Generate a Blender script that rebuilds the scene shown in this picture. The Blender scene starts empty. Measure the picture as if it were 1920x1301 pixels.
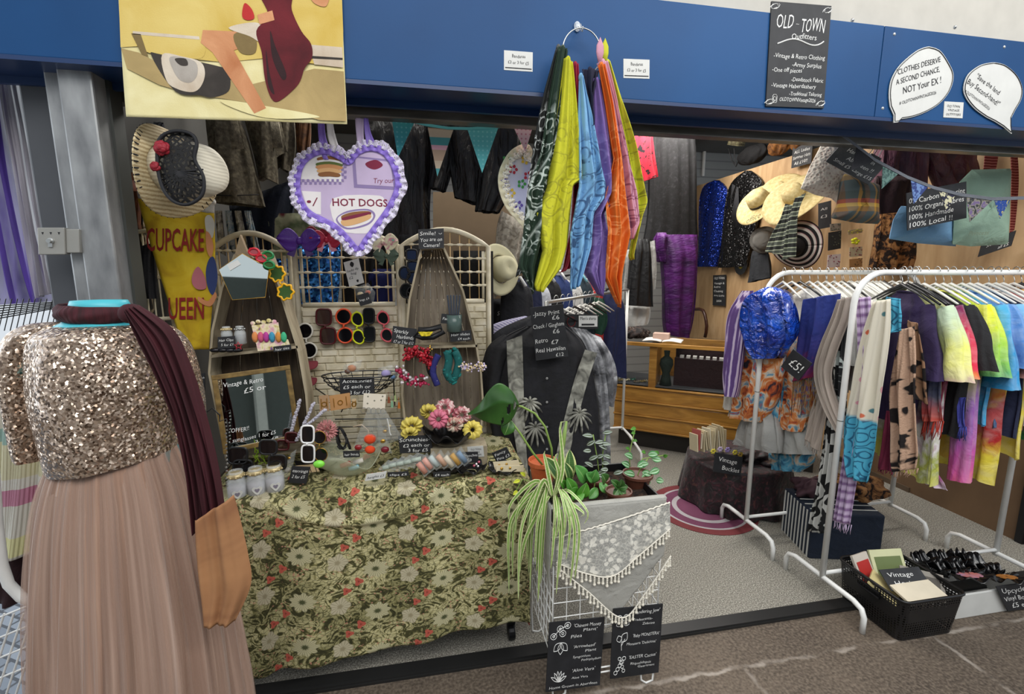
import bpy, math, random
from mathutils import Vector, Matrix
PI=math.pi; sin=math.sin; cos=math.cos
SC=bpy.context.scene
# ---------- camera, world, lights, exposure ----------
F_PX=873.0; PITCH=math.radians(9.1); YAW=math.radians(10.6); EYE=1.5
cd=bpy.data.cameras.new('camera'); cam=bpy.data.objects.new('camera',cd); SC.collection.objects.link(cam)
cd.sensor_width=36; cd.lens=F_PX/1920*36; cd.clip_start=.05; cd.clip_end=60
cam.location=(0,0,EYE); cam.rotation_euler=(PI/2-PITCH,0,-YAW); SC.camera=cam
SC.view_settings.view_transform='Standard'; SC.view_settings.look='None'
SC.view_settings.exposure=0.42; SC.view_settings.gamma=1; SC.view_settings.use_curve_mapping=False
W=bpy.data.worlds.new('world'); SC.world=W; W.use_nodes=True
W.node_tree.nodes['Background'].inputs[0].default_value=(.86,.93,1,1)
W.node_tree.nodes['Background'].inputs[1].default_value=.62
def area(name,loc,size,sizey,energy,target,col=(1,1,1)):
    l=bpy.data.lights.new(name,'AREA'); l.shape='RECTANGLE'; l.size=size; l.size_y=sizey; l.energy=energy; l.color=col
    o=bpy.data.objects.new(name,l); SC.collection.objects.link(o); o.location=loc
    o.rotation_euler=(Vector(target)-Vector(loc)).to_track_quat('-Z','Y').to_euler(); return o
area('hall_skylight',(0.3,-1.2,3.9),3.5,1.6,70,(.6,1.7,.7),(1,.985,.95))
area('hall_tube_light',(2.6,-.3,3.6),2.4,.3,34,(2.4,1.9,.6),(1,.97,.93))
area('shop_fill_front',(1.3,2.5,2.75),2.6,.25,26,(1.3,2.9,0),(1,.97,.92))  # added lamp without a fitting, lights the front of the enclosed shop
area('shop_fill_rear',(1.9,4.1,2.9),.4,1.8,46,(2.2,4.2,0),(1,.96,.9))  # added lamp, no fitting built, brightens the back of the shop
area('shop_fill_side',(-.2,2.75,2.7),1.4,.2,17,(-.1,2.4,.8),(1,.97,.92))  # unseen lamp added to lift the left-hand interior
area('street_daylight',(-3.6,2.2,2.0),2.5,2.5,40,(-1,1.7,1),(.85,.93,1))

# ---------- pixel rays (1920x1301 frame) turned into points at a chosen real distance ----------
_R=Vector((cos(YAW),-sin(YAW),0)); _F=Vector((sin(YAW)*cos(PITCH),cos(YAW)*cos(PITCH),-sin(PITCH))); _U=_R.cross(_F)
EYEV=Vector((0,0,EYE))
def ray(px,py): return _F+_R*((px-960)/F_PX)+_U*(-(py-650.5)/F_PX)
def PN(p0,n):
    p0=Vector(p0); n=Vector(n)
    def f(px,py):
        d=ray(px,py); t=(p0-EYEV).dot(n)/d.dot(n); return EYEV+d*t
    f.n=-n.normalized() if n.y>0 or (n.y==0 and n.x>0) else n.normalized()
    return f
def PY(Y): return PN((0,Y,0),(0,1,0))
def PX(X): return PN((X,0,0),(1,0,0))
def PZ(Z): return PN((0,0,Z),(0,0,1))
def PYAW(x,y,deg): # vertical plane through (x,y) whose facing is turned by deg about Z
    a=math.radians(deg); return PN((x,y,0),(sin(a),cos(a),0))

# ---------- mesh collector ----------
def lin(c):
    if isinstance(c,str):
        c=c.lstrip('#'); c=[int(c[i:i+2],16)/255 for i in (0,2,4)]
        return tuple(x/12.92 if x<=.04045 else ((x+.055)/1.055)**2.4 for x in c)+(1,)
    return tuple(c[:3])+(1,)
_fonts={}
def glyphs(s,off=0):
    k=(s,off)
    if k not in _fonts:
        c=bpy.data.curves.new('t','FONT'); c.body=s; c.size=1; c.resolution_u=2; c.offset=off; c.fill_mode='FRONT'
        o=bpy.data.objects.new('t',c); SC.collection.objects.link(o)
        dg=bpy.context.evaluated_depsgraph_get(); me=o.evaluated_get(dg).to_mesh()
        vs=[v.co.copy() for v in me.vertices]; fs=[tuple(p.vertices) for p in me.polygons]
        o.evaluated_get(dg).to_mesh_clear(); bpy.data.objects.remove(o); bpy.data.curves.remove(c)
        _fonts[k]=(vs,fs)
    return _fonts[k]
class Plane:
    def __init__(s,o,r,u,w=1,h=1): s.o=Vector(o); s.r=Vector(r).normalized(); s.u=Vector(u).normalized(); s.n=s.r.cross(s.u).normalized(); s.w=w; s.h=h
    def __call__(s,a,b,c=0): return s.o+s.r*a+s.u*b+s.n*c
def plpx(tl,tr,bl,P): # board plane: origin bottom-left, in metres
    a,b,c=P(*tl),P(*tr),P(*bl); return Plane(c,b-a,a-c,(b-a).length,(a-c).length)
class B:
    def __init__(s): s.v=[];s.f=[];s.mi=[];s.uv=[];s.m=0;s.M=None
    def add(s,vs,fs,uvs=None):
        n=len(s.v)
        for v in vs:
            v=Vector(v); s.v.append(s.M@v if s.M else v)
        for i,f in enumerate(fs):
            s.f.append(tuple(n+k for k in f)); s.mi.append(s.m)
            s.uv.append([uvs[k] for k in f] if uvs else None)
        return s
    def box(s,c,d,R=None):
        c=Vector(c); vs=[]
        for x in (-.5,.5):
            for y in (-.5,.5):
                for z in (-.5,.5):
                    p=Vector((x*d[0],y*d[1],z*d[2])); vs.append(c+(R@p if R else p))
        return s.add(vs,[(0,1,3,2),(4,6,7,5),(0,4,5,1),(2,3,7,6),(0,2,6,4),(1,5,7,3)])
    def board(s,pl,a0,b0,a1,b1,c0,c1):
        vs=[pl(a,b,c) for a in (a0,a1) for b in (b0,b1) for c in (c0,c1)]
        return s.add(vs,[(0,1,3,2),(4,6,7,5),(0,4,5,1),(2,3,7,6),(0,2,6,4),(1,5,7,3)])
    def prism(s,pts,mapf,c0,c1):
        n=len(pts); vs=[mapf(a,b,c0) for a,b in pts]+[mapf(a,b,c1) for a,b in pts]
        fs=[tuple(range(n))[::-1],tuple(range(n,2*n))]+[(i,(i+1)%n,n+(i+1)%n,n+i) for i in range(n)]
        return s.add(vs,fs)
    def face(s,pts,mapf,c):
        return s.add([mapf(a,b,c) for a,b in pts],[tuple(range(len(pts)))])
    def tube(s,pts,r,n=8,closed=False):
        pts=[Vector(p) for p in pts]; m=len(pts)
        rr=r if isinstance(r,(list,tuple)) else [r]*m
        vs=[];ref=None
        for i,p in enumerate(pts):
            if closed: t=pts[(i+1)%m]-pts[i-1]
            else: t=pts[min(i+1,m-1)]-pts[max(i-1,0)]
            if t.length<1e-9: t=Vector((0,0,1))
            t.normalize()
            if ref is None: ref=Vector((0,0,1)) if abs(t.z)<.9 else Vector((1,0,0))
            a=t.cross(ref)
            if a.length<1e-6: a=t.orthogonal()
            a.normalize(); b=t.cross(a); ref=-b if ref.dot(b)<0 else b
            a=t.cross(ref).normalized(); b=t.cross(a)
            for k in range(n):
                q=2*PI*k/n; vs.append(p+a*cos(q)*rr[i]+b*sin(q)*rr[i])
        fs=[]
        for i in range(m if closed else m-1):
            j=(i+1)%m
            for k in range(n): fs.append((i*n+k,i*n+(k+1)%n,j*n+(k+1)%n,j*n+k))
        if not closed: fs+= [tuple(range(n))[::-1],tuple((m-1)*n+k for k in range(n))]
        return s.add(vs,fs)
    def lathe(s,prof,c=(0,0,0),n=24,R=None,sx=1,sy=1):
        c=Vector(c); vs=[];m=len(prof)
        for r,z in prof:
            for k in range(n):
                q=2*PI*k/n; p=Vector((r*cos(q)*sx,r*sin(q)*sy,z)); vs.append(c+(R@p if R else p))
        fs=[(i*n+k,i*n+(k+1)%n,(i+1)*n+(k+1)%n,(i+1)*n+k) for i in range(m-1) for k in range(n)]
        flatd=m==2 and abs(prof[0][1]-prof[1][1])<1e-6
        if prof[0][0]>1e-6 and not flatd: fs.append(tuple(range(n))[::-1])
        if prof[-1][0]>1e-6 and not flatd: fs.append(tuple((m-1)*n+k for k in range(n)))
        return s.add(vs,fs)
    def ball(s,c,r,n=12,R=None,m=8):
        if not isinstance(r,(tuple,list)): r=(r,r,r)
        vs=[];c=Vector(c)
        for i in range(m+1):
            a=PI*i/m
            for k in range(n):
                q=2*PI*k/n; p=Vector((r[0]*sin(a)*cos(q),r[1]*sin(a)*sin(q),r[2]*cos(a))); vs.append(c+(R@p if R else p))
        return s.add(vs,[(i*n+k,i*n+(k+1)%n,(i+1)*n+(k+1)%n,(i+1)*n+k) for i in range(m) for k in range(n)])
    def grid(s,f,nu,nv,su=1,sv=1,wrap=False):
        vs=[];uv=[]
        for j in range(nv+1):
            for i in range(nu+1):
                u=i/nu;v=j/nv; vs.append(f(u,v)); uv.append((u*su,v*sv))
        return s.add(vs,[(j*(nu+1)+i,j*(nu+1)+i+1,(j+1)*(nu+1)+i+1,(j+1)*(nu+1)+i) for j in range(nv) for i in range(nu)],uv)
    def text(s,t,mapf,x,y,h,w=None,c=.001,off=-.004,shear=.12,wob=.0,rot=0):
        vs,fs=glyphs(t,off)
        if not vs: return s
        x0=min(v.x for v in vs); x1=max(v.x for v in vs); k=h/.73; kx=(w/(x1-x0)) if w else k
        cr,sr=cos(rot),sin(rot); out=[]
        for v in vs:
            a=(v.x-x0)*kx+v.y*k*shear; b=v.y*k+wob*h*sin((v.x-x0)*1.9+len(t))
            out.append(mapf(x+a*cr-b*sr,y+a*sr+b*cr,c))
        return s.add(out,fs)
ORG={}
def tag(o,label=None,cat=None,group=None,kind=None):
    if label: o['label']=label
    if cat: o['category']=cat
    if group: o['group']=group
    if kind: o['kind']=kind
    return o
def root(name,label,cat,loc,group=None):
    o=bpy.data.objects.new(name,None); SC.collection.objects.link(o); o.location=loc; o.empty_display_size=.05
    ORG[o.name]=Vector(loc); return tag(o,label,cat,group)
def mk(name,b,mats,parent=None,solid=0,smooth=False,sub=0,label=None,cat=None,group=None,kind=None,bev=0):
    if not isinstance(mats,(list,tuple)): mats=[mats]
    vs=b.v
    if parent is not None: org=ORG[parent.name]
    else:
        xs=[v.x for v in vs];ys=[v.y for v in vs];zs=[v.z for v in vs]
        org=Vector(((min(xs)+max(xs))/2,(min(ys)+max(ys))/2,min(zs)))
    me=bpy.data.meshes.new(name); me.from_pydata([v-org for v in vs],[],b.f)
    for m in mats: me.materials.append(m)
    me.polygons.foreach_set('material_index',b.mi)
    if smooth: me.polygons.foreach_set('use_smooth',[True]*len(b.f))
    if any(u for u in b.uv):
        L=me.uv_layers.new(name='UVMap'); d=[]
        for u,f in zip(b.uv,b.f):
            for k in range(len(f)): d+= list(u[k]) if u else [0,0]
        L.data.foreach_set('uv',d)
    me.update()
    o=bpy.data.objects.new(name,me); SC.collection.objects.link(o)
    if parent is not None: o.parent=parent; ORG[o.name]=org
    else: o.location=org; ORG[o.name]=org
    if solid: m=o.modifiers.new('solid','SOLIDIFY'); m.thickness=solid; m.offset=0
    if bev: m=o.modifiers.new('bev','BEVEL'); m.width=bev; m.segments=2; m.limit_method='ANGLE'
    if sub: m=o.modifiers.new('sub','SUBSURF'); m.levels=sub; m.render_levels=sub
    return tag(o,label,cat,group,kind)
def kids(o): return [c for c in SC.objects if c.parent==o]
def dup(o,loc,rz=0,label=None,group=None,scale=None,parent=None,rot=None,mats=None):
    r=o.copy(); SC.collection.objects.link(r); 
    if parent is None:
        r.location=loc; r.rotation_euler=rot if rot else (0,0,rz)
        if scale: r.scale=scale if isinstance(scale,(tuple,list)) else (scale,)*3
        if label: r['label']=label
        if group: r['group']=group
    else: r.parent=parent
    if mats and r.type=='MESH':
        r.data=r.data.copy()
        for i,m in enumerate(r.data.materials):
            if m.name in mats: r.data.materials[i]=mats[m.name]
    for c in kids(o): dup(c,None,parent=r,mats=mats)
    return r

# ---------- materials ----------
_M={}
class N:
    def __init__(s,t): s.t=t; s.tc=t.nodes.new('ShaderNodeTexCoord')
    def n(s,k): return s.t.nodes.new('ShaderNode'+k)
    def L(s,a,b):
        if isinstance(a,bpy.types.NodeSocket): s.t.links.new(a,b)
        else:
            try: b.default_value=a
            except Exception: b.default_value=lin(a) if isinstance(a,str) or len(b.default_value)==4 else a
    def vec(s,src='UV',scale=(1,1,1),loc=(0,0,0),rot=(0,0,0)):
        m=s.n('Mapping'); s.t.links.new(s.tc.outputs[src],m.inputs[0])
        m.inputs[1].default_value=loc; m.inputs[2].default_value=rot
        m.inputs[3].default_value=scale if isinstance(scale,(tuple,list)) else (scale,)*3
        return m.outputs[0]
    def noise(s,v,sc,det=3,dist=0,rough=.5,col=False):
        m=s.n('TexNoise'); s.L(v,m.inputs['Vector']); m.inputs['Scale'].default_value=sc; m.inputs['Detail'].default_value=det; m.inputs['Distortion'].default_value=dist; m.inputs['Roughness'].default_value=rough
        return m.outputs['Color' if col else 'Fac']
    def vor(s,v,sc,feat='F1',out='Distance',rnd=1,smooth=None):
        m=s.n('TexVoronoi'); m.feature=feat; s.L(v,m.inputs['Vector']); m.inputs['Scale'].default_value=sc; m.inputs['Randomness'].default_value=rnd
        return m.outputs[out]
    def wave(s,v,sc,dist=0,dirn='X',typ='BANDS',dscale=1,det=2):
        m=s.n('TexWave'); m.wave_type=typ
        if typ=='BANDS': m.bands_direction=dirn
        s.L(v,m.inputs['Vector']); m.inputs['Scale'].default_value=sc; m.inputs['Distortion'].default_value=dist; m.inputs['Detail Scale'].default_value=dscale; m.inputs['Detail'].default_value=det
        return m.outputs['Fac']
    def ramp(s,f,st,interp='LINEAR'):
        m=s.n('ValToRGB'); s.L(f,m.inputs[0]); cr=m.color_ramp; cr.interpolation=interp
        while len(cr.elements)<len(st): cr.elements.new(.5)
        for e,(p,c) in zip(cr.elements,st): e.position=p
        for e,(p,c) in zip(cr.elements,st): e.color=lin(c) if isinstance(c,str) else ((c,c,c,1) if isinstance(c,(int,float)) else lin(c))
        return m.outputs[0]
    def mix(s,f,a,b,mode='MIX'):
        m=s.n('Mix'); m.data_type='RGBA'; m.blend_type=mode
        s.L(f,m.inputs[0]); s.L(lin(a) if isinstance(a,str) else a,m.inputs[6]); s.L(lin(b) if isinstance(b,str) else b,m.inputs[7]); return m.outputs[2]
    def math(s,op,a,b=0,c=0):
        m=s.n('Math'); m.operation=op; s.L(a,m.inputs[0]); s.L(b,m.inputs[1]); s.L(c,m.inputs[2]); return m.outputs[0]
    def sep(s,v):
        m=s.n('SeparateXYZ'); s.L(v,m.inputs[0]); return m.outputs
    def vadd(s,a,b,k=1):
        q=s.n('VectorMath'); q.operation='SCALE'; s.L(b,q.inputs[0]); q.inputs['Scale'].default_value=k
        m=s.n('VectorMath'); m.operation='ADD'; s.L(a,m.inputs[0]); s.L(q.outputs[0],m.inputs[1]); return m.outputs[0]
def nmat(name,fn=None,col='#888888',rough=.7,metal=0,bump=None,bs=.3,bd=.002,alpha=None,trans=0,ior=1.45,emit=None,es=0,sheen=0,sub=0,coat=0,spec=None):
    if name in _M: return _M[name]
    m=bpy.data.materials.new(name); m.use_nodes=True; t=m.node_tree; p=t.nodes['Principled BSDF']; n=N(t)
    p.inputs['Base Color'].default_value=lin(col); p.inputs['Roughness'].default_value=rough; p.inputs['Metallic'].default_value=metal
    if fn: n.L(fn(n),p.inputs['Base Color'])
    if bump:
        b=n.n('Bump'); b.inputs['Strength'].default_value=bs; b.inputs['Distance'].default_value=bd
        n.L(bump(n),b.inputs['Height']); t.links.new(b.outputs[0],p.inputs['Normal'])
    if alpha is not None: n.L(alpha(n) if callable(alpha) else alpha,p.inputs['Alpha'])
    if trans: p.inputs['Transmission Weight'].default_value=trans; p.inputs['IOR'].default_value=ior
    if emit: p.inputs['Emission Color'].default_value=lin(emit); p.inputs['Emission Strength'].default_value=es
    if sheen: p.inputs['Sheen Weight'].default_value=sheen
    if coat: p.inputs['Coat Weight'].default_value=coat; p.inputs['Coat Roughness'].default_value=.08
    if spec is not None: p.inputs['Specular IOR Level'].default_value=spec
    _M[name]=m; return m
def plain(col,rough=.6,metal=0,**k): # solid colour with faint mottling so nothing looks plastic-flat
    key=f'plain_{col}_{rough}_{metal}_{sorted(k.items())}'
    if key in _M: return _M[key]
    a=lin(col)
    def fn(n):
        f=n.noise(n.vec('Object'),14,4)
        return n.mix(f,tuple(x*.86 for x in a[:3])+(1,),tuple(min(1,x*1.12) for x in a[:3])+(1,))
    m=nmat(key,fn,rough=rough,metal=metal,**k); return m
def fab(col,var=.25,scale=9,bs=.35,**k): # woven cloth: mottled colour plus weave and crumple bump
    key=f'fab_{col}_{var}_{scale}_{sorted(k.items())}'
    if key in _M: return _M[key]
    a=lin(col)
    def fn(n):
        f=n.noise(n.vec('Object'),scale,5)
        return n.mix(f,tuple(x*(1-var) for x in a[:3])+(1,),tuple(min(1,x*(1+var)) for x in a[:3])+(1,))
    return nmat(key,fn,rough=k.pop('rough',.85),bump=lambda n:n.math('ADD',n.noise(n.vec('Object'),15,4,.8),n.math('MULTIPLY',n.noise(n.vec('Object'),420,1),.1)),bs=bs+.15,bd=.02,**k)
def rampfab(key,stops=None,scale=6,dist=.8,det=3,interp='LINEAR',src='UV',loc=(0,0,0),vs=(1,1,1),rough=.85,bs=.3,**k):
    if key in _M: return _M[key]
    return nmat(key,lambda n:n.ramp(n.noise(n.vec(src,vs,loc),scale,det,dist),stops,interp),rough=rough,bump=lambda n:n.noise(n.vec('Object'),30,3),bs=bs,bd=.006,**k)
def dye(key,stops,vs=.9,warp=.5,hs=0,sc=3,white=.2): # tie-dye: colour runs down the cloth (v) with a soaked, wandering edge
    def fn(n):
        v=n.vec('UV'); o=n.sep(v); w=n.noise(v,sc,4,1.2)
        f=n.math('ADD',n.math('MULTIPLY',o[1],vs),n.math('MULTIPLY',n.math('SUBTRACT',w,.5),warp))
        if hs: f=n.math('ADD',f,n.math('MULTIPLY',o[0],hs))
        f=n.math('ADD',f,n.math('MULTIPLY',n.math('SUBTRACT',n.noise(n.vec('UV',(1,.5,1)),22,4,1.5),.5),warp*.7))
        c=n.ramp(f,stops); return n.mix(n.ramp(n.noise(v,13,4,1),[(.35,white),(.6,0)]),c,'#d9d8d4')
    return nmat(key,fn,rough=.85,bump=lambda n:n.noise(n.vec('Object'),15,4,.8),bs=.5,bd=.02)
CHALK=plain('#e9e9e6',.9); SLATE=nmat('slate',lambda n:n.ramp(n.noise(n.vec('Object'),18,4),[(.3,'#1a1b1e'),(.75,'#2b2c30')]),rough=.6)
WHITE=plain('#cfcfcb',.5); BLACK=plain('#111114',.5); INK=nmat('ink',col='#15151a',rough=.7)
WMETAL=plain('#e6e6e3',.35); BMETAL=plain('#141416',.4,.3); STEEL=plain('#b9bab8',.3,.9); BRASS=plain('#c59b45',.3,.9)
# ---------- cloth shapes ----------
def plin(pts):
    pts=[Vector(p) for p in pts]; d=[0]
    for a,b in zip(pts,pts[1:]): d.append(d[-1]+(b-a).length)
    def f(t):
        x=t*d[-1]; i=0
        while i<len(pts)-2 and d[i+1]<x: i+=1
        s=min(1,max(0,(x-d[i])/max(1e-9,d[i+1]-d[i]))); s=s*.7+.3*s*s*(3-2*s); return pts[i].lerp(pts[i+1],s)
    f.T=d[-1] or 1; return f
def pline(pts):
    pts=[Vector(p) for p in pts]; d=[0]
    for a,b in zip(pts,pts[1:]): d.append(d[-1]+(b-a).length)
    T=d[-1] or 1; n=len(pts)
    def f(t):
        x=t*T; i=0
        while i<n-2 and d[i+1]<x: i+=1
        s=(x-d[i])/max(1e-9,d[i+1]-d[i]); s=min(1,max(0,s))
        p0=pts[max(i-1,0)];p1=pts[i];p2=pts[i+1];p3=pts[min(i+2,n-1)]
        return .5*((2*p1)+(p2-p0)*s+(2*p0-5*p1+4*p2-p3)*s*s+(3*p1-p0-3*p2+p3)*s**3)
    f.T=T; return f
def sheet(b,L,Rr,P,n=3,amp=.012,ph=0,nu=28,nv=36,top=1,droop=0,su=None,taper=0,d0=0,crisp=False):
    """a hanging cloth between its two side edges, folded to and fro in depth"""
    nn=P.n; pf=plin if crisp else pline; Lf=pf([P(*q) for q in L]); Rf=pf([P(*q) for q in Rr])
    wid=max((Lf(t/8)-Rf(t/8)).length for t in range(9))
    def f(u,v):
        a,c=Lf(v),Rf(v); k=(top+(1-top)*min(1,v*2.5))
        w=amp*k*(sin(2*PI*n*u+ph+1.3*sin(3*v+ph))+.45*sin(2*PI*n*2.3*u+2*ph+2.1*v)+(.3*abs(sin(PI*n*3.1*u+3*v+ph))+.22*sin(9*u+17*v+ph) if crisp else 0))
        bul=amp*1.2*sin(PI*u)
        return a.lerp(c,u)+nn*(w+bul+d0+taper*v)+Vector((0,0,-droop*sin(PI*u)*v))
    b.grid(f,nu,nv,wid,max(Lf.T,Rf.T)); return b
def puff(b,L,Rr,P,dep=.06,n=4,amp=.008,ph=0,nu=40,nv=30,pin=True):
    """a closed hanging garment: both faces, with folds running down it"""
    nn=P.n; Lf=pline([P(*q) for q in L]); Rf=pline([P(*q) for q in Rr])
    wid=max((Lf(t/8)-Rf(t/8)).length for t in range(9))
    def f(u,v):
        q=2*PI*u; a,c=Lf(v),Rf(v); mid=(a+c)/2; h=(c-a)/2
        e=dep*(min(1,v*4+.25) if pin else 1)*(1+.2*sin(3*v+ph))
        fold=amp*min(1,v*3)*sin(n*2*q+ph+2*sin(2.5*v+ph))+amp*.5*sin(n*4.7*q+v*5)
        return mid-h*cos(q)+nn*(sin(q)*e+fold)
    b.grid(f,nu,nv,wid*2,max(Lf.T,Rf.T))
    n0=len(b.v)-(nu+1); 
    return b
def sign(name,label,tl,tr,bl,P,lines,t=.004,mats=None,d0=0,cat='sign',group=None,deco=None,off=-.004,shear=.12,edge=None):
    """a small board with handwriting; lines = (text, x share, y share from top, cap height share, width share)"""
    pl=plpx(tl,tr,bl,P); b=B(); b.board(pl,0,0,pl.w,pl.h,d0-t,d0)
    o=mk(name,b,mats[0] if mats else SLATE,label=label,cat=cat,group=group)
    tb=B()
    for (s,x,y,h,*w) in lines:
        tb.text(s,pl,x*pl.w,(1-y)*pl.h,h*pl.h,w[0]*pl.w if w else None,c=d0+.0006,off=off,shear=shear,wob=.08)
    if deco: deco(tb,pl,d0+.0006)
    if tb.v: mk('lettering',tb,mats[1] if mats else CHALK,parent=o)
    return o,pl
# ---------- the setting ----------
def struct(name,b,m,**k): return mk(name,b,m,kind='structure',**k)
def conc(n):
    v=n.vec('Object'); f=n.noise(v,3.2,6); g=n.noise(v,90,3); h=n.vor(v,55)
    c=n.ramp(f,[(.25,'#3a3028'),(.5,'#50453a'),(.75,'#65584b')])
    c=n.mix(n.ramp(g,[(.42,.0),(.7,.75)]),c,'#7a6d5f'); c=n.mix(n.ramp(g,[(.28,.6),(.42,0)]),c,'#2f2822')
    # mortar joints between the big slabs
    o=n.sep(v); wob=n.math('MULTIPLY',n.math('SUBTRACT',n.noise(v,14,5),.5),.05)
    j=n.math('ABSOLUTE',n.math('ADD',n.math('SUBTRACT',o[1],1.385),wob))
    j2=n.math('ABSOLUTE',n.math('ADD',n.math('SUBTRACT',n.math('PINGPONG',n.math('ADD',o[0],.15),.88),.44),wob))
    j2=n.math('ADD',j2,n.math('MULTIPLY',n.math('GREATER_THAN',o[1],1.38),1))
    m=n.math('MULTIPLY',n.ramp(n.math('MINIMUM',j,j2),[(.003,1),(.011,0)]),n.ramp(n.noise(v,7,4),[(.42,.03),(.64,.65)]))
    return n.mix(m,c,'#b5aba0')
M_CONC=nmat('concrete_slabs',conc,rough=.75,bump=lambda n:n.noise(n.vec('Object'),110,4),bs=.35,bd=.004)
b=B(); b.box((.6,-1.2,-.05),(8,5.6,.1)); fl=struct('floor',b,M_CONC)
# keep the slab pattern in world metres
fl.data.transform(Matrix.Translation(fl.location)); fl.location=(0,0,0)
def carp(n):
    v=n.vec('Object'); g=n.noise(v,170,2); h=n.noise(v,70,2)
    c=n.ramp(g,[(.3,'#55524b'),(.5,'#868278'),(.68,'#bdb9ad')]); return n.mix(n.math('MULTIPLY',n.noise(v,2.1,4),.35),c,'#6a665f')
M_CARP=nmat('speckled_carpet',carp,rough=.95,bump=lambda n:n.noise(n.vec('Object'),300,2),bs=.5,bd=.004)
b=B(); b.box((1.2,3.8,-.045),(4.6,4.33,.1)); struct('floor_carpet',b,M_CARP)
b=B(); b.box((1.1,1.6,.004),(4.6,.07,.012)); b.box((1.1,1.575,.012),(4.6,.012,.014)); struct('trim_1',b,plain('#2a2a2a',.45,.3))
# outside paving seen past the end of the stall
def pav(n):
    v=n.vec('Object',rot=(0,0,.5)); m=n.n('TexBrick'); n.L(v,m.inputs[0]); m.inputs['Scale'].default_value=5
    for i,c in ((1,'#8d949e'),(2,'#6f7782'),(3,'#3f434b')): m.inputs[i].default_value=lin(c)
    m.inputs['Mortar Size'].default_value=.03; return m.outputs[0]
b=B(); b.box((-4.6,3.0,-.06),(7,5,.1)); struct('floor_paving',b,nmat('wet_paving',pav,rough=.35))
def blue(n): return n.ramp(n.noise(n.vec('Object'),1.2,5),[(.3,'#0c3b69'),(.7,'#134b80')])
M_BLUE=nmat('blue_panel',blue,rough=.5,spec=.25,bump=lambda n:n.noise(n.vec('Object'),140,2),bs=.06,bd=.002)
b=B(); b.box((-.25,1.625,2.2415),(3.9,.05,.317)); struct('trim_2',b,M_BLUE,bev=.003)
b=B(); b.box((2.96,1.625,2.2415),(2.515,.05,.317)); struct('trim_3',b,M_BLUE,bev=.003)
for i,(px,py) in enumerate([(1677,64),(1883,88),(1655,203),(1890,225)]):
    p=PY(1.6)(px,py); s=B(); s.M=Matrix.Translation(p)@Matrix.Rotation(PI/2,4,'X'); s.lathe([(0,.003),(.0045,.002),(.006,0),(.006,-.001)],n=12)
    mk('screw',s,STEEL,label=['silver screw near the seam, top of the blue panel','silver screw above the round speech bubble card','silver screw under the panel seam beside the big speech bubble','silver screw low on the blue panel past the bubbles'][i],cat='screw')
# recess under the fascia, then the steel shutter channel
b=B(); b.box((1.,1.67,2.078),(6.6,.14,.012)); b.box((1.,1.735,2.066),(6.6,.014,.03)); struct('trim_4',b,nmat('navy_soffit',col='#12305c',rough=.35))
def chan(n): return n.ramp(n.noise(n.vec('Object',(1.5,1,9)),2.2,5),[(.3,'#4c4a46'),(.7,'#8c8983')])
b=B(); b.box((1.25,1.815,2.062),(4.5,.05,.052)); struct('trim_5',b,nmat('shutter_channel',chan,rough=.35,metal=.6),bev=.004)
b=B(); b.box((1.25,1.775,2.075),(4.5,.04,.02)); struct('trim_6',b,BLACK)
b=B(); b.box((1.,1.68,3.25),(7.4,.06,1.7)); struct('wall_front',b,plain('#bdb9b0',.9))
for i,(px,py) in enumerate([(1598,38),(1790,51)]):
    s=B(); s.ball(PY(1.65)(px,py),.007,8); mk('bolt_head',s,STEEL,label=['small steel bolt in white wall above the chalk list sign end','small steel bolt in white wall above the big speech bubble'][i],cat='bolt')
# shop shell
def greypan(n):
    v=n.vec('Object'); w=n.sep(v); l=n.ramp(n.math('PINGPONG',w[2],.05),[(0,'#7c8083'),(.012,'#a4a8aa')]); return n.mix(n.math('MULTIPLY',n.noise(v,3,4),.3),l,'#74787a')
M_GREY=nmat('grey_wall',greypan,rough=.6)
b=B(); b.box((2.2,5.7,2.0),(7.0,.1,4.0)); struct('wall_back',b,M_GREY)
b=B(); b.box((5.2,3.7,2.0),(.1,4.0,4.0)); struct('wall_right_far',b,M_GREY)
b=B(); b.box((-.1,2.42,2.34),(2.0,.03,.03)); b.box((-.1,2.56,2.34),(2.0,.03,.03)); struct('trim_9',b,STEEL)
b=B(); b.box((2.1,3.75,3.05),(6.4,4.2,.1)); struct('ceiling',b,plain('#4c4b49',.9))
def ply(n):
    v=n.vec('Object',(1,2.2,.5)); g=n.noise(v,3.5,6,1.5); c=n.ramp(g,[(.3,'#b08c62'),(.55,'#c6a378'),(.8,'#d5b68c')]); return c
M_PLY=nmat('plywood',ply,rough=.6)
b=B(); b.box((3.34,3.63,1.27),(.08,4.05,2.54)); struct('wall_right',b,M_PLY)
def mdf(n): return n.ramp(n.noise(n.vec('Object',(1,1,.4)),4,5),[(.3,'#5c4632'),(.7,'#7d6247')])
M_MDF=nmat('brown_board',mdf,rough=.7)
b=B(); b.box((3.26,2.35,.5),(.04,.98,1.0)); b.box((3.26,1.72,.5),(.04,.2,1.0)); struct('wall_right_boarding',b,M_MDF)
b=B(); b.box((3.24,1.84,.65),(.03,.035,1.3)); struct('trim_7',b,BLACK)
b=B(); b.box((-1.12,3.8,1.5),(.08,3.9,3.0)); struct('wall_left',b,plain('#3a3936',.9))
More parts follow.
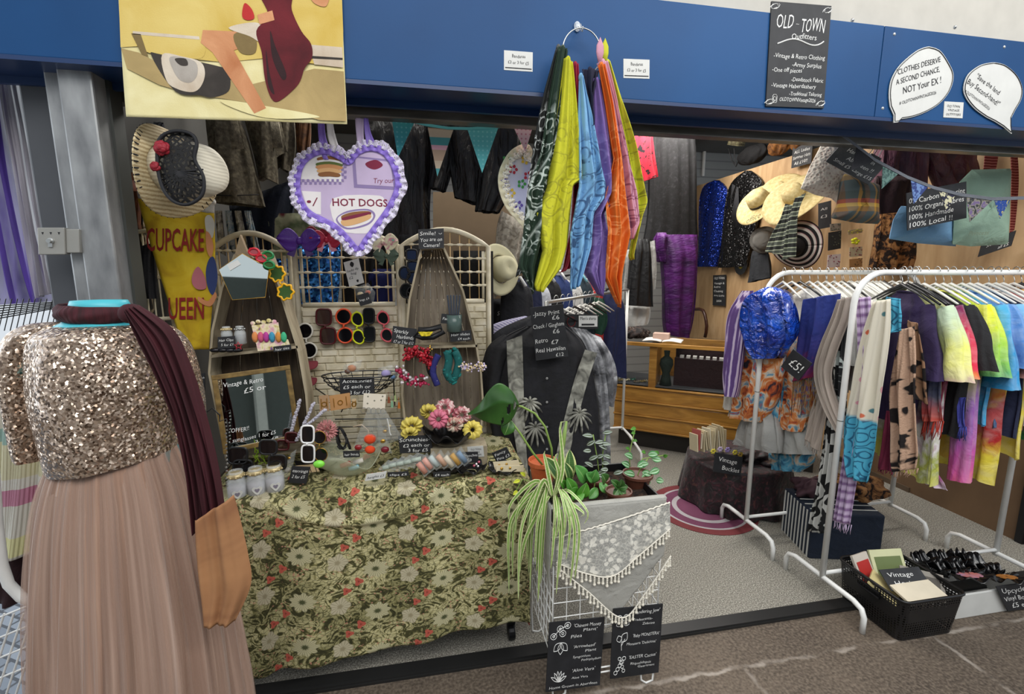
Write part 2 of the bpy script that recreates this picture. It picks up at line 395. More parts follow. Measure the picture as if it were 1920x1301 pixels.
# columns at the stall's end
b=B()
Pc=PY(1.66); 
def colm(x0t,x1t,x0b,x1b,yt,yb,P,dep):
    a,c,d,e=P(x0t,yt),P(x1t,yt),P(x0b,yb),P(x1b,yb); X0=(a.x+d.x)/2; X1=(c.x+e.x)/2
    return X0,X1
for nm,(x0,x1,Y,dep),m in (('column_1',(107,212,1.68,.05),nmat('galvanised_steel',lambda n:n.ramp(n.noise(n.vec('Object',(3,3,1)),6,5),[(.3,'#77787a'),(.7,'#a9aaaa')]),rough=.45,metal=.55)),('column_2',(60,118,1.74,.09),plain('#45474c',.5))):
    X0=PY(Y)(x0,330).x; X1=PY(Y)(x1,330).x; b=B()
    if nm=='column_1':
        k=(X1-X0); b.box((X0+k*.19,Y+.03,1.04),(k*.36,.06,2.08)); b.box((X0+k*.66,Y+.01,1.04),(k*.6,.08,2.08)); 
    else: b.box(((X0+X1)/2,Y+dep/2,1.04),(X1-X0,dep,2.08))
    struct(nm,b,m,bev=.006)
b=B(); X0=PY(1.7)(205,330).x; b.box((X0+.012,1.74,1.04),(.024,.06,2.08)); struct('column_3',b,plain('#3b3d3a',.5))
# ---------- on and under the blue fascia ----------
def pip(pts,P,c=0): return [P(x,y)+P.n*c for x,y in pts]
def flat(b,pts,P,c,m=None):
    if m is not None: b.m=m
    return b.add(pip(pts,P,c),[tuple(range(len(pts)))])
def rnd(pts,k=5): # closed smooth outline
    n=len(pts);out=[]
    for i in range(n):
        p0,p1,p2,p3=[Vector(pts[(i+j-1)%n]+(0,)) for j in range(4)]
        for q in range(k):
            s=q/k; v=.5*((2*p1)+(p2-p0)*s+(2*p0-5*p1+4*p2-p3)*s*s+(3*p1-p0-3*p2+p3)*s**3); out.append((v.x,v.y))
    return out
def arc(pts,k=4):
    f=pline([p+(0,) for p in pts]); m=(len(pts)-1)*k; return [(f(i/m).x,f(i/m).y) for i in range(m+1)]
def fan(b,pts,P,c,m=None): # outline that may be concave: let blender tessellate the ngon
    return flat(b,pts,P,c,m)
def slab(b,pts,P,c0,c1):
    n=len(pts); return b.add(pip(pts,P,c0)+pip(pts,P,c1),[tuple(range(n))[::-1],tuple(range(n,2*n))]+[(i,(i+1)%n,n+(i+1)%n,n+i) for i in range(n)])
# big printed cloth poster (plain stand-in picture: yellow bodywork, wheel, wine-red drape)
P=PY(1.592)
def painted(key,a,bcol,sc=9): return nmat('paint_'+key,lambda n:n.ramp(n.noise(n.vec('Object'),sc,6,.6),[(.3,a),(.7,bcol)]),rough=.9,bump=lambda n:n.noise(n.vec('Object'),260,1),bs=.2,bd=.002)
pm=[painted('cloth','#d8c98c','#e9dfae'),painted('yellow','#c9a94e','#dcc477',6),painted('tan','#9c8658','#b9a06c'),painted('grey','#8d8378','#b9b1a8'),painted('tyre','#2c2723','#463f3a'),painted('wine','#4a1018','#6d1c25'),painted('flesh','#b5734a','#d69b70'),painted('red','#a51d22','#c73a35'),painted('brown','#6b5836','#8b764a'),painted('dark','#241315','#3b1c20'),painted('chrome','#b9a58e','#ded2c0')]
b=B(); sheet(b,[(221,-30),(230,120),(237,219)],[(640,-30),(645,100),(651,233)],P,n=2,amp=.0012,nu=40,nv=24)
o=mk('poster_cloth',b,pm[0],solid=.001,smooth=True,label='big yellow cloth poster hanging over the blue fascia, wine-red drape and wheel printed on it',cat='poster')
b=B(); K=.0045
fan(b,[(224,-20),(641,-20),(644,60),(642,128),(585,120),(500,110),(420,118),(330,108),(262,88),(228,90)],P,K,1)
fan(b,[(229,92),(262,100),(300,120),(420,150),(470,160),(590,130),(645,135),(650,228),(600,226),(500,200),(420,186),(360,178),(300,160),(240,130)],P,K+.0003,2)
fan(b,rnd([(255,62),(330,66),(380,74),(380,110),(320,106),(280,100),(262,84)]),P,K+.0006,1)
fan(b,[(251,60),(375,70),(376,76),(251,66)],P,K+.0009,10)
fan(b,[(248,64),(266,66),(280,108),(268,104)],P,K+.0009,8)
fan(b,rnd([(286,106),(306,104),(420,128),(432,142),(430,172),(400,184),(376,180),(330,172)]),P,K+.001,4)
fan(b,rnd([(306,104),(345,108),(378,118),(386,140),(378,164),(362,174),(334,168),(314,152)]),P,K+.0013,10)
fan(b,rnd([(322,108),(366,116),(372,140),(360,156),(340,152),(326,132)]),P,K+.0016,3)
fan(b,rnd([(330,112),(350,112),(354,124),(340,124)]),P,K+.0019,4)
fan(b,[(580,85),(642,90),(644,128),(590,122)],P,K+.0006,10); fan(b,[(582,106),(643,110),(643,114),(583,111)],P,K+.0009,4)
fan(b,[(382,58),(470,62),(474,84),(440,96),(500,204),(478,214),(400,100),(378,82)],P,K+.0012,6)
fan(b,rnd([(440,66),(478,64),(480,100),(452,100)]),P,K+.0015,8)
fan(b,rnd([(430,54),(480,44),(500,60),(496,84),(470,70)]),P,K+.0016,10)
fan(b,rnd([(488,-16),(546,-16),(548,20),(566,60),(584,84),(586,110),(572,130),(560,160),(526,190),(510,186),(498,150),(492,100),(482,60),(504,30)]),P,K+.0019,5)
fan(b,rnd([(508,60),(518,90),(538,140),(530,150),(512,110)]),P,K+.0022,9); fan(b,rnd([(500,95),(507,140),(516,178),(504,160)]),P,K+.0022,9)
fan(b,rnd([(462,8),(474,20),(478,36),(466,40),(456,34),(457,16)]),P,K+.0019,7)
fan(b,[(484,30),(512,22),(516,40),(488,48)],P,K+.0024,6)
fan(b,rnd([(582,-10),(616,-10),(612,14),(590,8)]),P,K+.0019,6)
fan(b,rnd([(420,188),(500,200),(588,216),(590,222),(500,222),(430,200)]),P,K+.0009,0)
mk('printed_picture',b,pm,parent=o)
# bandana price cards
for tl,tr,bl,lb in (((945,94),(999,98),(945,131),'white bandana price card on the blue fascia beside the poster cloth'),((1169,110),(1218,112),(1169,146),'white bandana price card on the blue fascia beyond the bandana ring')):
    def deco(tb,pl,c): tb.board(pl,pl.w*.04,pl.h*.1,pl.w*.96,pl.h*.15,c-.0004,c)
    sign('price_card',lb,tl,tr,bl,PY(1.599),[('Bandanas',.28,.34,.17,.46),('£3 or 3 for £5',.14,.66,.17,.72)],mats=(WHITE,INK),cat='price card',group='bandana price cards',t=.003,shear=0,deco=deco)
# chalk list sign
def corners(tb,pl,c):
    for cx,cy in ((.06,.955),(.94,.955),(.06,.045),(.94,.045)):
        for k in range(3):
            a=k*2.1+cx*3; tb.tube([pl(cx*pl.w+.012*cos(a+t*.7)*(1+t*.2),cy*pl.h+.009*sin(a+t*.9),c) for t in range(5)],.0011,4)
    tb.tube([pl(pl.w*(.13+.78*t/16),pl.h*(.625-.035*sin(t/16*6.0+2.6)+.055*(t/16)**5),c) for t in range(17)],.0022,5)
    tb.tube([pl(pl.w*.14+x*.011,pl.h*.075+y*.016,c) for x,y in ((-.6,-.8),(.6,-.8),(.8,-.5),(.8,.6),(.5,.9),(-.5,.9),(-.8,.5),(-.8,-.5))],.001,4,closed=True)
    tb.tube([pl(pl.w*.14+.006*cos(t),pl.h*.075+.008*sin(t),c) for t in [i*.8 for i in range(8)]],.001,4,closed=True)
sign('chalk_sign','tall black chalk list board on the blue fascia headed with the shop name and swirl',(1447,2),(1559,11),(1436,199),PY(1.594),
 [('OLD',.09,.235,.135,.28),('~',.42,.21,.03,.05),('TOWN',.5,.26,.135,.4),('Outfitters',.36,.335,.055,.42),('-Vintage & Retro Clothing',.08,.525,.045,.87),('-Army Surplus',.4,.605,.045,.5),('-One off pieces',.07,.66,.045,.5),('-Deadstock Fabric',.4,.745,.042,.55),('-Vintage Haberdashery',.07,.81,.042,.76),('-Traditional Tailoring',.38,.885,.04,.56),('OLDTOWNVintage2026',.22,.945,.04,.62)],deco=corners,t=.005)
# speech bubbles
def bubble(lb,pts,base,ang,lines):
    P=PY(1.594); b=B(); slab(b,pts,P,-.003,0); o=mk('speech_bubble_sign',b,WHITE,label=lb,cat='sign')
    cx=sum(p[0] for p in pts)/len(pts); cy=sum(p[1] for p in pts)/len(pts)
    b=B(); b.tube([P(cx+(x-cx)*.965,cy+(y-cy)*.965)+P.n*.0012 for x,y in pts],.0013,5,closed=True)
    o0=P(*base); pl=Plane(o0,(cos(ang),0,sin(ang)),(-sin(ang),0,cos(ang)))
    for s,x,y,h,w in lines: b.text(s,pl,x,y,h,w,c=.0012,off=-.002,wob=.06)
    mk('lettering',b,INK,parent=o); return o
bb=arc([(1742,87),(1762,94),(1778,116),(1788,140),(1782,168),(1764,192),(1740,208),(1712,219),(1690,223)],4)+[(1684,229),(1676,230),(1676,216)]+arc([(1669,200),(1667,176),(1671,150),(1684,126),(1702,108),(1722,93),(1738,87.5)],3)
bubble('large white speech bubble card on the blue panel, clothes slogan in capitals',bb,(1684,208),.30,[("'CLOTHES DESERVE",.012,.128,.02,.2),('A SECOND CHANCE,',.004,.094,.02,.2),('NOT Your EX !',.03,.054,.025,.175),('# OLDTOWNVINTAGE2026',.008,.02,.012,.17)])
bb=arc([(1866,117),(1885,122),(1906,140),(1917,164),(1915,186),(1904,206),(1896,222)],4)+[(1896,238),(1897,251),(1882,238),(1866,228)]+arc([(1850,220),(1828,204),(1812,184),(1807,165),(1815,140),(1838,122),(1860,117)],4)
bubble('small round white speech bubble card, slogan about buying second hand',bb,(1814,149),-.42,[('"Save the land',.03,.024,.019,.135),('Buy Second-hand!"',.004,-.012,.021,.185),('# OLDTOWNVINTAGE2026',.012,-.044,.011,.145)])
sign('name_card','tiny white card between the two speech bubbles',(1771,190),(1807,192),(1769,220),PY(1.598),[('OLD TOWN',.15,.35,.16,.66),('VINTAGE',.2,.6,.15,.6),('OUTFITTERS',.12,.86,.15,.76)],mats=(WHITE,INK),t=.002,shear=0)
# ring with bandanas
P=PY(1.55); c=P(1091,98); r=(P(1127,98)-P(1055,98)).length/2
b=B(); b.tube([c+Vector((r*cos(t*PI/20),0,r*1.1*sin(t*PI/20)+.0)) for t in range(40)],.0022,8,closed=True)
ring=mk('hanging_ring',b,STEEL,smooth=True,label='thin metal ring on the blue fascia that carries the bandanas',cat='ring')
b=B(); h=P(1091,57); b.ball(P(1091,36)+Vector((0,.045,0)),(.012,.004,.016),10)
b.tube([P(1086,34)+Vector((0,.036,0)),P(1086,42)+Vector((0,.03,0)),P(1091,46)+Vector((0,.02,0)),P(1096,42)+Vector((0,.03,0)),P(1096,34)+Vector((0,.036,0))],.0018,6)
b.tube([P(1091,44)+Vector((0,.028,0)),P(1091,52)+Vector((0,.012,0)),h+Vector((0,-.004,-.004)),h+Vector((0,-.01,.008))],.0025,6)
mk('adhesive_hook',b,nmat('clear_plastic',col='#dfe4ea',rough=.15,trans=.6),smooth=True,label='clear plastic stick-on hook on the blue fascia above the ring',cat='hook')
def paisley(key,base,ink,ink2=None):
    def fn(n):
        v=n.vec('UV'); w=n.vadd(v,n.noise(v,14,2,0,.5,True),.02)
        d=n.vor(w,24); rings=n.math('PINGPONG',d,.2); a=n.math('MULTIPLY',n.ramp(rings,[(.04,1),(.06,0)]),n.ramp(n.noise(v,30,2),[(.42,.2),(.55,1)]))
        d2=n.vor(w,70); dots=n.ramp(d2,[(.14,1),(.2,0)]); ed=n.ramp(n.math('ABSOLUTE',n.math('SUBTRACT',n.vor(w,9),.42)),[(.012,1),(.02,0)])
        msk=n.ramp(n.noise(v,3.2,2),[(.45,0),(.53,1)])
        m=n.math('MULTIPLY',n.math('MAXIMUM',n.math('MAXIMUM',a,ed),n.math('MULTIPLY',dots,.8)),msk)
        o=n.sep(v); bd=n.math('ABSOLUTE',n.math('SUBTRACT',n.math('PINGPONG',n.math('ADD',o[0],n.math('MULTIPLY',o[1],.45)),.24),.19))
        m=n.math('MAXIMUM',m,n.ramp(bd,[(.0025,.8),(.0045,0)]))
        bc=n.mix(n.noise(v,7,4),tuple(x*.82 for x in lin(base)[:3])+(1,),base)
        return n.mix(n.math('MULTIPLY',m,.85),bc,ink)
    return nmat('bandana_'+key,fn,rough=.85,bump=lambda n:n.math('ADD',n.noise(n.vec('Object'),22,4),n.math('MULTIPLY',n.noise(n.vec('Object'),500,1),.15)),bs=.5,bd=.007)
bands=[ # key,label,base,ink,L,R,depth
 ('black','black and white paisley bandana hanging outermost beside the dark green one','#121513','#cfd3d0',[(1042,92),(1020,170),(1000,260),(988,340),(974,480),(966,520)],[(1052,90),(1046,180),(1040,300),(1030,400),(1016,470),(996,492)],.02),
 ('green','dark green paisley bandana ending in a long point','#17301f','#c6d0c6',[(1046,88),(1030,180),(1012,290),(992,345),(978,450),(972,500),(996,545)],[(1064,96),(1050,230),(1036,340),(1030,372),(1032,430),(1012,500),(998,552)],-.005),
 ('wine','crimson bandana between the yellow and light blue ones','#a01638','#7c1029',[(1072,122),(1070,220),(1074,330),(1070,430),(1056,505),(1050,512)],[(1084,124),(1092,230),(1098,335),(1092,350),(1076,470),(1068,500)],.03),
 ('yellow','big yellow bandana with dark outlines hanging beside the dark green one','#c9c726','#9a9722',[(1058,108),(1044,230),(1026,350),(1006,400),(1016,470),(1000,535),(1004,545)],[(1072,118),(1080,200),(1090,338),(1074,348),(1064,460),(1052,505),(1018,548)],-.02),
 ('navy','navy bandana knotted on the ring above the lilac one','#171832','#2d2f52',[(1090,132),(1092,160),(1100,190),(1106,240)],[(1122,134),(1118,150),(1110,180),(1108,240)],-.03),
 ('lightblue','light blue paisley bandana hanging at the middle of the ring','#7fb3dc','#2e4a72',[(1086,140),(1084,240),(1084,350),(1066,440),(1068,490),(1066,536),(1068,545)],[(1092,150),(1112,220),(1136,345),(1132,372),(1112,400),(1108,460),(1084,536)],-.035),
 ('lilac','lilac bandana with sharp lowest corner hanging beside the light blue one','#735a9c','#8f7ab4',[(1104,150),(1104,250),(1120,360),(1106,420),(1100,480),(1096,510),(1122,552)],[(1126,150),(1146,230),(1158,330),(1156,366),(1130,400),(1140,450),(1128,556)],-.02),
 ('pink','pale pink paisley bandana behind the orange one','#d9a0b4','#8c4a68',[(1120,118),(1142,190),(1158,300),(1160,360),(1172,420),(1180,450)],[(1140,118),(1156,200),(1178,300),(1192,360),(1200,420),(1182,448)],-.01),
 ('orange','orange bandana with the lowest point under the ring','#dd6a16','#ee9a58',[(1120,124),(1134,200),(1148,300),(1132,372),(1138,430),(1132,520),(1156,570)],[(1134,124),(1150,200),(1160,280),(1174,372),(1180,440),(1164,520),(1160,577)],-.03),
 ('lemon','lemon yellow bandana with line-drawn print, outermost on its side','#cfd230','#8a8a28',[(1136,120),(1156,200),(1176,300),(1188,400),(1176,480),(1180,488)],[(1142,118),(1168,200),(1196,290),(1216,378),(1202,404),(1182,486)],.015)]
for i,(k,lb,base,ink,L,Rr,d) in enumerate(bands):
    q=PY(1.53+d); b=B(); sheet(b,L,Rr,q,n=1.6+.4*(i%3),amp=.013,ph=i*1.7,nu=44,nv=60,top=.35,crisp=True)
    o=mk('bandana',b,paisley(k,base,ink),solid=.0012,smooth=True,label=lb,cat='bandana',group='bandanas on the ring')
    x0,y0=L[0]; x1,y1=Rr[0]; b=B(); kp=q((x0+x1)/2,(y0+y1)/2); b.ball(kp+Vector((0,.0,.0)),(.008,.01,.013),10)
    if k in('lemon','pink'): # knot ears
        b.lathe([(0,.075),(.012,.05),(.013,.03),(.006,0)],kp+Vector((-.01,0,0)),10,sy=.4)
    mk('knot',b,_M['bandana_'+k],parent=o,smooth=True)
# bunting strings
def pennant(P,x0,x1,y,y1,xt,yt,m,lb,grp='pennants of the bunting'):
    b=B(); slab(b,[(x0,y),(x1,y1),(xt,yt)],P,-.0008,.0008); return mk('pennant',b,m,parent=None,label=lb,cat='pennant',group=grp)
def dotty(key,base,dot,sc=60): return nmat(key,lambda n:n.mix(n.ramp(n.vor(n.vec('Object'),sc,rnd=0),[(.15,.9),(.25,0)]),base,dot),rough=.9)
P=PY(1.86)
string=root('bunting','turquoise bunting tape with pennants hung under the shutter channel','bunting',P(700,236))
b=B(); pts=[(740,225),(776,228),(800,234),(840,240),(880,241),(930,238),(962,235)]
b.m=0
for a,c2 in zip(pts,pts[1:]): slab(b,[(a[0],a[1]-2),(c2[0],c2[1]-2),(c2[0],c2[1]+3),(a[0],a[1]+3)],P,.001,.003)
mk('tape',b,plain('#5fb8bf',.8),parent=string)
for x0,x1,y,y1,xt,yt,m in ((735,777,226,229,746,296,dotty('teal_dots','#3f9aa0','#67b3b8')),(802,850,239,243,820,331,nmat('striped_print',lambda n:n.ramp(n.math('FRACT',n.math('MULTIPLY',n.sep(n.vec('Object'))[2],9)),[(.2,'#b59b86'),(.35,'#d8a6b6'),(.5,'#4f979c'),(.75,'#c7b6a0')],'CONSTANT'),rough=.9)),(877,934,244,240,904,324,dotty('aqua_dots','#66c3c9','#8ed7da')),(962,1000,236,234,985,285,dotty('pink_dots','#e7c3ce','#c9738d'))):
    b=B(); slab(b,[(x0,y),(x1,y1),(xt,yt)],P,-.0008,.0008); mk('pennant',b,m,parent=string)
# heart aprons
def heart(name,label,outl,P,mats,frillm,lacem,wf,wl,draw,straps):
    o=root(name,label,'apron',P(*outl[0]))
    pts=rnd(outl,6); b=B(); slab(b,pts,P,-.0015,.0015); mk('heart_panel',b,mats[0],parent=o)
    n=len(pts); cx=sum(p[0] for p in pts)/n; cy=sum(p[1] for p in pts)/n
    for nm,a0,a1,m,amp,fr in (('satin_frill',-4,wf,frillm,.006,1.1),('lace_edging',wf-3,wf+wl,lacem,.008,1.7)):
        b=B(); M=n*4
        def f(u,v):
            i=u*n; k=int(i)%n; s=i-int(i); p=pts[k];q=pts[(k+1)%n]; x=p[0]+(q[0]-p[0])*s; y=p[1]+(q[1]-p[1])*s
            pr=pts[(k-1)%n]; nx=pts[(k+2)%n]; tx=nx[0]-pr[0]; ty=nx[1]-pr[1]; l=math.hypot(tx,ty) or 1
            r=a0+(a1-a0)*v; sc=1+.12*sin(u*n*.9)*v
            return P(x+ty/l*r*sc,y-tx/l*r*sc)+P.n*(.004+amp*v*sin(i*fr*2)+.002)
        b.grid(f,M,4,5,.2); mk(nm,b,m,parent=o,smooth=True,solid=.0006)
    b=B(); draw(b); mk('printed_picture',b,mats,parent=o)
    for L,Rr,m in straps:
        b=B(); sheet(b,L,Rr,P,n=1,amp=.003,nu=6,nv=16); mk('strap',b,m,parent=o,smooth=True,solid=.001)
    return o
LACE=lambda key,c,c2:nmat(key,lambda n:n.mix(n.ramp(n.vor(n.vec('Object'),120,'DISTANCE_TO_EDGE'),[(.05,0),(.12,1)]),c,c2),rough=.8,alpha=lambda n:n.ramp(n.vor(n.vec('Object'),120,'DISTANCE_TO_EDGE'),[(.16,1),(.24,.25)]))
P=PY(1.76)
lil=plain('#c3b0cf',.85); wh=plain('#e6e0e0',.85); vio=fab('#8a6fce',rough=.4); 
hm=[lil,wh,plain('#8c7aa8',.8),plain('#7a1f3d',.8),plain('#c98e5c',.8),plain('#8a5a33',.8),plain('#d7a874',.8),plain('#5c6b34',.8)]
def hdraw(b):
    K=.0022
    fan(b,[(566,292),(636,284),(642,342),(560,336)],P,K,1)
    for i in range(18):
        for j in range(2):
            if (i+j)%2: x=562+i*4.6; fan(b,[(x,336+j*5),(x+4.6,336.3+j*5),(x+4.6,341+j*5),(x,341+j*5)],P,K+.0006,2)
    for i in range(9):
        for j in range(2):
            if (i+j)%2: y=290+i*5; fan(b,[(640+j*5,y),(645+j*5,y),(645+j*5,y+5),(640+j*5,y+5)],P,K+.0006,2)
    for y,c,w in ((298,5,22),(304,1,24),(308,7,24),(313,4,24),(320,6,22),(327,5,20)): fan(b,rnd([(618-w,y-2),(618,y-5),(618+w,y),(618+w-3,y+5),(618,y+4),(618-w+2,y+4)],3),P,K+.0009+(y-298)*.00002,c)
    fan(b,[(660,292),(735,300),(742,356),(664,352)],P,K,2); fan(b,[(666,296),(732,304),(738,350),(670,346)],P,K+.0005,0)
    fan(b,rnd([(686,306),(705,300),(718,310),(704,318),(690,314)]),P,K+.001,3)
    b.m=3; pl=Plane(P(700,344),(1,0,.06),(0,0,1)); b.text('Try our',pl,0,0,.018,.07,c=K+.001)
    fan(b,[(566,358),(602,360),(602,402),(580,400)],P,K,1); b.m=3
    pl=Plane(P(575,386),(1,0,0),(0,0,1)); b.text('•/',pl,0,0,.03,.035,c=K+.001)
    fan(b,rnd([(624,372),(700,366),(722,376),(722,418),(700,436),(650,436),(628,420)],3),P,K+.0002,1); b.m=3
    pl=Plane(P(624,386),(1,0,.01),(0,0,1)); b.text('HOT DOGS',pl,0,0,.026,.185,c=K+.001,off=.012,shear=0)
    fan(b,rnd([(630,412),(650,396),(690,392),(704,404),(690,422),(650,430)]),P,K+.0006,2); fan(b,rnd([(633,411),(652,399),(688,395),(700,405),(688,419),(652,427)]),P,K+.0008,1)
    fan(b,rnd([(640,406),(660,398),(690,396),(696,402),(680,410),(650,416)]),P,K+.0012,5); fan(b,rnd([(640,414),(660,406),(692,402),(694,410),(670,420),(646,424)]),P,K+.0014,6); fan(b,rnd([(644,408),(690,398),(692,402),(648,413)]),P,K+.0016,3)
heart('heart_apron','purple heart-shaped apron with hot dog print and frilled lace edge',[(655,306),(672,288),(696,280),(722,290),(740,320),(744,352),(728,390),(704,424),(686,448),(672,466),(656,450),(630,424),(584,400),(566,376),(560,345),(566,314),(584,294),(610,286),(636,296)],P,hm,vio,LACE('lilac_lace','#c9bde0','#f0ecf6'),8,10,hdraw,
 [([(596,225),(598,260),(606,300)],[(608,225),(612,260),(626,300)],vio),([(612,225),(616,262),(628,290)],[(624,225),(628,250),(640,290)],hm[1]),([(666,222),(668,250),(672,285)],[(682,222),(682,250),(684,282)],hm[0]),([(682,222),(684,250),(690,282)],[(690,222),(696,250),(708,276)],vio)])
P2=PY(1.9)
cm=[rampfab('cream_cloudy',[(.35,'#e6e0c0'),(.6,'#b9bedd')],scale=5,src='Object'),plain('#a8283c',.8),plain('#5b4aa0',.8),plain('#3f8f4a',.8),plain('#d8b83a',.8)]
def cdraw(b):
    for i,(x,y,c) in enumerate([(962,318,1),(945,340,2),(958,362,4),(985,300,4),(978,345,3),(972,385,2),(990,330,1),(950,300,3),(982,270,3)]):
        for k in range(5): a=k*2*PI/5; fan(b,rnd([(x+6*cos(a)+3*cos(a+q),y+6*sin(a)+3.4*sin(a+q)) for q in (0,1.5,3,4.5)],2),P2,.003+.0001*k,c)
heart('heart_apron','cream heart-shaped apron with white lace edge, half behind the green bandana',[(1000,290),(990,276),(976,276),(956,290),(940,320),(938,350),(950,385),(972,412),(1002,440),(1035,412),(1060,360),(1062,320),(1050,285),(1025,272)],P2,cm,plain('#e9e3c4',.7),LACE('cream_lace','#f2eedd','#fffdf4'),6,10,cdraw,[])
# ---------- dress form ----------
def sequin(key,base,hi,sc=150,rough=.25,metal=.75):
    def bp(n): return n.vor(n.vec('Object'),sc)
    def fn(n):
        c=n.sep(n.vor(n.vec('Object'),sc,out='Color'))[0]; return n.ramp(c,[(.2,base),(.8,hi)])
    m=nmat(key,fn,rough=rough,metal=metal,bump=bp,bs=1.0,bd=.006)
    t=m.node_tree; p=t.nodes['Principled BSDF']; n=N(t)
    # every sequin lies at its own tilt
    g=n.n('NewGeometry'); col=n.vor(n.vec('Object'),sc,out='Color')
    q=n.n('VectorMath'); q.operation='SUBTRACT'; n.L(col,q.inputs[0]); q.inputs[1].default_value=(.5,.5,.5)
    s=n.n('VectorMath'); s.operation='SCALE'; n.L(q.outputs[0],s.inputs[0]); s.inputs['Scale'].default_value=1.1
    a=n.n('VectorMath'); a.operation='ADD'; t.links.new(g.outputs['Normal'],a.inputs[0]); n.L(s.outputs[0],a.inputs[1])
    z=n.n('VectorMath'); z.operation='NORMALIZE'; n.L(a.outputs[0],z.inputs[0]); t.links.new(z.outputs[0],p.inputs['Normal'])
    return m
MC=Vector(PY(1.24)(188,700)); P=PY(1.24)
ms=root('dress_form','turquoise dress form showing only its neck above the rose gold dress','mannequin',(MC.x,1.24,0))
nk=P(190,590); tz=P(190,563).z
b=B(); b.lathe([(.001,1.02),(.13,1.03),(.12,1.15),(.15,1.28),(.13,1.36),(.075,nk.z-.015),(.062,nk.z),(.058,tz-.01),(.054,tz),(0,tz+.002)],(nk.x,1.24,0),28,sy=.8); mk('torso',b,plain('#48b6c4',.4),parent=ms,smooth=True)
b=B(); b.tube([(nk.x,1.24,1.03),(nk.x,1.24,.03)],.015,8); b.lathe([(.17,0),(.17,.012),(.02,.03),(0,.03)],(nk.x,1.24,0),24); mk('stand',b,BMETAL,parent=ms)
dr=root('sequin_dress','long dress with rose gold sequin bodice and dusty pink tulle skirt on dress form','dress',(MC.x,1.24,.2))
SEQ=sequin('rose_sequins','#86705f','#dcc6b2',230,.22,.72)
b=B(); puff(b,[(150,607),(100,614),(76,652),(78,740),(90,800),(104,872)],[(236,604),(292,612),(322,652),(334,710),(328,780),(333,835)],P,.125,2,.004,nu=56,nv=40)
mk('bodice',b,SEQ,parent=dr,smooth=True)
b=B(); puff(b,[(100,604),(46,610),(14,644),(20,700),(30,790),(38,850)],[(140,600),(112,640),(92,700),(92,760),(98,810),(102,855)],PY(1.235),.055,2,.004,nu=40,nv=30)
mk('sleeve',b,SEQ,parent=dr,smooth=True)
b=B(); puff(b,[(262,596),(300,640),(320,700),(330,740)],[(290,600),(345,650),(372,740),(378,800)],PY(1.29),.06,2,.004,nu=30,nv=20)
mk('sleeve',b,SEQ,parent=dr,smooth=True)
def tul(n):
    v=n.vec('UV'); f=n.noise(n.vec('UV',(26,1.2,1)),1.5,4); c=n.ramp(f,[(.25,'#735848'),(.5,'#967562'),(.75,'#b4937e')]); return c
TULLE=nmat('pink_tulle',tul,rough=.8,sheen=.5,bump=lambda n:n.noise(n.vec('UV',(40,1,1)),2,4),bs=.5,bd=.012)
def skirt(dep,amp,n,ph,L,Rr,al=None):
    Lf=pline([P(*q) for q in L]); Rf=pline([P(*q) for q in Rr])
    def f(u,v):
        q=2*PI*u; a,c=Lf(v),Rf(v); m=(a+c)/2; h=(c-a)/2
        k=(.25+.75*min(1,v*1.6)); w=1+amp*k*(sin(n*q+ph+1.5*sin(2.1*v))+.6*sin(n*1.7*q+2*ph+3*v)+.4*sin(n*.45*q+v*4))
        e=.11+dep*v**.8
        return m-h*cos(q)*w+Vector((0,-sin(q)*e*w,0))
    return f
SL=[(106,870),(92,930),(88,1020),(92,1120),(106,1250),(126,1420),(150,1700)]; SR=[(331,833),(358,900),(386,1000),(412,1120),(430,1240),(448,1400),(466,1700)]
b=B(); b.grid(skirt(.2,.085,19,.6,SL,SR),300,60,1.6,1.1); mk('skirt',b,TULLE,parent=dr,smooth=True)
VEIL=nmat('tulle_veil',lambda n:n.ramp(n.noise(n.vec('UV',(30,1.2,1)),1.5,4),[(.3,'#a08272'),(.7,'#c9ab99')]),rough=.85,alpha=lambda n:n.ramp(n.noise(n.vec('UV',(34,1,1)),2,4),[(.35,.25),(.7,.62)]))
b=B(); b.grid(skirt(.225,.07,13,2.2,[(104,870),(86,930),(80,1020),(82,1120),(94,1250),(112,1420),(134,1700)],[(333,833),(364,900),(394,1000),(424,1120),(444,1240),(462,1400),(480,1700)]),180,50,1.6,1.1); mk('tulle_overlay',b,VEIL,parent=dr,smooth=True)
# scarves on the form
WINE=nmat('wine_chiffon',lambda n:n.ramp(n.noise(n.vec('UV',(30,2,1)),1.3,3),[(.3,'#26060d'),(.7,'#4a0f1c')]),rough=.85,bump=lambda n:n.noise(n.vec('UV',(40,2,1)),2,3),bs=.5,bd=.01)
sc=root('scarf','long wine-red scarf knotted round the turquoise neck, hanging down over the sequin dress','scarf',(nk.x,1.2,1.3))
b=B()
def f(u,v):
    q=2*PI*u; r=.072+.012*sin(PI*v)+.002*sin(7*q+9*v); return Vector((nk.x+r*cos(q),1.24+r*.85*sin(q),nk.z+.022-.036*v+.008*cos(q)-.012*cos(q)))
b.grid(f,60,10,1,.1); mk('neck_wrap',b,WINE,parent=sc,smooth=True,solid=.004)
b=B(); kp=PY(1.17)(243,588); b.ball(kp,(.022,.018,.022),14); mk('knot',b,WINE,parent=sc,smooth=True)
b=B(); sheet(b,[(234,580),(262,640),(302,720),(332,800),(350,890),(362,1000)],[(258,572),(322,618),(352,680),(380,770),(408,880),(424,972)],PY(1.13),n=4.5,amp=.009,ph=1,nu=70,nv=50,top=.5); mk('tail',b,WINE,parent=sc,smooth=True,solid=.001)
b=B(); sheet(b,[(366,975),(374,1060),(382,1130),(384,1174)],[(436,930),(462,1040),(468,1100),(440,1166)],PY(1.1),n=1.6,amp=.007,nu=30,nv=24)
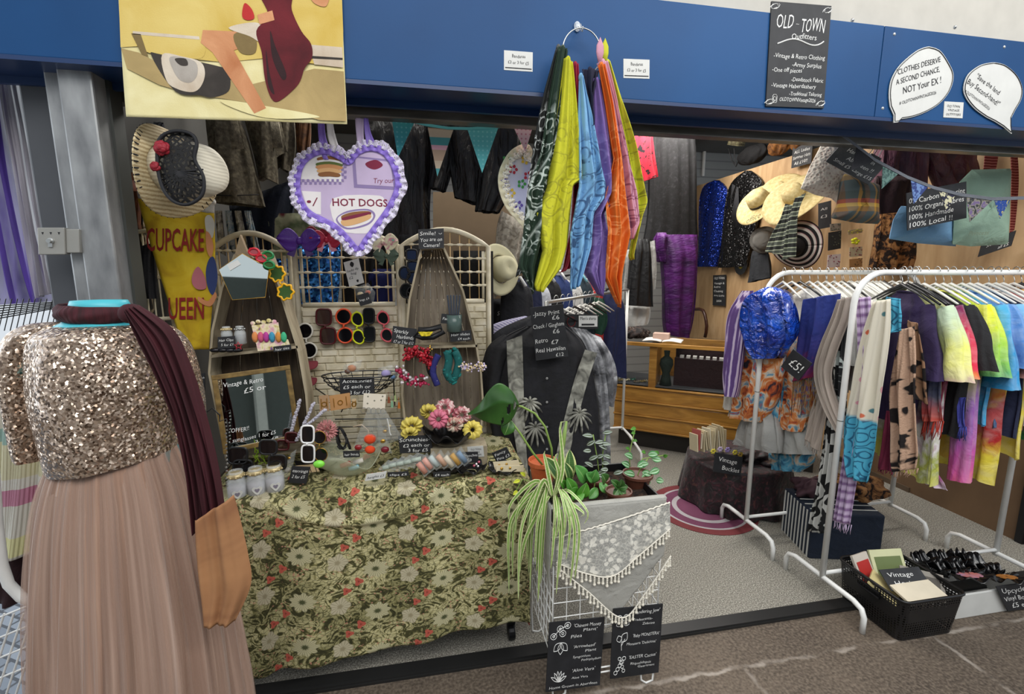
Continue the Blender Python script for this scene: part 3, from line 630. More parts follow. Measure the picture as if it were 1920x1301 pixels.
mk('scarf',b,rampfab('peach_ombre',[(.3,'#85573a'),(.55,'#a87850'),(.75,'#bd8a5e')],2,.5,vs=(1,4,1)),smooth=True,solid=.001,label='short peach orange scarf with gold hem hanging between dress and floral table',cat='scarf')
# ---------- beyond the columns ----------
def sheer(key,c1,c2,a0,a1): return nmat(key,lambda n:n.ramp(n.noise(n.vec('UV',(24,1.5,1)),1.6,3),[(.3,c1),(.7,c2)]),rough=.7,alpha=lambda n:n.ramp(n.noise(n.vec('UV',(20,2,1)),1.6,3),[(.35,a0),(.7,a1)]))
Q=PY(1.95)
b=B(); sheet(b,[(-60,120),(-60,350),(-60,575)],[(0,120),(40,330),(100,565)],Q,n=5,amp=.02,nu=50,nv=30); mk('scarf',b,sheer('purple_sheer','#37226f','#5f3fb0',.75,.98),smooth=True,label='sheer violet scarf hanging in the daylight beyond the steel column',cat='scarf')
b=B(); sheet(b,[(0,130),(30,300),(50,420),(70,560)],[(45,140),(75,300),(98,440),(118,545)],PY(1.85),n=3,amp=.015,nu=30,nv=30); mk('scarf',b,sheer('grey_lace_sheer','#77727c','#b3aeb8',.6,.95),smooth=True,label='grey fringed sheer scarf hanging against the dark column',cat='scarf')
def knit(n):
    z=n.sep(n.vec('UV'))[1]; return n.ramp(z,[(0,'#c9c4b8'),(.13,'#d88ba0'),(.19,'#d8d3c5'),(.27,'#9bb8ae'),(.31,'#d8d2b0'),(.42,'#ddd9cf'),(.45,'#c98aa2'),(.5,'#dcd8cc'),(.6,'#e0dca6'),(.68,'#dcd8cc'),(.74,'#86a99a'),(.78,'#d6d3c9')],'CONSTANT')
b=B(); sheet(b,[(-40,655),(-40,850),(-40,1035)],[(112,640),(100,850),(82,1040)],PY(1.62),n=2,amp=.015); mk('striped_jumper',b,nmat('pastel_knit',knit,rough=.95,bump=lambda n:n.wave(n.vec('UV'),50),bs=.6,bd=.006),smooth=True,solid=.006,label='cream knitted jumper with pastel stripes hanging behind the tulle skirt',cat='jumper')
b=B(); sheet(b,[(-40,1036),(-40,1120)],[(70,1036),(64,1130)],PY(1.66),n=2,amp=.015); mk('skirt',b,fab('#2a1218'),smooth=True,solid=.004,label='dark plum skirt hanging just below the striped jumper',cat='skirt')
b=B(); b.tube([PY(1.5)(x,y) for x,y in ((-20,560),(-18,800),(-6,980),(4,1060),(16,1095),(40,1120),(90,1140))],.014,10); mk('rack_frame',b,WMETAL,smooth=True,label='bent cream metal rail of a rack behind the tulle skirt',cat='rack')
b=B(); 
for k in range(7):
    b.tube([PY(1.5)(x,y) for x,y in ((-10+k*18,1150),(-60+k*18,1301))],.003,6); 
for k in range(4): b.tube([PY(1.5)(x,y) for x,y in ((-20,1165+k*38),(90,1120+k*38))],.003,6)
mk('wire_basket',b,WMETAL,label='white wire mesh on the paving beside the tulle skirt',cat='basket')
b=B()
for k in range(6): b.tube([PY(1.8)(x,y) for x,y in ((-20,600+k*4-k*9),(120,575+k*7-k*9))],.002,5)
for k in range(12): b.tube([PY(1.8)(x,y) for x,y in ((k*11,560),(k*11-14,620))],.0015,5)
mk('wire_grid',b,BMETAL,label='thin dark wire grid in the daylight behind the sequin shoulder',cat='grid')
# key switch on the column
P=PY(1.66); sw=root('key_switch','square grey metal key switch box fixed across the steel column','switch',P(120,478))
b=B(); pl=plpx((82,428),(132,428),(84,478),P); b.board(pl,0,0,pl.w,pl.h,0,.025); b.board(pl,pl.w,.005,pl.w*1.5,pl.h*.95,-.01,.02); mk('housing',b,plain('#9c9a94',.4,.4),parent=sw,bev=.002)
b=B(); b.M=Matrix.Translation(pl(pl.w*.5,pl.h*.5,.025))@Matrix.Rotation(PI/2,4,'X'); b.lathe([(.009,0),(.009,.004),(.006,.005),(.006,.012),(0,.012)],n=14); b.M=None; b.board(pl,pl.w*.42,pl.h*.28,pl.w*.58,pl.h*.5,.025,.03); mk('keyhole',b,STEEL,parent=sw)
b=B()
for x in (.2,.5,.8): b.face([(pl.w*x-.003,pl.h*.83),(pl.w*x+.003,pl.h*.83),(pl.w*x,pl.h*.73)],pl,.0256)
mk('marking',b,INK,parent=sw)
b=B(); pc=Plane(PY(1.679)(142,282),(1,0,0),(0,0,1)); b.text('L/H',pc,0,0,.02,.045,c=.002,off=-.01,shear=.3); mk('trim_8',b,INK,kind='structure')
# ---------- table with floral cloth ----------
TX0,TX1,TY0,TY1,TZ=-.80,.352,1.60,2.12,.735
tb=root('display_table','long folding table under the green floral cloth, black caster showing below','table',((TX0+TX1)/2,1.86,0))
b=B(); b.box(((TX0+TX1)/2,(TY0+TY1)/2,TZ-.018),(TX1-TX0-.02,TY1-TY0-.02,.03)); mk('table_top',b,plain('#3b342c'),parent=tb)
for x in (TX0+.08,TX1-.04):
    for y in (TY0+.09,TY1-.06):
        b=B(); b.box((x,y,.39),(.03,.03,.63)); lg=mk('leg',b,BMETAL,parent=tb)
        b=B(); b.box((x,y,.075),(.03,.02,.06)); R90=Matrix.Rotation(PI/2,3,'Y'); b.lathe([(.005,-.013),(.034,-.013),(.036,-.008),(.036,.008),(.034,.013),(.005,.013)],(x,y,.036),18,R=R90); mk('caster',b,BMETAL,parent=lg,smooth=False)
b=B(); b.box(((TX0+TX1)/2,TY0+.09,.16),(TX1-TX0-.15,.025,.03)); mk('crossbar',b,BMETAL,parent=tb)
def floral(n):
    v=n.vec('UV'); w=n.vadd(v,n.noise(v,9,2,0,.5,True),.045)
    st=n.math('PINGPONG',n.math('MULTIPLY',n.noise(w,19,2,1.6),3.2),.5); c=n.ramp(st,[(.10,'#43411f'),(.18,'#67643a'),(.27,'#a29a68'),(.38,'#c4bc8c')])
    g=n.noise(v,5,3); c=n.mix(n.ramp(g,[(.45,0),(.6,.55)]),c,'#74783a','MULTIPLY')
    le=n.vor(w,58,'DISTANCE_TO_EDGE'); c=n.mix(n.ramp(le,[(.03,.75),(.07,0)]),c,'#3e3d1f')
    sp=n.vor(v,75); c=n.mix(n.math('MULTIPLY',n.ramp(sp,[(.2,.8),(.3,0)]),n.ramp(n.noise(v,11,2),[(.5,0),(.58,1)])),c,'#c58c74')
    def flower(c,sx,sy,lx,ly,R,pet,amp,inner,outer,mid,rot=0,st=1):
        a=n.vec('UV',(sx,sy,1),(lx,ly,0),(0,0,rot)); o=n.sep(a)
        fx=n.math('SUBTRACT',n.math('FRACT',o[0]),.5); row=n.math('MODULO',n.math('FLOOR',o[0]),2); fy=n.math('SUBTRACT',n.math('FRACT',n.math('ADD',o[1],n.math('MULTIPLY',row,.5))),.5)
        X=n.math('DIVIDE',fx,sx); Y=n.math('DIVIDE',fy,sy*st); r=n.math('SQRT',n.math('ADD',n.math('MULTIPLY',X,X),n.math('MULTIPLY',Y,Y)))
        th=n.math('ARCTAN2',Y,X); k=n.math('ADD',1,n.math('MULTIPLY',n.math('COSINE',n.math('MULTIPLY',th,pet)),amp)); q=n.math('DIVIDE',n.math('DIVIDE',r,R),k)
        lines=n.ramp(n.math('ABSOLUTE',n.math('SINE',n.math('MULTIPLY',th,pet*1.5))),[(.12,inner),(.4,outer)])
        col=n.mix(n.ramp(q,[(.18,1),(.35,0)]),lines,mid)
        return n.mix(n.ramp(q,[(.9,1),(1.0,0)]),c,col)
    c=flower(c,4.1,4.6,.1,.2,.043,9,.14,'#6f7150','#bfb892','#4b4f2f')
    c=flower(c,4.1,4.6,.62,.45,.034,5,.12,'#8d8468','#beb598','#9a9072',st=1.2)
    c=flower(c,4.1,4.6,.35,.95,.015,3,.25,'#a8463a','#bb5a48','#8d3b30',st=1.3); c=flower(c,4.1,4.6,.52,.77,.014,3,.25,'#a8463a','#bb5a48','#8d3b30',st=1.2)
    return c
M_FLOR=nmat('floral_cloth',floral,rough=.85,bump=lambda n:n.math('ADD',n.noise(n.vec('Object'),7,4),n.math('MULTIPLY',n.noise(n.vec('Object'),300,1),.05)),bs=.35,bd=.02)
hem=pline([PY(1.6)(x,y) for x,y in ((395,1262),(464,1264),(498,1266),(542,1243),(620,1235),(705,1217),(773,1204),(840,1178),(908,1172),(992,1163))])
b=B()
def f(u,v):
    h=hem(u); x=h.x
    if v<.3: k=v/.3; y=TY1-(TY1-TY0)*k; return Vector((x,y,TZ+.004+.006*sin(x*9+y*7)*sin(PI*k)))
    k=(v-.3)/.7; z=TZ+.004+(h.z-TZ)*k
    sw=0
    ax=(x+.25)/.27
    if abs(ax)<1:
        zc=TZ-.015-.085*(1-ax*ax); sw=.012*math.exp(-((z-zc)/.012)**2)
    return Vector((x,TY0-.012*min(1,k*8)-.012*k*(sin(x*13+1)+.6*sin(x*29+k*2))-sw-.01*k,z))
b.grid(f,150,110,1.16,1.15)
for face_uv in b.uv: pass
mk('tablecloth',b,M_FLOR,smooth=True,solid=.002,label='olive green floral cloth with red tulips draped over the display table',cat='tablecloth')
b=B()
def f(u,v):
    y=TY0+(TY1-TY0)*u; z=TZ+.003-(TZ-.13)*v; return Vector((TX1+.008+.01*v*sin(y*25),y-.01,z))
b.grid(f,24,20,.5,.6); mk('tablecloth_side',b,M_FLOR,smooth=True,solid=.002,parent=SC.objects['tablecloth'])
# ---------- wicker folding screen ----------
CANE=rampfab('cream_cane',[(.3,'#c4b898'),(.55,'#e4dac0'),(.8,'#f0e9d6')],14,.5,src='Object',rough=.55)
ROD=plain('#c8a877',.5)
def screen(label,xa,xb,ya,yb,arch,ywin,P,yb0=None,rods=6,lat=4):
    """xa..xb px edges, ya px of the side tops, arch px rise, ywin px of the lattice foot"""
    A=P(xa,ya); Bq=P(xb,yb); o=root('wicker_screen_panel',label,'screen',(A.x,A.y,0),'panels of the wicker folding screen')
    w=Bq.x-A.x; zt=(A.z+Bq.z)/2; zw=P((xa+xb)/2,ywin).z; ar=arch; Y0=A.y
    def top(u): return zt+ar*sin(PI*u)
    b=B(); b.tube([(A.x,Y0,.0),(A.x,Y0,zt)]+[(A.x+w*u/12,Y0,top(u/12)) for u in range(1,12)]+[(A.x+w,Y0,zt),(A.x+w,Y0,0)],.0125,8)
    b.tube([(A.x+.02,Y0,zw-.012),(A.x+w-.02,Y0,zw-.012)],.011,8); b.tube([(A.x+.024,Y0,zw),(A.x+.024,Y0,zt-.02)],.007,6); b.tube([(A.x+w-.024,Y0,zw),(A.x+w-.024,Y0,zt-.02)],.007,6)
    mk('frame',b,CANE,parent=o,smooth=True)
    b=B()
    for i in range(1,rods+1):
        u=i/(rods+1); b.tube([(A.x+w*u,Y0,zw-.01),(A.x+w*u,Y0,top(u)-.004)],.0028,6)
    b2=B()
    for j in range(1,lat+1):
        z=zw+(zt-zw+.02)*j/(lat+.2); b2.tube([(A.x+.02,Y0-.003,z),(A.x+w-.02,Y0-.003,z)],.003,6)
        for i in range(0,rods+2):
            u=i/(rods+1); x=A.x+w*u
            b2.ball((min(max(x,A.x+.02),A.x+w-.02),Y0-.003,z),(.017,.006,.0065),8,m=6)
    mk('lattice_rods',b,ROD,parent=o,smooth=True); mk('lattice_bands',b2,CANE,parent=o,smooth=True)
    b=B(); r=0; z=zw-.035; rnd_=random.Random(int(xa))
    while z>.55:
        hh=.026+.008*rnd_.random(); nb=6 if hh<.03 else 5; x=A.x+.01-(r%2)*w/nb/2
        while x<A.x+w-.012:
            x1=min(x+w/nb,A.x+w-.01); x0=max(x,A.x+.012)
            if x1-x0>.008: b.add([(x0+.001,Y0-.002,z),(x1-.001,Y0-.002,z),(x1-.001,Y0-.002,z-hh+.003),(x0+.001,Y0-.002,z-hh+.003),(x0+.006,Y0-.009,z-.003),(x1-.006,Y0-.009,z-.003),(x1-.006,Y0-.009,z-hh+.006),(x0+.006,Y0-.009,z-hh+.006)],[(4,7,6,5),(0,4,5,1),(1,5,6,2),(2,6,7,3),(3,7,4,0)])
            x+=w/nb
        z-=hh; r+=1
    b.box((A.x+w/2,Y0+.001,(zw-.02+.1)/2),(w-.02,.004,zw-.12))
    mk('woven_panel',b,CANE,parent=o,smooth=False)
    return o
SY=2.2
screen('wicker screen panel behind the tall shelf with the round-cornered arch and sunglasses hooks',392,544,462,478,.075,600,PY(2.24),rods=8,lat=3)
screen('middle wicker screen panel carrying the row of coloured sunglasses',551,745,458,458,.06,566,PY(SY),rods=8,lat=4)
screen('wicker screen panel with pale arch behind the smile camera sign',752,915,458,466,.075,560,PY(2.19),rods=8,lat=4)
b=B(); bx=PY(2.24); a=bx(916,470); c=bx(922,560); b.box(((a.x+c.x)/2,2.25,1.35),(.03,.02,.5)); mk('panel_edge',b,BLACK,label='black board edge standing beside the arched wicker panel',cat='board')
# ---------- coffin-shaped shelves ----------
OAKG=nmat('weathered_wood',lambda n:n.ramp(n.noise(n.vec('Object',(9,9,1)),3,6,1),[(.25,'#4d4439'),(.5,'#7a6e5f'),(.75,'#9c907e')]),rough=.75,bump=lambda n:n.noise(n.vec('Object',(30,30,2)),3,4),bs=.4,bd=.003)
OAKL=nmat('pale_wood',lambda n:n.ramp(n.noise(n.vec('Object',(9,9,1)),3,6,1),[(.25,'#8d8068'),(.75,'#b9ac92')]),rough=.7)
OAKD=nmat('dark_wood',lambda n:n.ramp(n.noise(n.vec('Object',(9,9,1)),3,6,1),[(.25,'#2c241c'),(.5,'#4a3d30'),(.75,'#6b5b48')]),rough=.75)
def coffin(label,outl,P,dep,planks,shelves,back,edge,loc=None):
    pts=[P(*q) for q in outl]; o=root('coffin_shelf',label,'shelf',Vector((sum(p.x for p in pts)/len(pts),pts[0].y,min(p.z for p in pts))),'coffin-shaped shelves on the table')
    D=Vector((0,dep,0)); n=len(pts)
    # planked back: vertical boards clipped to the outline
    zs=[p.z for p in pts]; x0=min(p.x for p in pts); x1=max(p.x for p in pts)
    def span(x):
        hit=[]
        for i in range(n):
            p,q=pts[i],pts[(i+1)%n]
            if (p.x-x)*(q.x-x)<0: hit.append(p.z+(q.z-p.z)*(x-p.x)/(q.x-p.x))
        return (min(hit),max(hit)) if len(hit)>=2 else None
    def xat(z):
        hit=[]
        for i in range(n):
            p,q=pts[i],pts[(i+1)%n]
            if (p.z-z)*(q.z-z)<0: hit.append(p.x+(q.x-p.x)*(z-p.z)/(q.z-p.z))
        return (min(hit),max(hit)) if len(hit)>=2 else None
    b=B(); Z0,Z1=min(zs)+.006,max(zs)-.004; m=14
    for k in range(planks):
        vs=[];fs=[]
        for j in range(m+1):
            z=Z0+(Z1-Z0)*j/m; s=xat(z) or xat(z-.01) or xat(z+.01); a=s[0]+(s[1]-s[0])*k/planks+.001; c=s[0]+(s[1]-s[0])*(k+1)/planks-.001; off=.004*(k%2)
            vs+= [(a,pts[0].y+dep-off,z),(c,pts[0].y+dep-off,z)]
        fs=[(2*j,2*j+1,2*j+3,2*j+2) for j in range(m)]; b.add(vs,fs)
    bp=mk('back_board',b,back,parent=o,solid=.006)
    for i in range(n):
        p,q=pts[i],pts[(i+1)%n]; t=(q-p); l=t.length; t.normalize(); nn=t.cross(Vector((0,1,0))).normalized()*.004
        b=B(); b.add([p-nn,p+nn,q+nn,q-nn,p-nn+D,p+nn+D,q+nn+D,q-nn+D],[(0,1,2,3),(4,7,6,5),(0,4,5,1),(2,6,7,3),(0,3,7,4),(1,5,6,2)])
        mk('side_board',b,edge,parent=o)
    for (xa,ya,xb,yb) in shelves:
        p,q=P(xa,ya),P(xb,yb); b=B(); b.add([p+Vector((0,0,-.006)),p+Vector((0,0,.004)),q+Vector((0,0,.004)),q+Vector((0,0,-.006))]+[p+D+Vector((0,0,-.006)),p+D+Vector((0,0,.004)),q+D+Vector((0,0,.004)),q+D+Vector((0,0,-.006))],[(0,3,2,1),(4,5,6,7),(0,1,5,4),(2,3,7,6),(0,4,7,3),(1,2,6,5)])
        mk('shelf_board',b,edge,parent=o)
    return o
PL=PYAW(-.52,1.93,8); PL=PY(1.9)
coffin('dark brown coffin-shaped shelf holding hair clips and the pop box',[(440,478),(496,474),(532,570),(560,660),(574,740),(582,845),(424,860),(392,700),(398,620),(416,540)],PL,.1,9,[(396,668,558,650)],OAKD,OAKL)
PR=PY(1.9)
coffin('pale grey coffin-shaped shelf with black sign on its top and hair slides inside',[(790,466),(832,464),(868,545),(892,640),(902,700),(906,760),(900,826),(764,833),(754,740),(758,660),(768,560)],PR,.1,8,[(757,652,895,648)],OAKG,OAKL)
# ---------- sunglasses, mirrors and small goods ----------
GLASSD=nmat('dark_lens',col='#0c0c10',rough=.08,coat=.5); GLASSB=nmat('brown_lens',col='#2a1413',rough=.1,coat=.5); GLASSP=nmat('pink_lens',col='#a4525a',rough=.12,coat=.5); GLASSG=nmat('green_lens',col='#3f5a30',rough=.12)
MIRROR=nmat('mirror_glass',col='#cfd6d2',rough=.02,metal=1)
CLEAR=nmat('clear_glass',col='#f2f6f6',rough=.03,alpha=.28,spec=.8); FILM=nmat('clear_film',col='#c9cecc',rough=.15,alpha=.22,spec=.8)
def lensout(c,rx,ry,kind,n=28,up=(1,0)):
    out=[]
    for i in range(n):
        q=2*PI*i/n; x,y=cos(q),sin(q)
        if kind=='round': a,b=x,y
        elif kind=='square': a=math.copysign(abs(x)**.5,x); b=math.copysign(abs(y)**.5,y)
        elif kind=='flower': k=1+.14*cos(7*q); a,b=x*k,y*k
        elif kind=='cat': k=1+.28*max(0,cos(q-.8))**3; a,b=x*k,y*k*.85
        elif kind=='half': a,b=x,max(y,-.35)
        out.append((c[0]+rx*a,c[1]+ry*b))
    return out
def shades(label,c1,c2,rx,ry,kind,fr,ln,P=PY(2.17),t=.0042,d=.012,arms=1,group=None):
    n=P.n; o=root('sunglasses',label,'sunglasses',P((c1[0]+c2[0])/2,(c1[1]+c2[1])/2)+n*d,group)
    b=B()
    outs=[lensout(c,rx,ry,kind) for c in (c1,c2)]
    for q in outs: b.tube([P(x,y)+n*d for x,y in q],t,7,closed=True)
    dx,dy=c2[0]-c1[0],c2[1]-c1[1]; l=math.hypot(dx,dy) or 1
    e=(rx if abs(dx)>abs(dy) else ry)/l; k=(-dy/l*2,dx/l*2)
    b.tube([P(c1[0]+dx*e,c1[1]+dy*e)+n*d,P((c1[0]+c2[0])/2+k[0],(c1[1]+c2[1])/2+k[1])+n*(d+.004),P(c2[0]-dx*e,c2[1]-dy*e)+n*d],t*.9,6); mk('frame',b,fr,parent=o,smooth=True)
    for q in outs: b=B(); b.add([P(x,y)+n*(d-.0015) for x,y in q]+[P(x,y)+n*(d+.0005) for x,y in q],[tuple(range(28))[::-1],tuple(range(28,56))]+[(i,(i+1)%28,28+(i+1)%28,28+i) for i in range(28)]); mk('lens',b,ln,parent=o)
    if arms:
        for c,s in ((c1,-1),(c2,1)):
            b=B(); p=P(c[0]+dx/l*s*(rx if abs(dx)>abs(dy) else ry),c[1]+dy/l*s*(rx if abs(dx)>abs(dy) else ry))+n*d; q=P(c[0],c[1]); b.tube([p,p-n*.016+(q-p)*.1,(p*.45+q*.55)-n*.018,q-n*.02+(q-p)*.6],[t*.8,t*.8,t*.7,t*.6],6); mk('arm',b,fr,parent=o,smooth=True)
    return o
cw=plain('#e4dfd2',.3)
shades('white round sunglasses hung upright on the wicker beside the dark shelf',(573,620),(581,656),14,14,'round',cw,GLASSD)
shades('rimless pink-red sunglasses hanging just under the white round pair',(584,680),(582,711),13,11,'half',plain('#8f3f48',.3),GLASSP,t=.0018)
shades('dark maroon square sunglasses beside the orange round pair',(608,594),(616,629),14,15,'square',plain('#4e1018',.3),GLASSB)
shades('orange round sunglasses on the wicker screen',(645,593),(648,628),14,14,'round',plain('#e0532c',.3),GLASSD)
shades('neon yellow cat-eye sunglasses on the wicker screen',(670,597),(672,630),10,14,'cat',plain('#d8e21c',.3),GLASSD)
shades('plain black sunglasses folded beside the neon yellow pair',(692,592),(693,626),10,14,'square',BLACK,GLASSD)
shades('coral pink cat-eye sunglasses last in the row on the screen',(718,595),(725,627),10,13,'cat',plain('#e0606a',.3),GLASSD)
shades('yellow flower-rimmed sunglasses hanging beside the hexagonal mirror',(521,513),(537,547),14,14,'flower',plain('#e3a90f',.35),GLASSG,P=PY(1.88))
shades('black wire sunglasses peeping out beside the dark shelf edge',(541,600),(543,616),7,8,'round',BLACK,GLASSD,P=PY(2.1),arms=0)
shades('large dark sunglasses on the arched screen, topmost of three',(772,478),(774,500),10,10,'square',BLACK,nmat('blue_lens',col='#25304a',rough=.1),P=PY(2.12))
shades('black round sunglasses on the arched screen, middle of three',(759,512),(774,520),10,12,'round',BLACK,nmat('blue_lens'),P=PY(2.12))
shades('black aviator sunglasses on the arched screen, lowest of three',(762,545),(774,550),11,13,'round',BLACK,GLASSD,P=PY(2.12))
shades('red bow-shaped sunglasses perched above the hexagonal mirror',(478,472),(492,484),9,7,'cat',plain('#c01f30',.3),GLASSP,P=PY(1.84))
shades('green bow-shaped sunglasses beside the red pair',(504,478),(506,496),9,7,'cat',plain('#1f7a42',.3),GLASSG,P=PY(1.84))
shades('white thick-framed sunglasses standing on the floral table',(578,812),(579,848),12,16,'square',plain('#f0efee',.25),GLASSD,P=PY(1.72),t=.0035)
shades('thin gold round sunglasses standing behind the white thick-framed pair',(600,818),(603,850),12,12,'round',BRASS,GLASSD,P=PY(1.74),t=.0014)
def big(label,c1,c2,rx,ry,ln=GLASSD,fr=BLACK,P=PY(1.74)): return shades(label,c1,c2,rx,ry,'square',fr,ln,P=P,t=.004)
big('glossy black oversized sunglasses leaning below the framed mirror',(505,836),(522,864),16,13,P=PY(1.70)); big('dark red sunglasses lying behind the black oversized pair',(532,832),(548,818),11,9,GLASSB,plain('#4a1418',.3),PY(1.8)); big('black velvet sunglasses beside the glass jars',(448,852),(458,875),18,15)
# framed mirror
P=PN((-.62,1.82,.9),(-.33,.93,-.18)); mr=root('framed_mirror','gilt-framed mirror leaning in the dark shelf with white handwritten offer','mirror',P(417,851))
pl=plpx((396,704),(543,684),(419,851),P); 
b=B(); fw=.018
for a in ((0,0,pl.w,fw),(0,pl.h-fw,pl.w,pl.h),(0,fw,fw,pl.h-fw),(pl.w-fw,fw,pl.w,pl.h-fw)): b.board(pl,*a,0,.014)
mk('frame',b,nmat('old_gilt',lambda n:n.ramp(n.noise(n.vec('Object'),30,4),[(.3,'#54401c'),(.7,'#8f7440')]),rough=.45,metal=.3),parent=mr,bev=.002)
b=B(); b.board(pl,fw,fw,pl.w-fw,pl.h-fw,.002,.006); mk('mirror_glass',b,MIRROR,parent=mr)
b=B()
for s,x,y,h,w in (('Vintage & Retro',.12,.83,.06,.5),('£5 or',.36,.72,.07,.28),('OFFER!!',.13,.24,.055,.22),('sunglasses 1 for £5',.13,.12,.05,.55),('2 for £8',.4,.05,.04,.3)): b.text(s,pl,x*pl.w,y*pl.h,h*pl.h,w*pl.w,c=.0065,wob=.1)
mk('lettering',b,CHALK,parent=mr)
# small five-sided mirror
P=PN((-.62,1.83,1.45),(-.3,.93,-.1)); hx=[(411,506),(454,476),(504,503),(497,557),(436,562)]; b=B(); slab(b,hx,P,0,.006); mm=mk('small_mirror',b,MIRROR,label='five-sided frameless mirror propped on top of the dark shelf',cat='mirror')
b=B(); b.tube([P(*q)+P.n*.004 for q in hx],.0022,6,closed=True); mk('edge',b,BRASS,parent=mm)
b=B(); fan(b,[(426,497),(446,488),(452,496),(432,508)],P,.012); mk('price_label',b,WHITE,label='blank white price sticker on the five-sided mirror',cat='sticker')
b=B(); bx=PY(1.87); slab(b,[(440,486),(452,440),(464,470),(476,484)],bx,-.01,.01); mk('kraft_cone',b,fab('#8d7a60'),label='brown knitted beret corner standing behind the five-sided mirror',cat='hat')
# jars with bottle-cap rims
def jar(label,P,x,y0,y1,w,body,lidm,group=None,disc=True):
    bt=P(x,y0); tp=P(x,y1); r=w; h=tp.z-bt.z; o=root('glass_jar',label,'jar',(bt.x,bt.y,bt.z),group)
    b=B(); b.lathe([(r*.9,0),(r,.004),(r,h*.62),(r*.75,h*.8),(r*.68,h),(r*.62,h),(r*.66,h*.78),(r*.92,h*.6),(r*.92,.006)],(bt.x,bt.y,bt.z),20); mk('glass',b,CLEAR,parent=o,smooth=True)
    b=B(); b.lathe([(r*.88,.006),(r*.9,h*.5),(0,h*.52)],(bt.x,bt.y,bt.z),16); mk('filling',b,body,parent=o,smooth=True)
    b=B(); vs=[(r*.78,h*.8),(r*.84,h*.86),(r*.7,h*.93)]; b.lathe(vs,(bt.x,bt.y,bt.z),20); 
    for k in range(10): a=2*PI*k/10; b.ball((bt.x+r*.84*cos(a),bt.y+r*.84*sin(a),bt.z+h*.84),.004,6,m=4)
    mk('cap_rim',b,lidm,parent=o,smooth=True)
    if disc:
        b=B(); hp=rnd([(0,-.016),(.012,-.004),(.016,.006),(.009,.013),(0,.009),(-.009,.013),(-.016,.006),(-.012,-.004)],3)
        q=Plane((bt.x+.012,bt.y-r-.001,bt.z+h*.34),(1,.25,0),(0,0,1)); b.prism(hp,q,0,.001); mk('heart_label',b,WHITE,parent=o)
        b=B(); b.prism([(x*.5,y*.5) for x,y in hp],q,.0011,.0016); mk('heart_print',b,plain('#7d7786'),parent=o)
gry=plain('#a9a3ae',.7); gold=plain('#cdb98a',.35,.4)
jar('glass jar with white heart label, outermost of three beside the wine-red scarf',PY(1.66),447,938,882,.032,gry,gold,'heart jars'); jar('glass jar with white heart label, middle of three on the floral cloth',PY(1.67),483,930,876,.032,gry,gold,'heart jars'); jar('glass jar with white heart label, beside the small black price card',PY(1.68),517,922,870,.032,gry,gold,'heart jars')
jar('small jar of black hair clips behind the hair clips sign',PY(1.88),427,645,612,.02,BLACK,gold,disc=False); jar('small jar of dark pins beside the pop box',PY(1.88),452,645,611,.02,plain('#3b3a44'),STEEL,disc=False)
# hair clip corner
sign('chalk_sign','little black sign for hair clips on the dark shelf',(408,632),(440,630),(408,654),PY(1.85),[('Hair Clips',.08,.4,.22,.84),('5 for £1',.2,.8,.22,.7)])
b=B(); q=rnd([(0,.014),(.004,.004),(.014,.004),(.006,-.003),(.009,-.013),(0,-.006),(-.009,-.013),(-.006,-.003),(-.014,.004),(-.004,.004)],1); pq=Plane(PY(1.84)(447,648),(1,0,0),(0,0,1)); b.tube([pq(x,y) for x,y in q],.0014,5,closed=True); mk('hair_clip',b,plain('#c8203c'),label='red outlined star hair clip on the dark shelf',cat='hair clip')
for i,(x,c) in enumerate([(404,'#16151a'),(418,'#101014'),(432,'#1b1a1f'),(445,'#121216')]):
    b=B(); b.ball(PY(1.86)(x,656),(.02,.015,.009),10); mk('hair_claw',b,plain(c,.25),smooth=True,label='black hair claw lying along the edge of the dark shelf',cat='hair clip',group='black hair claws')
P=PY(1.86); pb=root('pop_box','open pink and yellow flowered box of colourful hair ties on the dark shelf','box',P(490,658))
b=B(); slab(b,[(480,640),(540,636),(546,652),(484,658)],P,0,.004); slab(b,[(472,610),(522,604),(528,640),(480,644)],PY(1.89),0,.003); mk('box',b,rampfab('flower_print',[(.35,'#d9a0b0'),(.5,'#efe3c0'),(.62,'#c8b868'),(.7,'#7a4f8a')],40,.5,src='Object',rough=.5),parent=pb)
b=B()
for k,(x,y) in enumerate([(474,606),(484,603),(494,604),(504,601),(514,603)]): b.ball(PY(1.89)(x,y),(.009,.004,.008),8)
mk('scalloped_edge',b,rampfab('flower_print'),parent=pb)
for i,(x,c,nm) in enumerate([(478,'#d88a50','apricot'),(489,'#c9587a','rose'),(499,'#b13b8e','magenta'),(510,'#3a8fb0','teal blue'),(522,'#d08a3e','orange'),(532,'#3fae7e','mint')]):
    b=B(); b.ball(PY(1.855)(x,632),(.011,.01,.02),10); mk('hair_tie',b,fab(c),smooth=True,label=f'{nm} velvet hair tie standing in the flowered pop box',cat='hair tie')
sign('chalk_sign','tiny black sign under the pop box on the dark shelf',(512,650),(545,646),(513,660),PY(1.84),[('hair ties',.1,.8,.5,.8)])
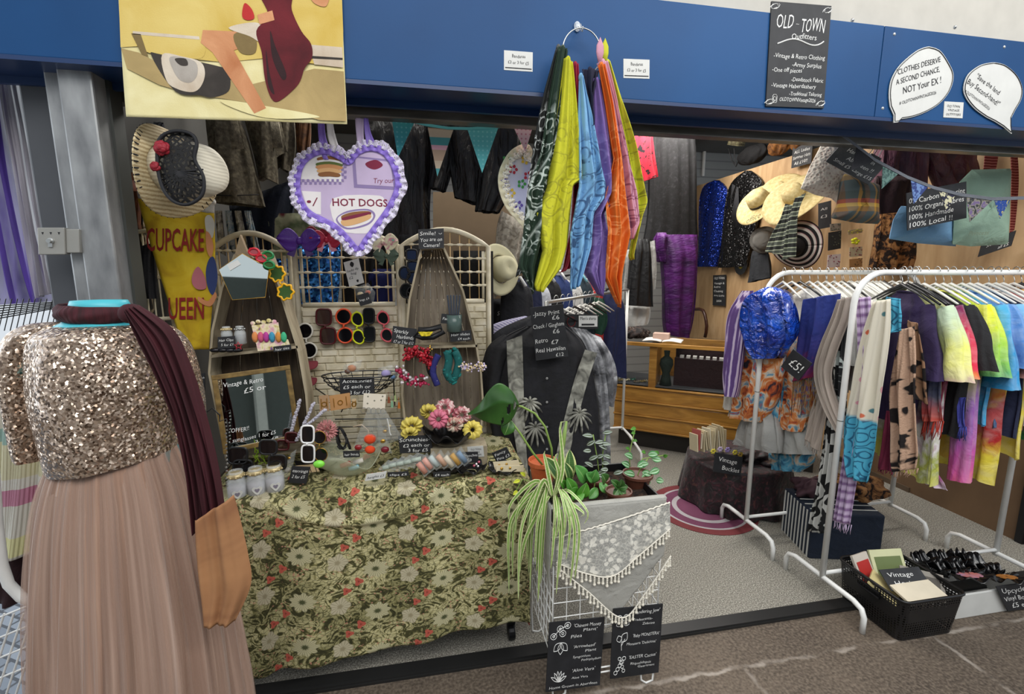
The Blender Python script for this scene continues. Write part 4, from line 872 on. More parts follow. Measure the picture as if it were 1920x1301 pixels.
# signs
sign('chalk_sign','small black sign on the coffin shelf top warning of a camera',(784,430),(832,428),(785,467),PY(1.88),[('Smile!',.06,.32,.2,.6),('You are on',.06,.63,.2,.86),('Camera!',.18,.92,.2,.64)],deco=lambda tb,pl,c:tb.tube([pl(pl.w*.86+.006*cos(t),pl.h*.78+.005*sin(t),c) for t in (3.3,3.9,4.5,5.1,5.7,6.2)],.0009,4))
sign('chalk_sign','black sign for sparkly hairbands tilted against the pale shelf',(737,611),(782,617),(733,643),PY(1.87),[('Sparkly',.06,.35,.22,.6),('Hairbands',.2,.66,.22,.7),('£7 or 2 for £12',.1,.95,.18,.82)])
sign('chalk_sign','tiny black fans sign leaning on the glass pot of fans',(828,588),(858,590),(826,606),PY(1.89),[('Fans £4',.1,.65,.3,.8)])
sign('chalk_sign','black hair slides sign at the end of the pale shelf board',(843,622),(883,619),(845,641),PY(1.885),[('Hair slides',.06,.45,.26,.86),('£4 each',.35,.88,.24,.55)])
sign('chalk_sign','black accessories sign hanging off the wire basket',(636,708),(700,706),(638,742),PY(1.86),[('Accessories',.08,.3,.2,.86),('£5 each or',.1,.62,.2,.8),('3 for £12',.28,.94,.2,.6)])
sign('chalk_sign','black scrunchies sign standing behind the clear packets',(746,818),(808,816),(750,850),PY(1.75),[('Scrunchies-',.03,.32,.22,.92),('£2 each or',.12,.64,.2,.8),('3 for £5',.25,.94,.2,.6)])
sign('chalk_sign','small black brooches sign on the record bowl',(866,848),(896,847),(868,868),PY(1.7),[('Brooches',.06,.42,.26,.88),('£3',.25,.85,.26,.3)])
sign('chalk_sign','small tilted black fancy pins sign beside the cream cards',(922,850),(950,838),(932,868),PY(1.7),[('Fancy',.1,.4,.26,.7),('Pins £3',.1,.85,.26,.8)])
sign('chalk_sign','tiny black price strip before the clear packets, beside the white strip',(726,886),(766,884),(727,894),PY(1.63),[('clips £2',.1,.8,.5,.8)])
sign('chalk_sign','tiny black price strip under the fan of rolled packets',(812,886),(844,884),(813,895),PY(1.63),[('£4 each',.1,.8,.5,.8)])
sign('price_card','white price strip lying before the clear glass bowl',(687,890),(725,884),(684,902),PY(1.62),[('bangles £3',.1,.7,.4,.8)],mats=(WHITE,INK))
sign('chalk_sign','black handwritten price card lying beside the heart jars',(548,874),(582,876),(540,905),PY(1.68),[('earrings',.08,.35,.2,.84),('2 for £5',.12,.7,.2,.7)])
sign('chalk_sign','small black card hanging on the screen beside the dark shelf',(366,700),(384,700),(366,732),PY(1.9),[('£3 each',.05,.3,.12,.9),('£5 each',.05,.95,.12,.9)])
sign('chalk_sign','tiny black sign behind the clear glass bowl',(643,846),(674,845),(644,858),PY(1.75),[('hair bands',.08,.7,.4,.84)])
# playing-card tag bag
P=PY(2.1); sign('playing_card_tag','white playing card tag with handwriting hung on the lattice, bag below it',(644,492),(672,484),(655,538),P,[('Lucky dip',.1,.42,.1,.75),('bag',.3,.56,.1,.35),('£2',.12,.72,.11,.25)],mats=(WHITE,INK),cat='card',deco=lambda tb,pl,c:(tb.prism(rnd([(pl.w*.5,pl.h*.72),(pl.w*.64,pl.h*.84),(pl.w*.5,pl.h*.95),(pl.w*.36,pl.h*.84)],2),pl,0.001,c),tb.prism(rnd([(pl.w*.62,pl.h*.08),(pl.w*.7,pl.h*.16),(pl.w*.62,pl.h*.2),(pl.w*.54,pl.h*.16)],2),pl,0.001,c)))
def netbag(label,outl,P,fill,cat='bag',d=.012):
    b=B(); cx=sum(p[0] for p in outl)/len(outl); cy=sum(p[1] for p in outl)/len(outl)
    def f(u,v):
        n=len(outl); i=u*n; k=int(i)%n; s=i-int(i); x=outl[k][0]*(1-s)+outl[(k+1)%n][0]*s; y=outl[k][1]*(1-s)+outl[(k+1)%n][1]*s
        return P(cx+(x-cx)*v,cy+(y-cy)*v)+P.n*(d*(1-v*v)+.002*sin(11*u*6+v*5))
    b.grid(f,len(outl)*6,6); o=mk('gift_bag',b,FILM,smooth=True,label=label,cat=cat)
    for (x,y,r,m) in fill: b=B(); b.ball(P(x,y)+P.n*.004,(r,r*.6,r*.8),10); mk('bag_filling',b,m,parent=o,smooth=True)
    return o
netbag('clear gift bag with pink and green trinkets under the playing card tag',[(662,540),(690,530),(704,548),(700,572),(676,576)],P,[(676,552,.014,plain('#d7c6a0')),(690,548,.012,plain('#c9705a')),(682,566,.012,plain('#6ea48a'))])
sign('chalk_sign','tiny tilted black tag on the clear gift bag under the lattice',(668,554),(690,548),(676,574),PY(2.07),[('bags £4',.1,.6,.2,.8)])
OR=fab('#e2481a'); 
netbag('clear net bag holding an orange pompom and red beads',[(690,765),(706,768),(736,850),(660,846)],PY(1.78),[(694,822,.024,OR),(694,842,.02,OR),(672,838,.014,plain('#8d1f24',.3)),(722,842,.016,plain('#7a1a2a',.3))])
netbag('clear net bag with gold trinkets and white ribbon overlapping the orange one',[(706,768),(722,768),(756,822),(710,838)],PY(1.75),[(722,808,.009,BRASS),(718,826,.01,BRASS),(730,798,.008,gold)])
b=B(); b.tube([PY(1.74)(x,y) for x,y in ((726,785),(729,798),(731,812),(733,816))],.0025,6); mk('ribbon',b,WHITE,label='white satin ribbon dangling on the clear net bag',cat='ribbon')
# earring card
pl=plpx((682,737),(724,739),(680,766),PY(1.8)); b=B(); b.board(pl,0,0,pl.w,pl.h,0,.001); ec=mk('earring_card',b,plain('#e2d8c6'),label='cream dotted earring card with silver hoops hung on a black hook',cat='card')
b=B(); [b.prism([(x*pl.w+.004*a,y*pl.h+.004*c) for a,c in ((0,1),(1,0),(0,-1),(-1,0))],pl,.001,.0013) for x,y in ((.2,.8),(.5,.55),(.2,.35),(.8,.6),(.85,.85))]; mk('print',b,plain('#7d7a6a'),parent=ec)
for k in range(5): b=B(); b.tube([pl(pl.w*(.05+.22*k)+.01*cos(a),-.006+.012*sin(a),.004) for a in [i*.6 for i in range(10)]],.001,5,closed=True); mk('hoop_earring',b,STEEL,parent=ec)
for i,(tl,tr,bl,c,lb) in enumerate([((617,742),(656,736),(620,770),'#b98a58','brown card of copper hair grips hanging on the screen hook'),((598,742),(616,740),(600,772),'#a68563','small brown jewellery card behind the copper hair grips'),((660,748),(668,747),(660,766),'#c3a983','row of narrow tan cards beside the hair grips')]):
    pl=plpx(tl,tr,bl,PY(1.84-.01*i)); b=B(); b.board(pl,0,0,pl.w,pl.h,0,.002); o=mk('jewellery_card',b,plain(c),label=lb,cat='card')
    b=B(); b.tube([pl(pl.w*.5+.009*cos(a),pl.h*.45+.009*sin(a),.003) for a in [q*.7 for q in range(9)]],.0018,5,closed=True)
    for x in (.2,.8): b.tube([pl(pl.w*x,pl.h*.2,.003),pl(pl.w*x,pl.h*.8,.003)],.0015,5)
    mk('hair_grip',b,BRASS,parent=o)
# wire basket hooked on screen
P=PY(1.93); wb=root('wire_basket','black wire boat-shaped basket hooked on the screen above the accessories sign','basket',P(675,720))
c=P(676,702); b=B(); RX,RY,Hh=(P(748,702)-P(604,702)).length/2,.075,.075
for z,k in ((0,1),(-.018,.95),(-.036,.85),(-.056,.7),(-.072,.5)): b.tube([c+Vector((RX*k*cos(a),-RY*k*sin(a),z)) for a in [i*PI/16 for i in range(32)]],.002 if z else .003,6,closed=True)
for i in range(20): a=i*PI/10; b.tube([c+Vector((RX*k*cos(a),-RY*k*sin(a),z)) for z,k in ((0,1),(-.036,.85),(-.072,.5))],.0016,5)
mk('wire_bowl',b,BMETAL,parent=wb)
for (x0,y0,x1,y1) in ((592,728,612,742),(648,735,652,747),(700,705,702,742),(640,772,660,735),(740,760,738,710)):
    b=B(); b.tube([PY(1.95)(x0,y0),PY(1.86)(x1,y1)],.0025,6); mk('hook',b,BMETAL,parent=wb)
b=B(); b.tube([PY(1.95)(628,786),PY(1.95)(760,784)],.0025,6); b.tube([PY(1.95)(625,800),PY(1.95)(755,800)],.002,6); mk('rail',b,BMETAL,parent=wb)
netbag('clear packet with tan hair bun ring standing in the wire basket',[(645,684),(680,674),(672,700),(640,706)],PY(1.9),[(660,690,.018,plain('#b07a58')),(652,696,.012,plain('#5a3a2a'))],cat='packet')
netbag('clear packet with lilac scarf in the wire basket',[(708,690),(735,684),(748,700),(742,716),(710,712)],PY(1.9),[(724,700,.02,plain('#9f93c4')),(736,706,.012,plain('#5b7ea8'))],cat='packet')
for i,(x,y,c) in enumerate([(735,756,'#8fbf9a'),(741,745,'#b9c98a'),(748,758,'#c9752c'),(729,748,'#9b5a3a')]):
    b=B(); p=PY(1.9)(x,y); b.tube([p+Vector((0,0,.03)),p+Vector((0,0,.008))],.0008,4); b.lathe([(.001,.01),(.004,.006),(.006,-.016),(0,-.016)],p,8); mk('tassel_earring',b,fab(c),label=['pale green tassel earring beside the pale shelf','lime tassel earring behind the pale green one','orange tassel earring nearest the pale shelf side','rust brown tassel earring by the wire basket'][i],cat='earring')
# hairbands on the pale shelf
def puffy(name,label,P,pts,r,m,cat,mode='gem',n=30,seed=1,rr=(.006,.011),sp=.012,gm=None):
    rn=random.Random(seed); o=root(name,label,cat,P(*pts[len(pts)//2])); f=pline([P(*q) for q in pts]); b=B(); b.tube([f(t/14) for t in range(15)],r*.5,8); mk('band',b,m[0],parent=o,smooth=True)
    for gi,mm in enumerate(m[1:]):
        b=B()
        for k in range(n):
            p=f(rn.random()); q=Vector((rn.uniform(-1,1),rn.uniform(-1.2,0),rn.uniform(-1,1))); q=q.normalized()*sp*rn.uniform(.3,1); s=rn.uniform(*rr)
            if mode=='petal': b.ball(p+q,(s,s*.5,s*.8),6,R=Matrix.Rotation(rn.random()*3,3,'Y')@Matrix.Rotation(rn.random()*2,3,'X'),m=4)
            else: b.ball(p+q,s,6,m=4)
        mk('ornament',b,mm,parent=o,smooth=(mode!='gem'))
    return o
GEM=plain('#e6dede',.1,.6)
puffy('hairband','hairband with big dark red beaded flower under the sparkly sign',PY(1.84),[(762,668),(775,660),(790,662),(802,672),(806,684)],.012,[plain('#5a0d16'),fab('#8e1020',rough=.5),plain('#b31c2c',.3)],'hairband',mode='petal',n=60,sp=.03,seed=3)
puffy('hairband','hairband crusted with pink and silver jewels below the dark red flower',PY(1.82),[(748,690),(756,706),(774,716),(796,712)],.012,[plain('#5a0d16'),plain('#a01c44',.2),GEM],'hairband',n=34,sp=.028,seed=4,rr=(.004,.009))
puffy('hairband','black hairband studded with gold beads beside the blue one',PY(1.85),[(808,652),(800,670),(803,695),(808,705)],.012,[BLACK,BRASS],'hairband',n=16,sp=.012,seed=5,rr=(.003,.005))
puffy('hairband','royal blue velvet hairband with clear round studs',PY(1.83),[(822,665),(814,682),(812,700),(820,722)],.026,[fab('#25266a'),GEM],'hairband',n=8,sp=.013,seed=6,rr=(.004,.005))
puffy('hairband','teal green gathered velvet hairband on the pale shelf',PY(1.83),[(838,658),(842,676),(838,700),(850,712),(860,680),(852,658)],.032,[fab('#0e5a58'),fab('#0f6a66')],'hairband',mode='petal',n=30,sp=.014,seed=7,rr=(.01,.016))
puffy('hairband','pearl and lilac beaded hairband at the pale shelf edge',PY(1.82),[(864,684),(878,690),(895,686),(908,690)],.006,[plain('#9a8a80'),plain('#c9bcd8',.2,.3),plain('#dcc79a',.2,.4)],'hairband',n=50,sp=.02,seed=8,rr=(.003,.005))
b=B(); b.tube([PY(1.85)(x,y) for x,y in ((779,630),(792,633),(812,632),(832,622),(826,612),(806,618),(786,618))],.011,8,closed=True); hb=mk('hairband',b,BLACK,smooth=True,label='black padded headband lying on the pale shelf board',cat='hairband')
b=B(); sheet(b,[(784,622),(790,630)],[(812,622),(806,630)],PY(1.83),n=2,amp=.004,nu=12,nv=6); mk('bow',b,fab('#d8c32a'),parent=hb,smooth=True,solid=.003)
b=B(); p=PY(1.9)(852,622); b.lathe([(.026,0),(.03,.002),(.032,.07),(.029,.07),(.026,.004)],p,18); pot=mk('glass_pot',b,nmat('mottled_glass',col='#5d716c',rough=.2,alpha=.75),smooth=True,label='ribbed grey-green glass pot holding folded fans',cat='pot')
for k in range(5):
    b=B(); q=p+Vector((-.018+.009*k,.0,.01)); b.box(q+Vector((0,0,.07)),(.007,.012,.14),R=Matrix.Rotation((k-2)*.05,3,'Y')); mk('folded_fan',b,plain('#3d4450',.4),label='folded blue-grey fan standing in the ribbed glass pot',cat='fan',group='folded fans in the glass pot',bev=.002)
# scrunchies, bowl, box
def scrunchie(label,P,x,y,R_,m,seed,ax=(1,0,0)):
    rn=random.Random(seed); c=P(x,y); b=B(); R0=Matrix.Rotation(rn.uniform(-.5,.5),3,'Y')@Matrix.Rotation(rn.uniform(-.9,.6),3,'X')
    def f(u,v):
        a=2*PI*u;q=2*PI*v; r=R_*.6*(1+.16*sin(11*a+seed+sin(q))+.1*sin(23*a+2*q)); p=Vector(((R_+r*cos(q))*cos(a),r*sin(q)*.9,(R_+r*cos(q))*sin(a))); return c+R0@p
    b.grid(f,90,10); return mk('scrunchie',b,m,smooth=True,label=label,cat='scrunchie')
YS=fab('#d6c35a',rough=.5); PK=fab('#cf6f86',rough=.5); FL=rampfab('floral_satin',[(.4,'#d9c3bd'),(.55,'#b86a70'),(.65,'#8d3b4a')],60,.5,src='Object',rough=.5)
scrunchie('yellow satin scrunchie standing upright at the edge of the black bowl, by a tan tag',PY(1.77),772,798,.026,YS,1); scrunchie('yellow patterned scrunchie at the back of the black bowl',PY(1.84),806,772,.024,YS,2)
scrunchie('bright pink satin scrunchie lying in the black bowl',PY(1.78),822,786,.024,PK,3); scrunchie('pale floral scrunchie topmost in the black bowl',PY(1.82),834,764,.024,FL,4); scrunchie('pink floral scrunchie at the far rim of the black bowl',PY(1.8),866,778,.024,FL,5); scrunchie('cream and red scrunchie at the near rim of the black bowl',PY(1.78),852,796,.022,rampfab('cream_red',[(.4,'#d8cdb8'),(.6,'#a84a4a')],50,src='Object'),6)
scrunchie('yellow twisted scrunchie standing on the pale box end',PY(1.76),886,806,.024,YS,7)
scrunchie('yellow scrunchie stacked below the twisted one on the box end',PY(1.755),768,812,.02,YS,8)
def recbowl(label,c,R_,h,seed,m=BLACK):
    b=B()
    def f(u,v):
        a=2*PI*u; r=.35*R_+.65*R_*v; z=h*v**1.6*(1+.35*sin(7*a+seed)*v); return Vector((c[0]+r*cos(a)*(1+.08*sin(7*a+seed)*v),c[1]+r*sin(a),c[2]+z))
    b.grid(f,70,10); b.lathe([(0,.001),(.36*R_,.001)],c,24); return mk('record_bowl',b,nmat('vinyl',lambda n:n.ramp(n.noise(n.vec('Object'),20),[(.3,'#0b0b0c'),(.7,'#18181a')]),rough=.22),smooth=True,solid=.002,label=label,cat='bowl')
bx=root('tray_box','pale grey wooden box under the black scrunchie bowl, shop card on its face','box',(.06,1.79,.735))
p0=PY(1.74)(808,870); p1=PY(1.74)(914,866); t0=PY(1.74)(808,830); b=B(); b.box(((p0.x+p1.x)/2,1.79,.739+.045),(p1.x-p0.x,.1,.085)); mk('box',b,OAKL,parent=bx,bev=.003)
sign('shop_card','white shop name card on the pale wooden box',(876,838),(906,836),(878,858),PY(1.738),[('OLD TOWN',.2,.35,.18,.65),('VINTAGE',.25,.6,.15,.5),('OUTFITTERS',.2,.85,.15,.65)],mats=(WHITE,INK),shear=0)
cb=PY(1.78)(842,826); recbowl('big black wavy record bowl full of scrunchies on the pale box',(cb.x,1.79,.826),.1,.05,1)
cb=PZ(.742)(882,885); recbowl('black wavy record bowl holding brooches',(cb.x,cb.y,.741),.06,.025,2); cb=PZ(.742)(946,882); recbowl('black wavy record bowl holding cream pin cards',(cb.x,cb.y,.741),.065,.02,3); cb=PZ(.742)(830,886); recbowl('black record bowl under the fan of rolled packets',(cb.x,cb.y+.03,.741),.08,.015,4); cb=PZ(.742)(605,886); recbowl('black record bowl beside the clear glass bowl',(cb.x-.03,cb.y+.07,.741),.08,.02,5)
b=B()
for k,(x,y,c) in enumerate([(0,0,0),(5,-4,1),(-4,3,1),(3,4,0)]): b.m=c; b.ball(PY(1.66)(893+x,870+y),.005,8,m=5)
mk('brooch',b,[GEM,plain('#c05a70',.2)],label='small cluster brooch of clear and pink stones in the record bowl',cat='brooch')
for i,(tl,tr,bl) in enumerate([((924,866),(972,862),(928,880)),((930,872),(982,872),(930,884))]):
    P=PY(1.64-.01*i); pl=plpx(tl,tr,bl,P); b=B(); b.board(pl,0,0,pl.w,pl.h,0,.002); o=mk('pin_card',b,plain('#ddd0b0'),label=['cream pin card lying on the black record bowl under the fancy pins sign','cream pin card lying in front of its twin on the record bowl'][i],cat='card'); b=B(); b.ball(pl(pl.w*.2,pl.h*.5,.003),.006,8,m=4); b.ball(pl(pl.w*.5,pl.h*.6,.003),.005,8,m=4); mk('pin',b,BRASS,parent=o)
# clear packets
def packet(label,P,pts,items,tops):
    n0=len(pts); b=B(); slab(b,pts,P,0,.012); o=mk('clear_packet',b,FILM,label=label,cat='packet')
    for (x0,y0,x1,y1,r,m) in items:
        b=B(); b.tube([P(x0,y0)+P.n*.008,P(x1,y1)+P.n*.008],r,8); mk('rolled_item',b,m,parent=o,smooth=True)
        b=B(); d=(P(x1,y1)-P(x0,y0)).normalized(); b.tube([P(x1,y1)+P.n*.008,P(x1,y1)+P.n*.008+d*.002],r*.75,8); mk('dark_end',b,BLACK,parent=o)
packs=[((520-0,0),0)]
GP=plain('#8f9a92',.3)
for i,(x,y) in enumerate([(716,876),(728,872),(742,869),(756,866),(770,862)]): packet(['clear packet of pale green tissue nearest the frosted bowl','second clear packet of pale green tissue from the frosted bowl','middle clear packet of pale green tissue in front of the scrunchies sign','clear packet of pale green tissue behind the black price strip end','clear packet of pale green tissue touching the fan of rolled packets'][i],PY(1.68-.004*i),[(x-6,y+2),(x+12,y-14),(x+30,y-8),(x+22,y+10)],[(x+2,y,x+20,y-4,.009,plain('#aab5a8',.4))],0)
for i,(x,y,c) in enumerate([(790,880,'#c98d7c'),(800,872,'#d8a090'),(812,868,'#b9c3c0'),(826,866,'#cfa58a'),(840,868,'#d8cdb8'),(852,864,'#c79a50'),(864,860,'#7d94ac')]):
    packet(['clear packet with rolled peach scarf at the fan\'s near end','clear packet with rolled salmon scarf','clear packet with rolled grey scarf','clear packet with rolled tan scarf','clear packet with rolled cream scarf','clear packet with rolled mustard scarf','clear packet with rolled slate blue scarf at the fan\'s far end'][i]+', in the record bowl',PY(1.66+.004*i),[(x-10,y-10),(x,y-24),(x+18,y+2),(x+6,y+12)],[(x-6,y-14,x+8,y+4,.011,plain(c,.5))],0)
# frosted glass bowl
c=PZ(.742)(655,892); b=B()
def f(u,v):
    a=2*PI*u; r=.035+.085*v**.7; z=.065*v**1.5*(1+.45*sin(3*a+.9)*v); return Vector((c.x+r*cos(a)*(1+.1*sin(3*a)),c.y+.04+r*.8*sin(a),c.z+z))
b.grid(f,80,14); b.lathe([(0,.001),(.036,.001)],(c.x,c.y+.04,c.z),24)
gb=mk('glass_bowl',b,nmat('frosted_glass',col='#b9bda0',rough=.25,alpha=.42,spec=.8),smooth=True,solid=.003,label='frosted wavy glass bowl at the front edge of the floral table',cat='bowl')
for x,y,cc,lb in ((648,872,'#cf7a72','salmon pink bangle roll inside the frosted glass bowl'),(664,878,'#8fc4d4','pale blue bangle roll inside the frosted glass bowl'),(672,866,'#d9d4c8','white bangle roll at the back of the frosted glass bowl')):
    p=PY(c.y+.05)(x,y); b=B(); b.tube([p+Vector((-.018,0,-.003)),p+Vector((.018,0,.008))],.01,8); mk('bangle_roll',b,plain(cc,.4),smooth=True,label=lb,cat='bangle')
b=B(); b.ball(PY(1.66)(598,870),(.02,.012,.014),10); mk('hair_claw',b,plain('#86e04a',.3),smooth=True,label='neon green and white fluffy clip beside the frosted glass bowl',cat='hair clip')
sign('ornament_card','small cream card with black earrings between the jars and the glass bowl',(553,874),(592,870),(560,888),PY(1.72),[('| | | |',.1,.8,.6,.8)],mats=(plain('#d0b48a'),INK),cat='card')
# pipe-cleaner reeds, pompom hat, necklace stand
for i,(x0,y0,x1,y1) in enumerate([(546,808,562,750),(556,826,588,756),(572,800,610,768)]):
    P=PY(1.8-.02*i); f0,f1=P(x0,y0),P(x1,y1); b=B(); rn=random.Random(i)
    for k in range(60): p=f0.lerp(f1,k/59); b.ball(p+Vector((rn.uniform(-.003,.003),rn.uniform(-.003,.003),0)),.0055,6,m=3)
    mk('fluffy_stem',b,fab('#b9b6c2'),smooth=True,label=['white fluffy stem nearest the framed mirror','middle white fluffy stem rising behind the white sunglasses','white fluffy stem leaning towards the jewellery cards'][i],cat='decoration')
b=B(); rn=random.Random(5); c=PY(1.8)(612,808)
for k in range(220):
    q=Vector((rn.gauss(0,1),rn.gauss(0,1),rn.gauss(0,1))).normalized()*.042; b.tube([c+q*.6,c+q*rn.uniform(.9,1.1)],[.004,.0012],4)
mk('pompom',b,fab('#c98a88'),label='fluffy dusty pink pompom behind the gold round sunglasses',cat='pompom')
b=B(); 
for k in range(9):
    a=k*.7; b.tube([PY(1.8)(640+10*cos(a+t)+k,822+20*sin(a*1.3+t)) for t in (0,.6,1.2,1.8,2.4)],.004,6)
mk('lace_choker',b,BLACK,smooth=True,label='tangle of black lace chokers beside the pink pompom',cat='necklace')
b=B(); b.tube([PY(1.8)(x,y) for x,y in ((662,800),(678,796),(690,806),(694,830),(690,850))],.003,6); mk('pearl_string',b,plain('#b9a78e',.3),smooth=True,label='tan cord loop hanging beside the net bags',cat='necklace')
b=B(); b.tube([PY(1.62)(x,y) for x,y in ((428,850),(427,800),(424,785),(412,790),(412,778),(398,765),(388,772))][::-1],.0022,6); js=mk('jewellery_hook_stand',b,BMETAL,smooth=True,label='curled black wire jewellery hook standing beside the framed mirror',cat='stand')
b=B(); [b.ball(PY(1.62)(424+ (k%3),792+k*7),.004,6,m=4) for k in range(18)]; mk('chain',b,STEEL,parent=js)
b=B(); rn=random.Random(9)
for k in range(26): x=rn.uniform(478,508);y=rn.uniform(846,870); b.tube([PY(1.72)(x,y),PY(1.7)(x+rn.uniform(-8,8),y-rn.uniform(2,10))],[.003,.001],4)
mk('green_feather',b,fab('#8fae2a'),label='bright yellow-green feathery clip among the black sunglasses',cat='hair clip')
netbag('clear cellophane cone bag tied with gold beads beside the heart jars',[(545,850),(556,842),(548,880),(534,905),(528,880)],PY(1.7),[(543,858,.006,BRASS),(540,880,.012,plain('#a09a8c'))])
# bows on the screen top
def bow(label,P,x,y,s,m,m2=None):
    o=root('hair_bow',label,'hair bow',P(x,y)); c=P(x,y)
    for sg in (-1,1):
        b=B()
        def f(u,v):
            a=2*PI*u; r=s*(.12+.5*sin(PI*min(1,v*1.05))**.8); return c+Vector((sg*s*v*1.15,-s*.35*sin(a)*(.3+v)*(.6+.2*sin(5*a)),r*cos(a)*(1+.12*sin(3*a))+s*.12*v))
        b.grid(f,24,8); mk('loop',b,m,parent=o,smooth=True,solid=.0012)
        b=B(); b.add([c+Vector((0,-.004,0)),c+Vector((sg*s*.35,-.006,-s*.9)),c+Vector((sg*s*.75,-.002,-s*.75)),c+Vector((sg*s*.1,0,.0))],[(0,1,2,3)]); mk('tail',b,m2 or m,parent=o,solid=.001)
    b=B(); b.ball(c,(s*.2,s*.25,s*.24),10); mk('knot',b,m,parent=o,smooth=True)
P=PY(2.08)
bow('big violet satin bow with clear gems on top of the middle screen',P,562,452,.072,fab('#4d1f8a',rough=.4),fab('#3a1868',rough=.4))
bow('crimson satin bow beside the violet bow under the heart apron',P,612,450,.055,fab('#b0163a',rough=.4),fab('#d98fa0',rough=.4))
bow('cream printed bow beside the tip of the heart apron',P,718,455,.055,rampfab('cream_print_bow',[(.5,'#d9d4b4'),(.62,'#c77a90'),(.7,'#6aa88c')],35,.5,src='Object'))
bow('dull green velvet bow below the cream printed bow',P,724,480,.045,fab('#4a5a4c'))
bow('red and white checked bow partly behind the crimson one',PY(2.14),598,440,.05,fab('#8a1a2a',rough=.4),fab('#caa7ae'))
# straw hat with lace mask
P=PY(1.74); c=P(328,322); ax=Vector((.93,-.36,.02)).normalized(); Rm=ax.to_track_quat('Z','Y').to_matrix()
STRAW=nmat('cream_straw',lambda n:n.ramp(n.wave(n.vec('Object'),26,1.5,'Z',dscale=3),[(0,'#a8926b'),(.5,'#c9b58c'),(1,'#d8c8a2')]),rough=.8,bump=lambda n:n.noise(n.vec('Object'),220,2),bs=.6,bd=.003)
STRAWW=nmat('white_straw',lambda n:n.ramp(n.wave(n.vec('Object'),30,1,'Z'),[(0,'#cfc8b4'),(1,'#e8e2d0')]),rough=.75,bump=lambda n:n.noise(n.vec('Object'),160,1),bs=.15,bd=.002)
ht=root('straw_hat','cream straw hat with black blanket-stitched brim, black lace mask and red roses','hat',c)
S1=.5*(P(320,225)-P(355,412)).length
b=B()
def f(u,v):
    a=2*PI*u; r=.095+(S1-.095)*v; p=Vector((r*cos(a),r*sin(a)*.92,.028*v*cos(2*a+.3)-.012*v)); return c+Rm@p
b.grid(f,60,12); mk('brim',b,STRAW,parent=ht,smooth=True,solid=.003)
b=B(); b.lathe([(.098,0),(.1,.04),(.097,.09),(.085,.125),(.055,.145),(.0,.14)],c,32,R=Rm,sy=.85); mk('crown',b,STRAWW,parent=ht,smooth=True)
b=B()
for k in range(46):
    a=2*PI*k/46; q=[Vector((r*cos(a),r*sin(a)*.92,.028*cos(2*a+.3)-.012+h)) for r,h in ((S1*.9,.003),(S1*1.01,0),(S1*.9,-.004))]; b.tube([c+Rm@x for x in q],.0022,4)
mk('stitching',b,INK,parent=ht)
LC=nmat('black_lace',col='#0c0b0d',rough=.8,alpha=lambda n:n.ramp(n.vor(n.vec('Object'),70,'DISTANCE_TO_EDGE'),[(.1,1),(.22,.35)]))
lp=PY(1.62); b=B(); ctr=(346,340); out=rnd([(302,264),(328,248),(360,252),(372,270),(368,300),(384,332),(382,366),(356,384),(328,378),(308,352),(299,310)],4); b=B()
n0=len(out)
def f(u,v):
    i=u*n0;k=int(i)%n0;s=i-int(i); x=out[k][0]*(1-s)+out[(k+1)%n0][0]*s; y=out[k][1]*(1-s)+out[(k+1)%n0][1]*s; return lp(ctr[0]+(x-ctr[0])*v,ctr[1]+(y-ctr[1])*v)+Vector((0,-.02*(1-v*v),0))
b.grid(f,n0*2,8); mk('lace_mask',b,LC,parent=ht,smooth=True,solid=.0015)
b=B()
for k in range(15):
    a=-2.2+k*.27; b.tube([lp(345,325)+Vector((0,-.022,0)),lp(345+40*cos(a+1.9),330+44*sin(a+1.9)*.9)+Vector((0,-.006,0))],.0022,5)
b.tube([lp(x,y)+Vector((0,-.01,0)) for x,y in out],.005,6,closed=True); mk('lace_piping',b,INK,parent=ht,smooth=True)
for x,y,r in ((308,280,.022),(296,314,.015)):
    b=B(); cc=lp(x,y)+Vector((0,-.01,0)); rn=random.Random(x)
    for k in range(16): q=Vector((rn.gauss(0,1),-abs(rn.gauss(0,1)),rn.gauss(0,1))).normalized()*r*.6; b.ball(cc+q,(r*.5,r*.25,r*.45),8,R=Matrix.Rotation(k,3,'Y'),m=5)
    mk('rose',b,fab('#8c0f22',rough=.6),parent=ht,smooth=True)
# yellow banner
P=PY(1.98); yb=root('banner','yellow hanging banner with dark red Cupcake Queen lettering behind the straw hat','banner',P(330,650))
YEL=nmat('banner_yellow',lambda n:n.ramp(n.noise(n.vec('Object'),9,5,1),[(.3,'#a58010'),(.5,'#c9a81a'),(.75,'#d9c038')]),rough=.85)
b=B(); sheet(b,[(258,372),(290,480),(345,655)],[(402,400),(404,500),(392,655)],P,n=1,amp=.004,nu=16,nv=24); mk('cloth',b,YEL,parent=yb,smooth=True,solid=.001)
b=B(); sheet(b,[(256,344),(260,372)],[(404,374),(402,402)],P,n=1,amp=.004,nu=16,nv=4); b.tube([P(256,350)+Vector((0,-.004,0)),P(404,380)+Vector((0,-.004,0))],.008,8); mk('white_hem',b,fab('#c9c5bb'),parent=yb,smooth=True,solid=.001)
b=B(); a=P(277,470); e=P(384,472); pl=Plane(a,(1,0,-.0),(0,0,1)); WM=plain('#8c1f1c',.8)
b.text('CUPCAKE',pl,0,0,.085,(e-a).length,c=.008,off=.012,shear=.1); a=P(318,598); e=P(384,600); pl=Plane(a,(1,0,0),(0,0,1)); b.text('UEEN',pl,0,0,.085,(e-a).length,c=.008,off=.012,shear=.1); mk('lettering',b,WM,parent=yb)
b=B(); 
fan(b,rnd([(386,410),(396,404),(404,420),(400,446),(390,440)]),P,.008); mk('printed_hat',b,plain('#cfcabd'),parent=yb)
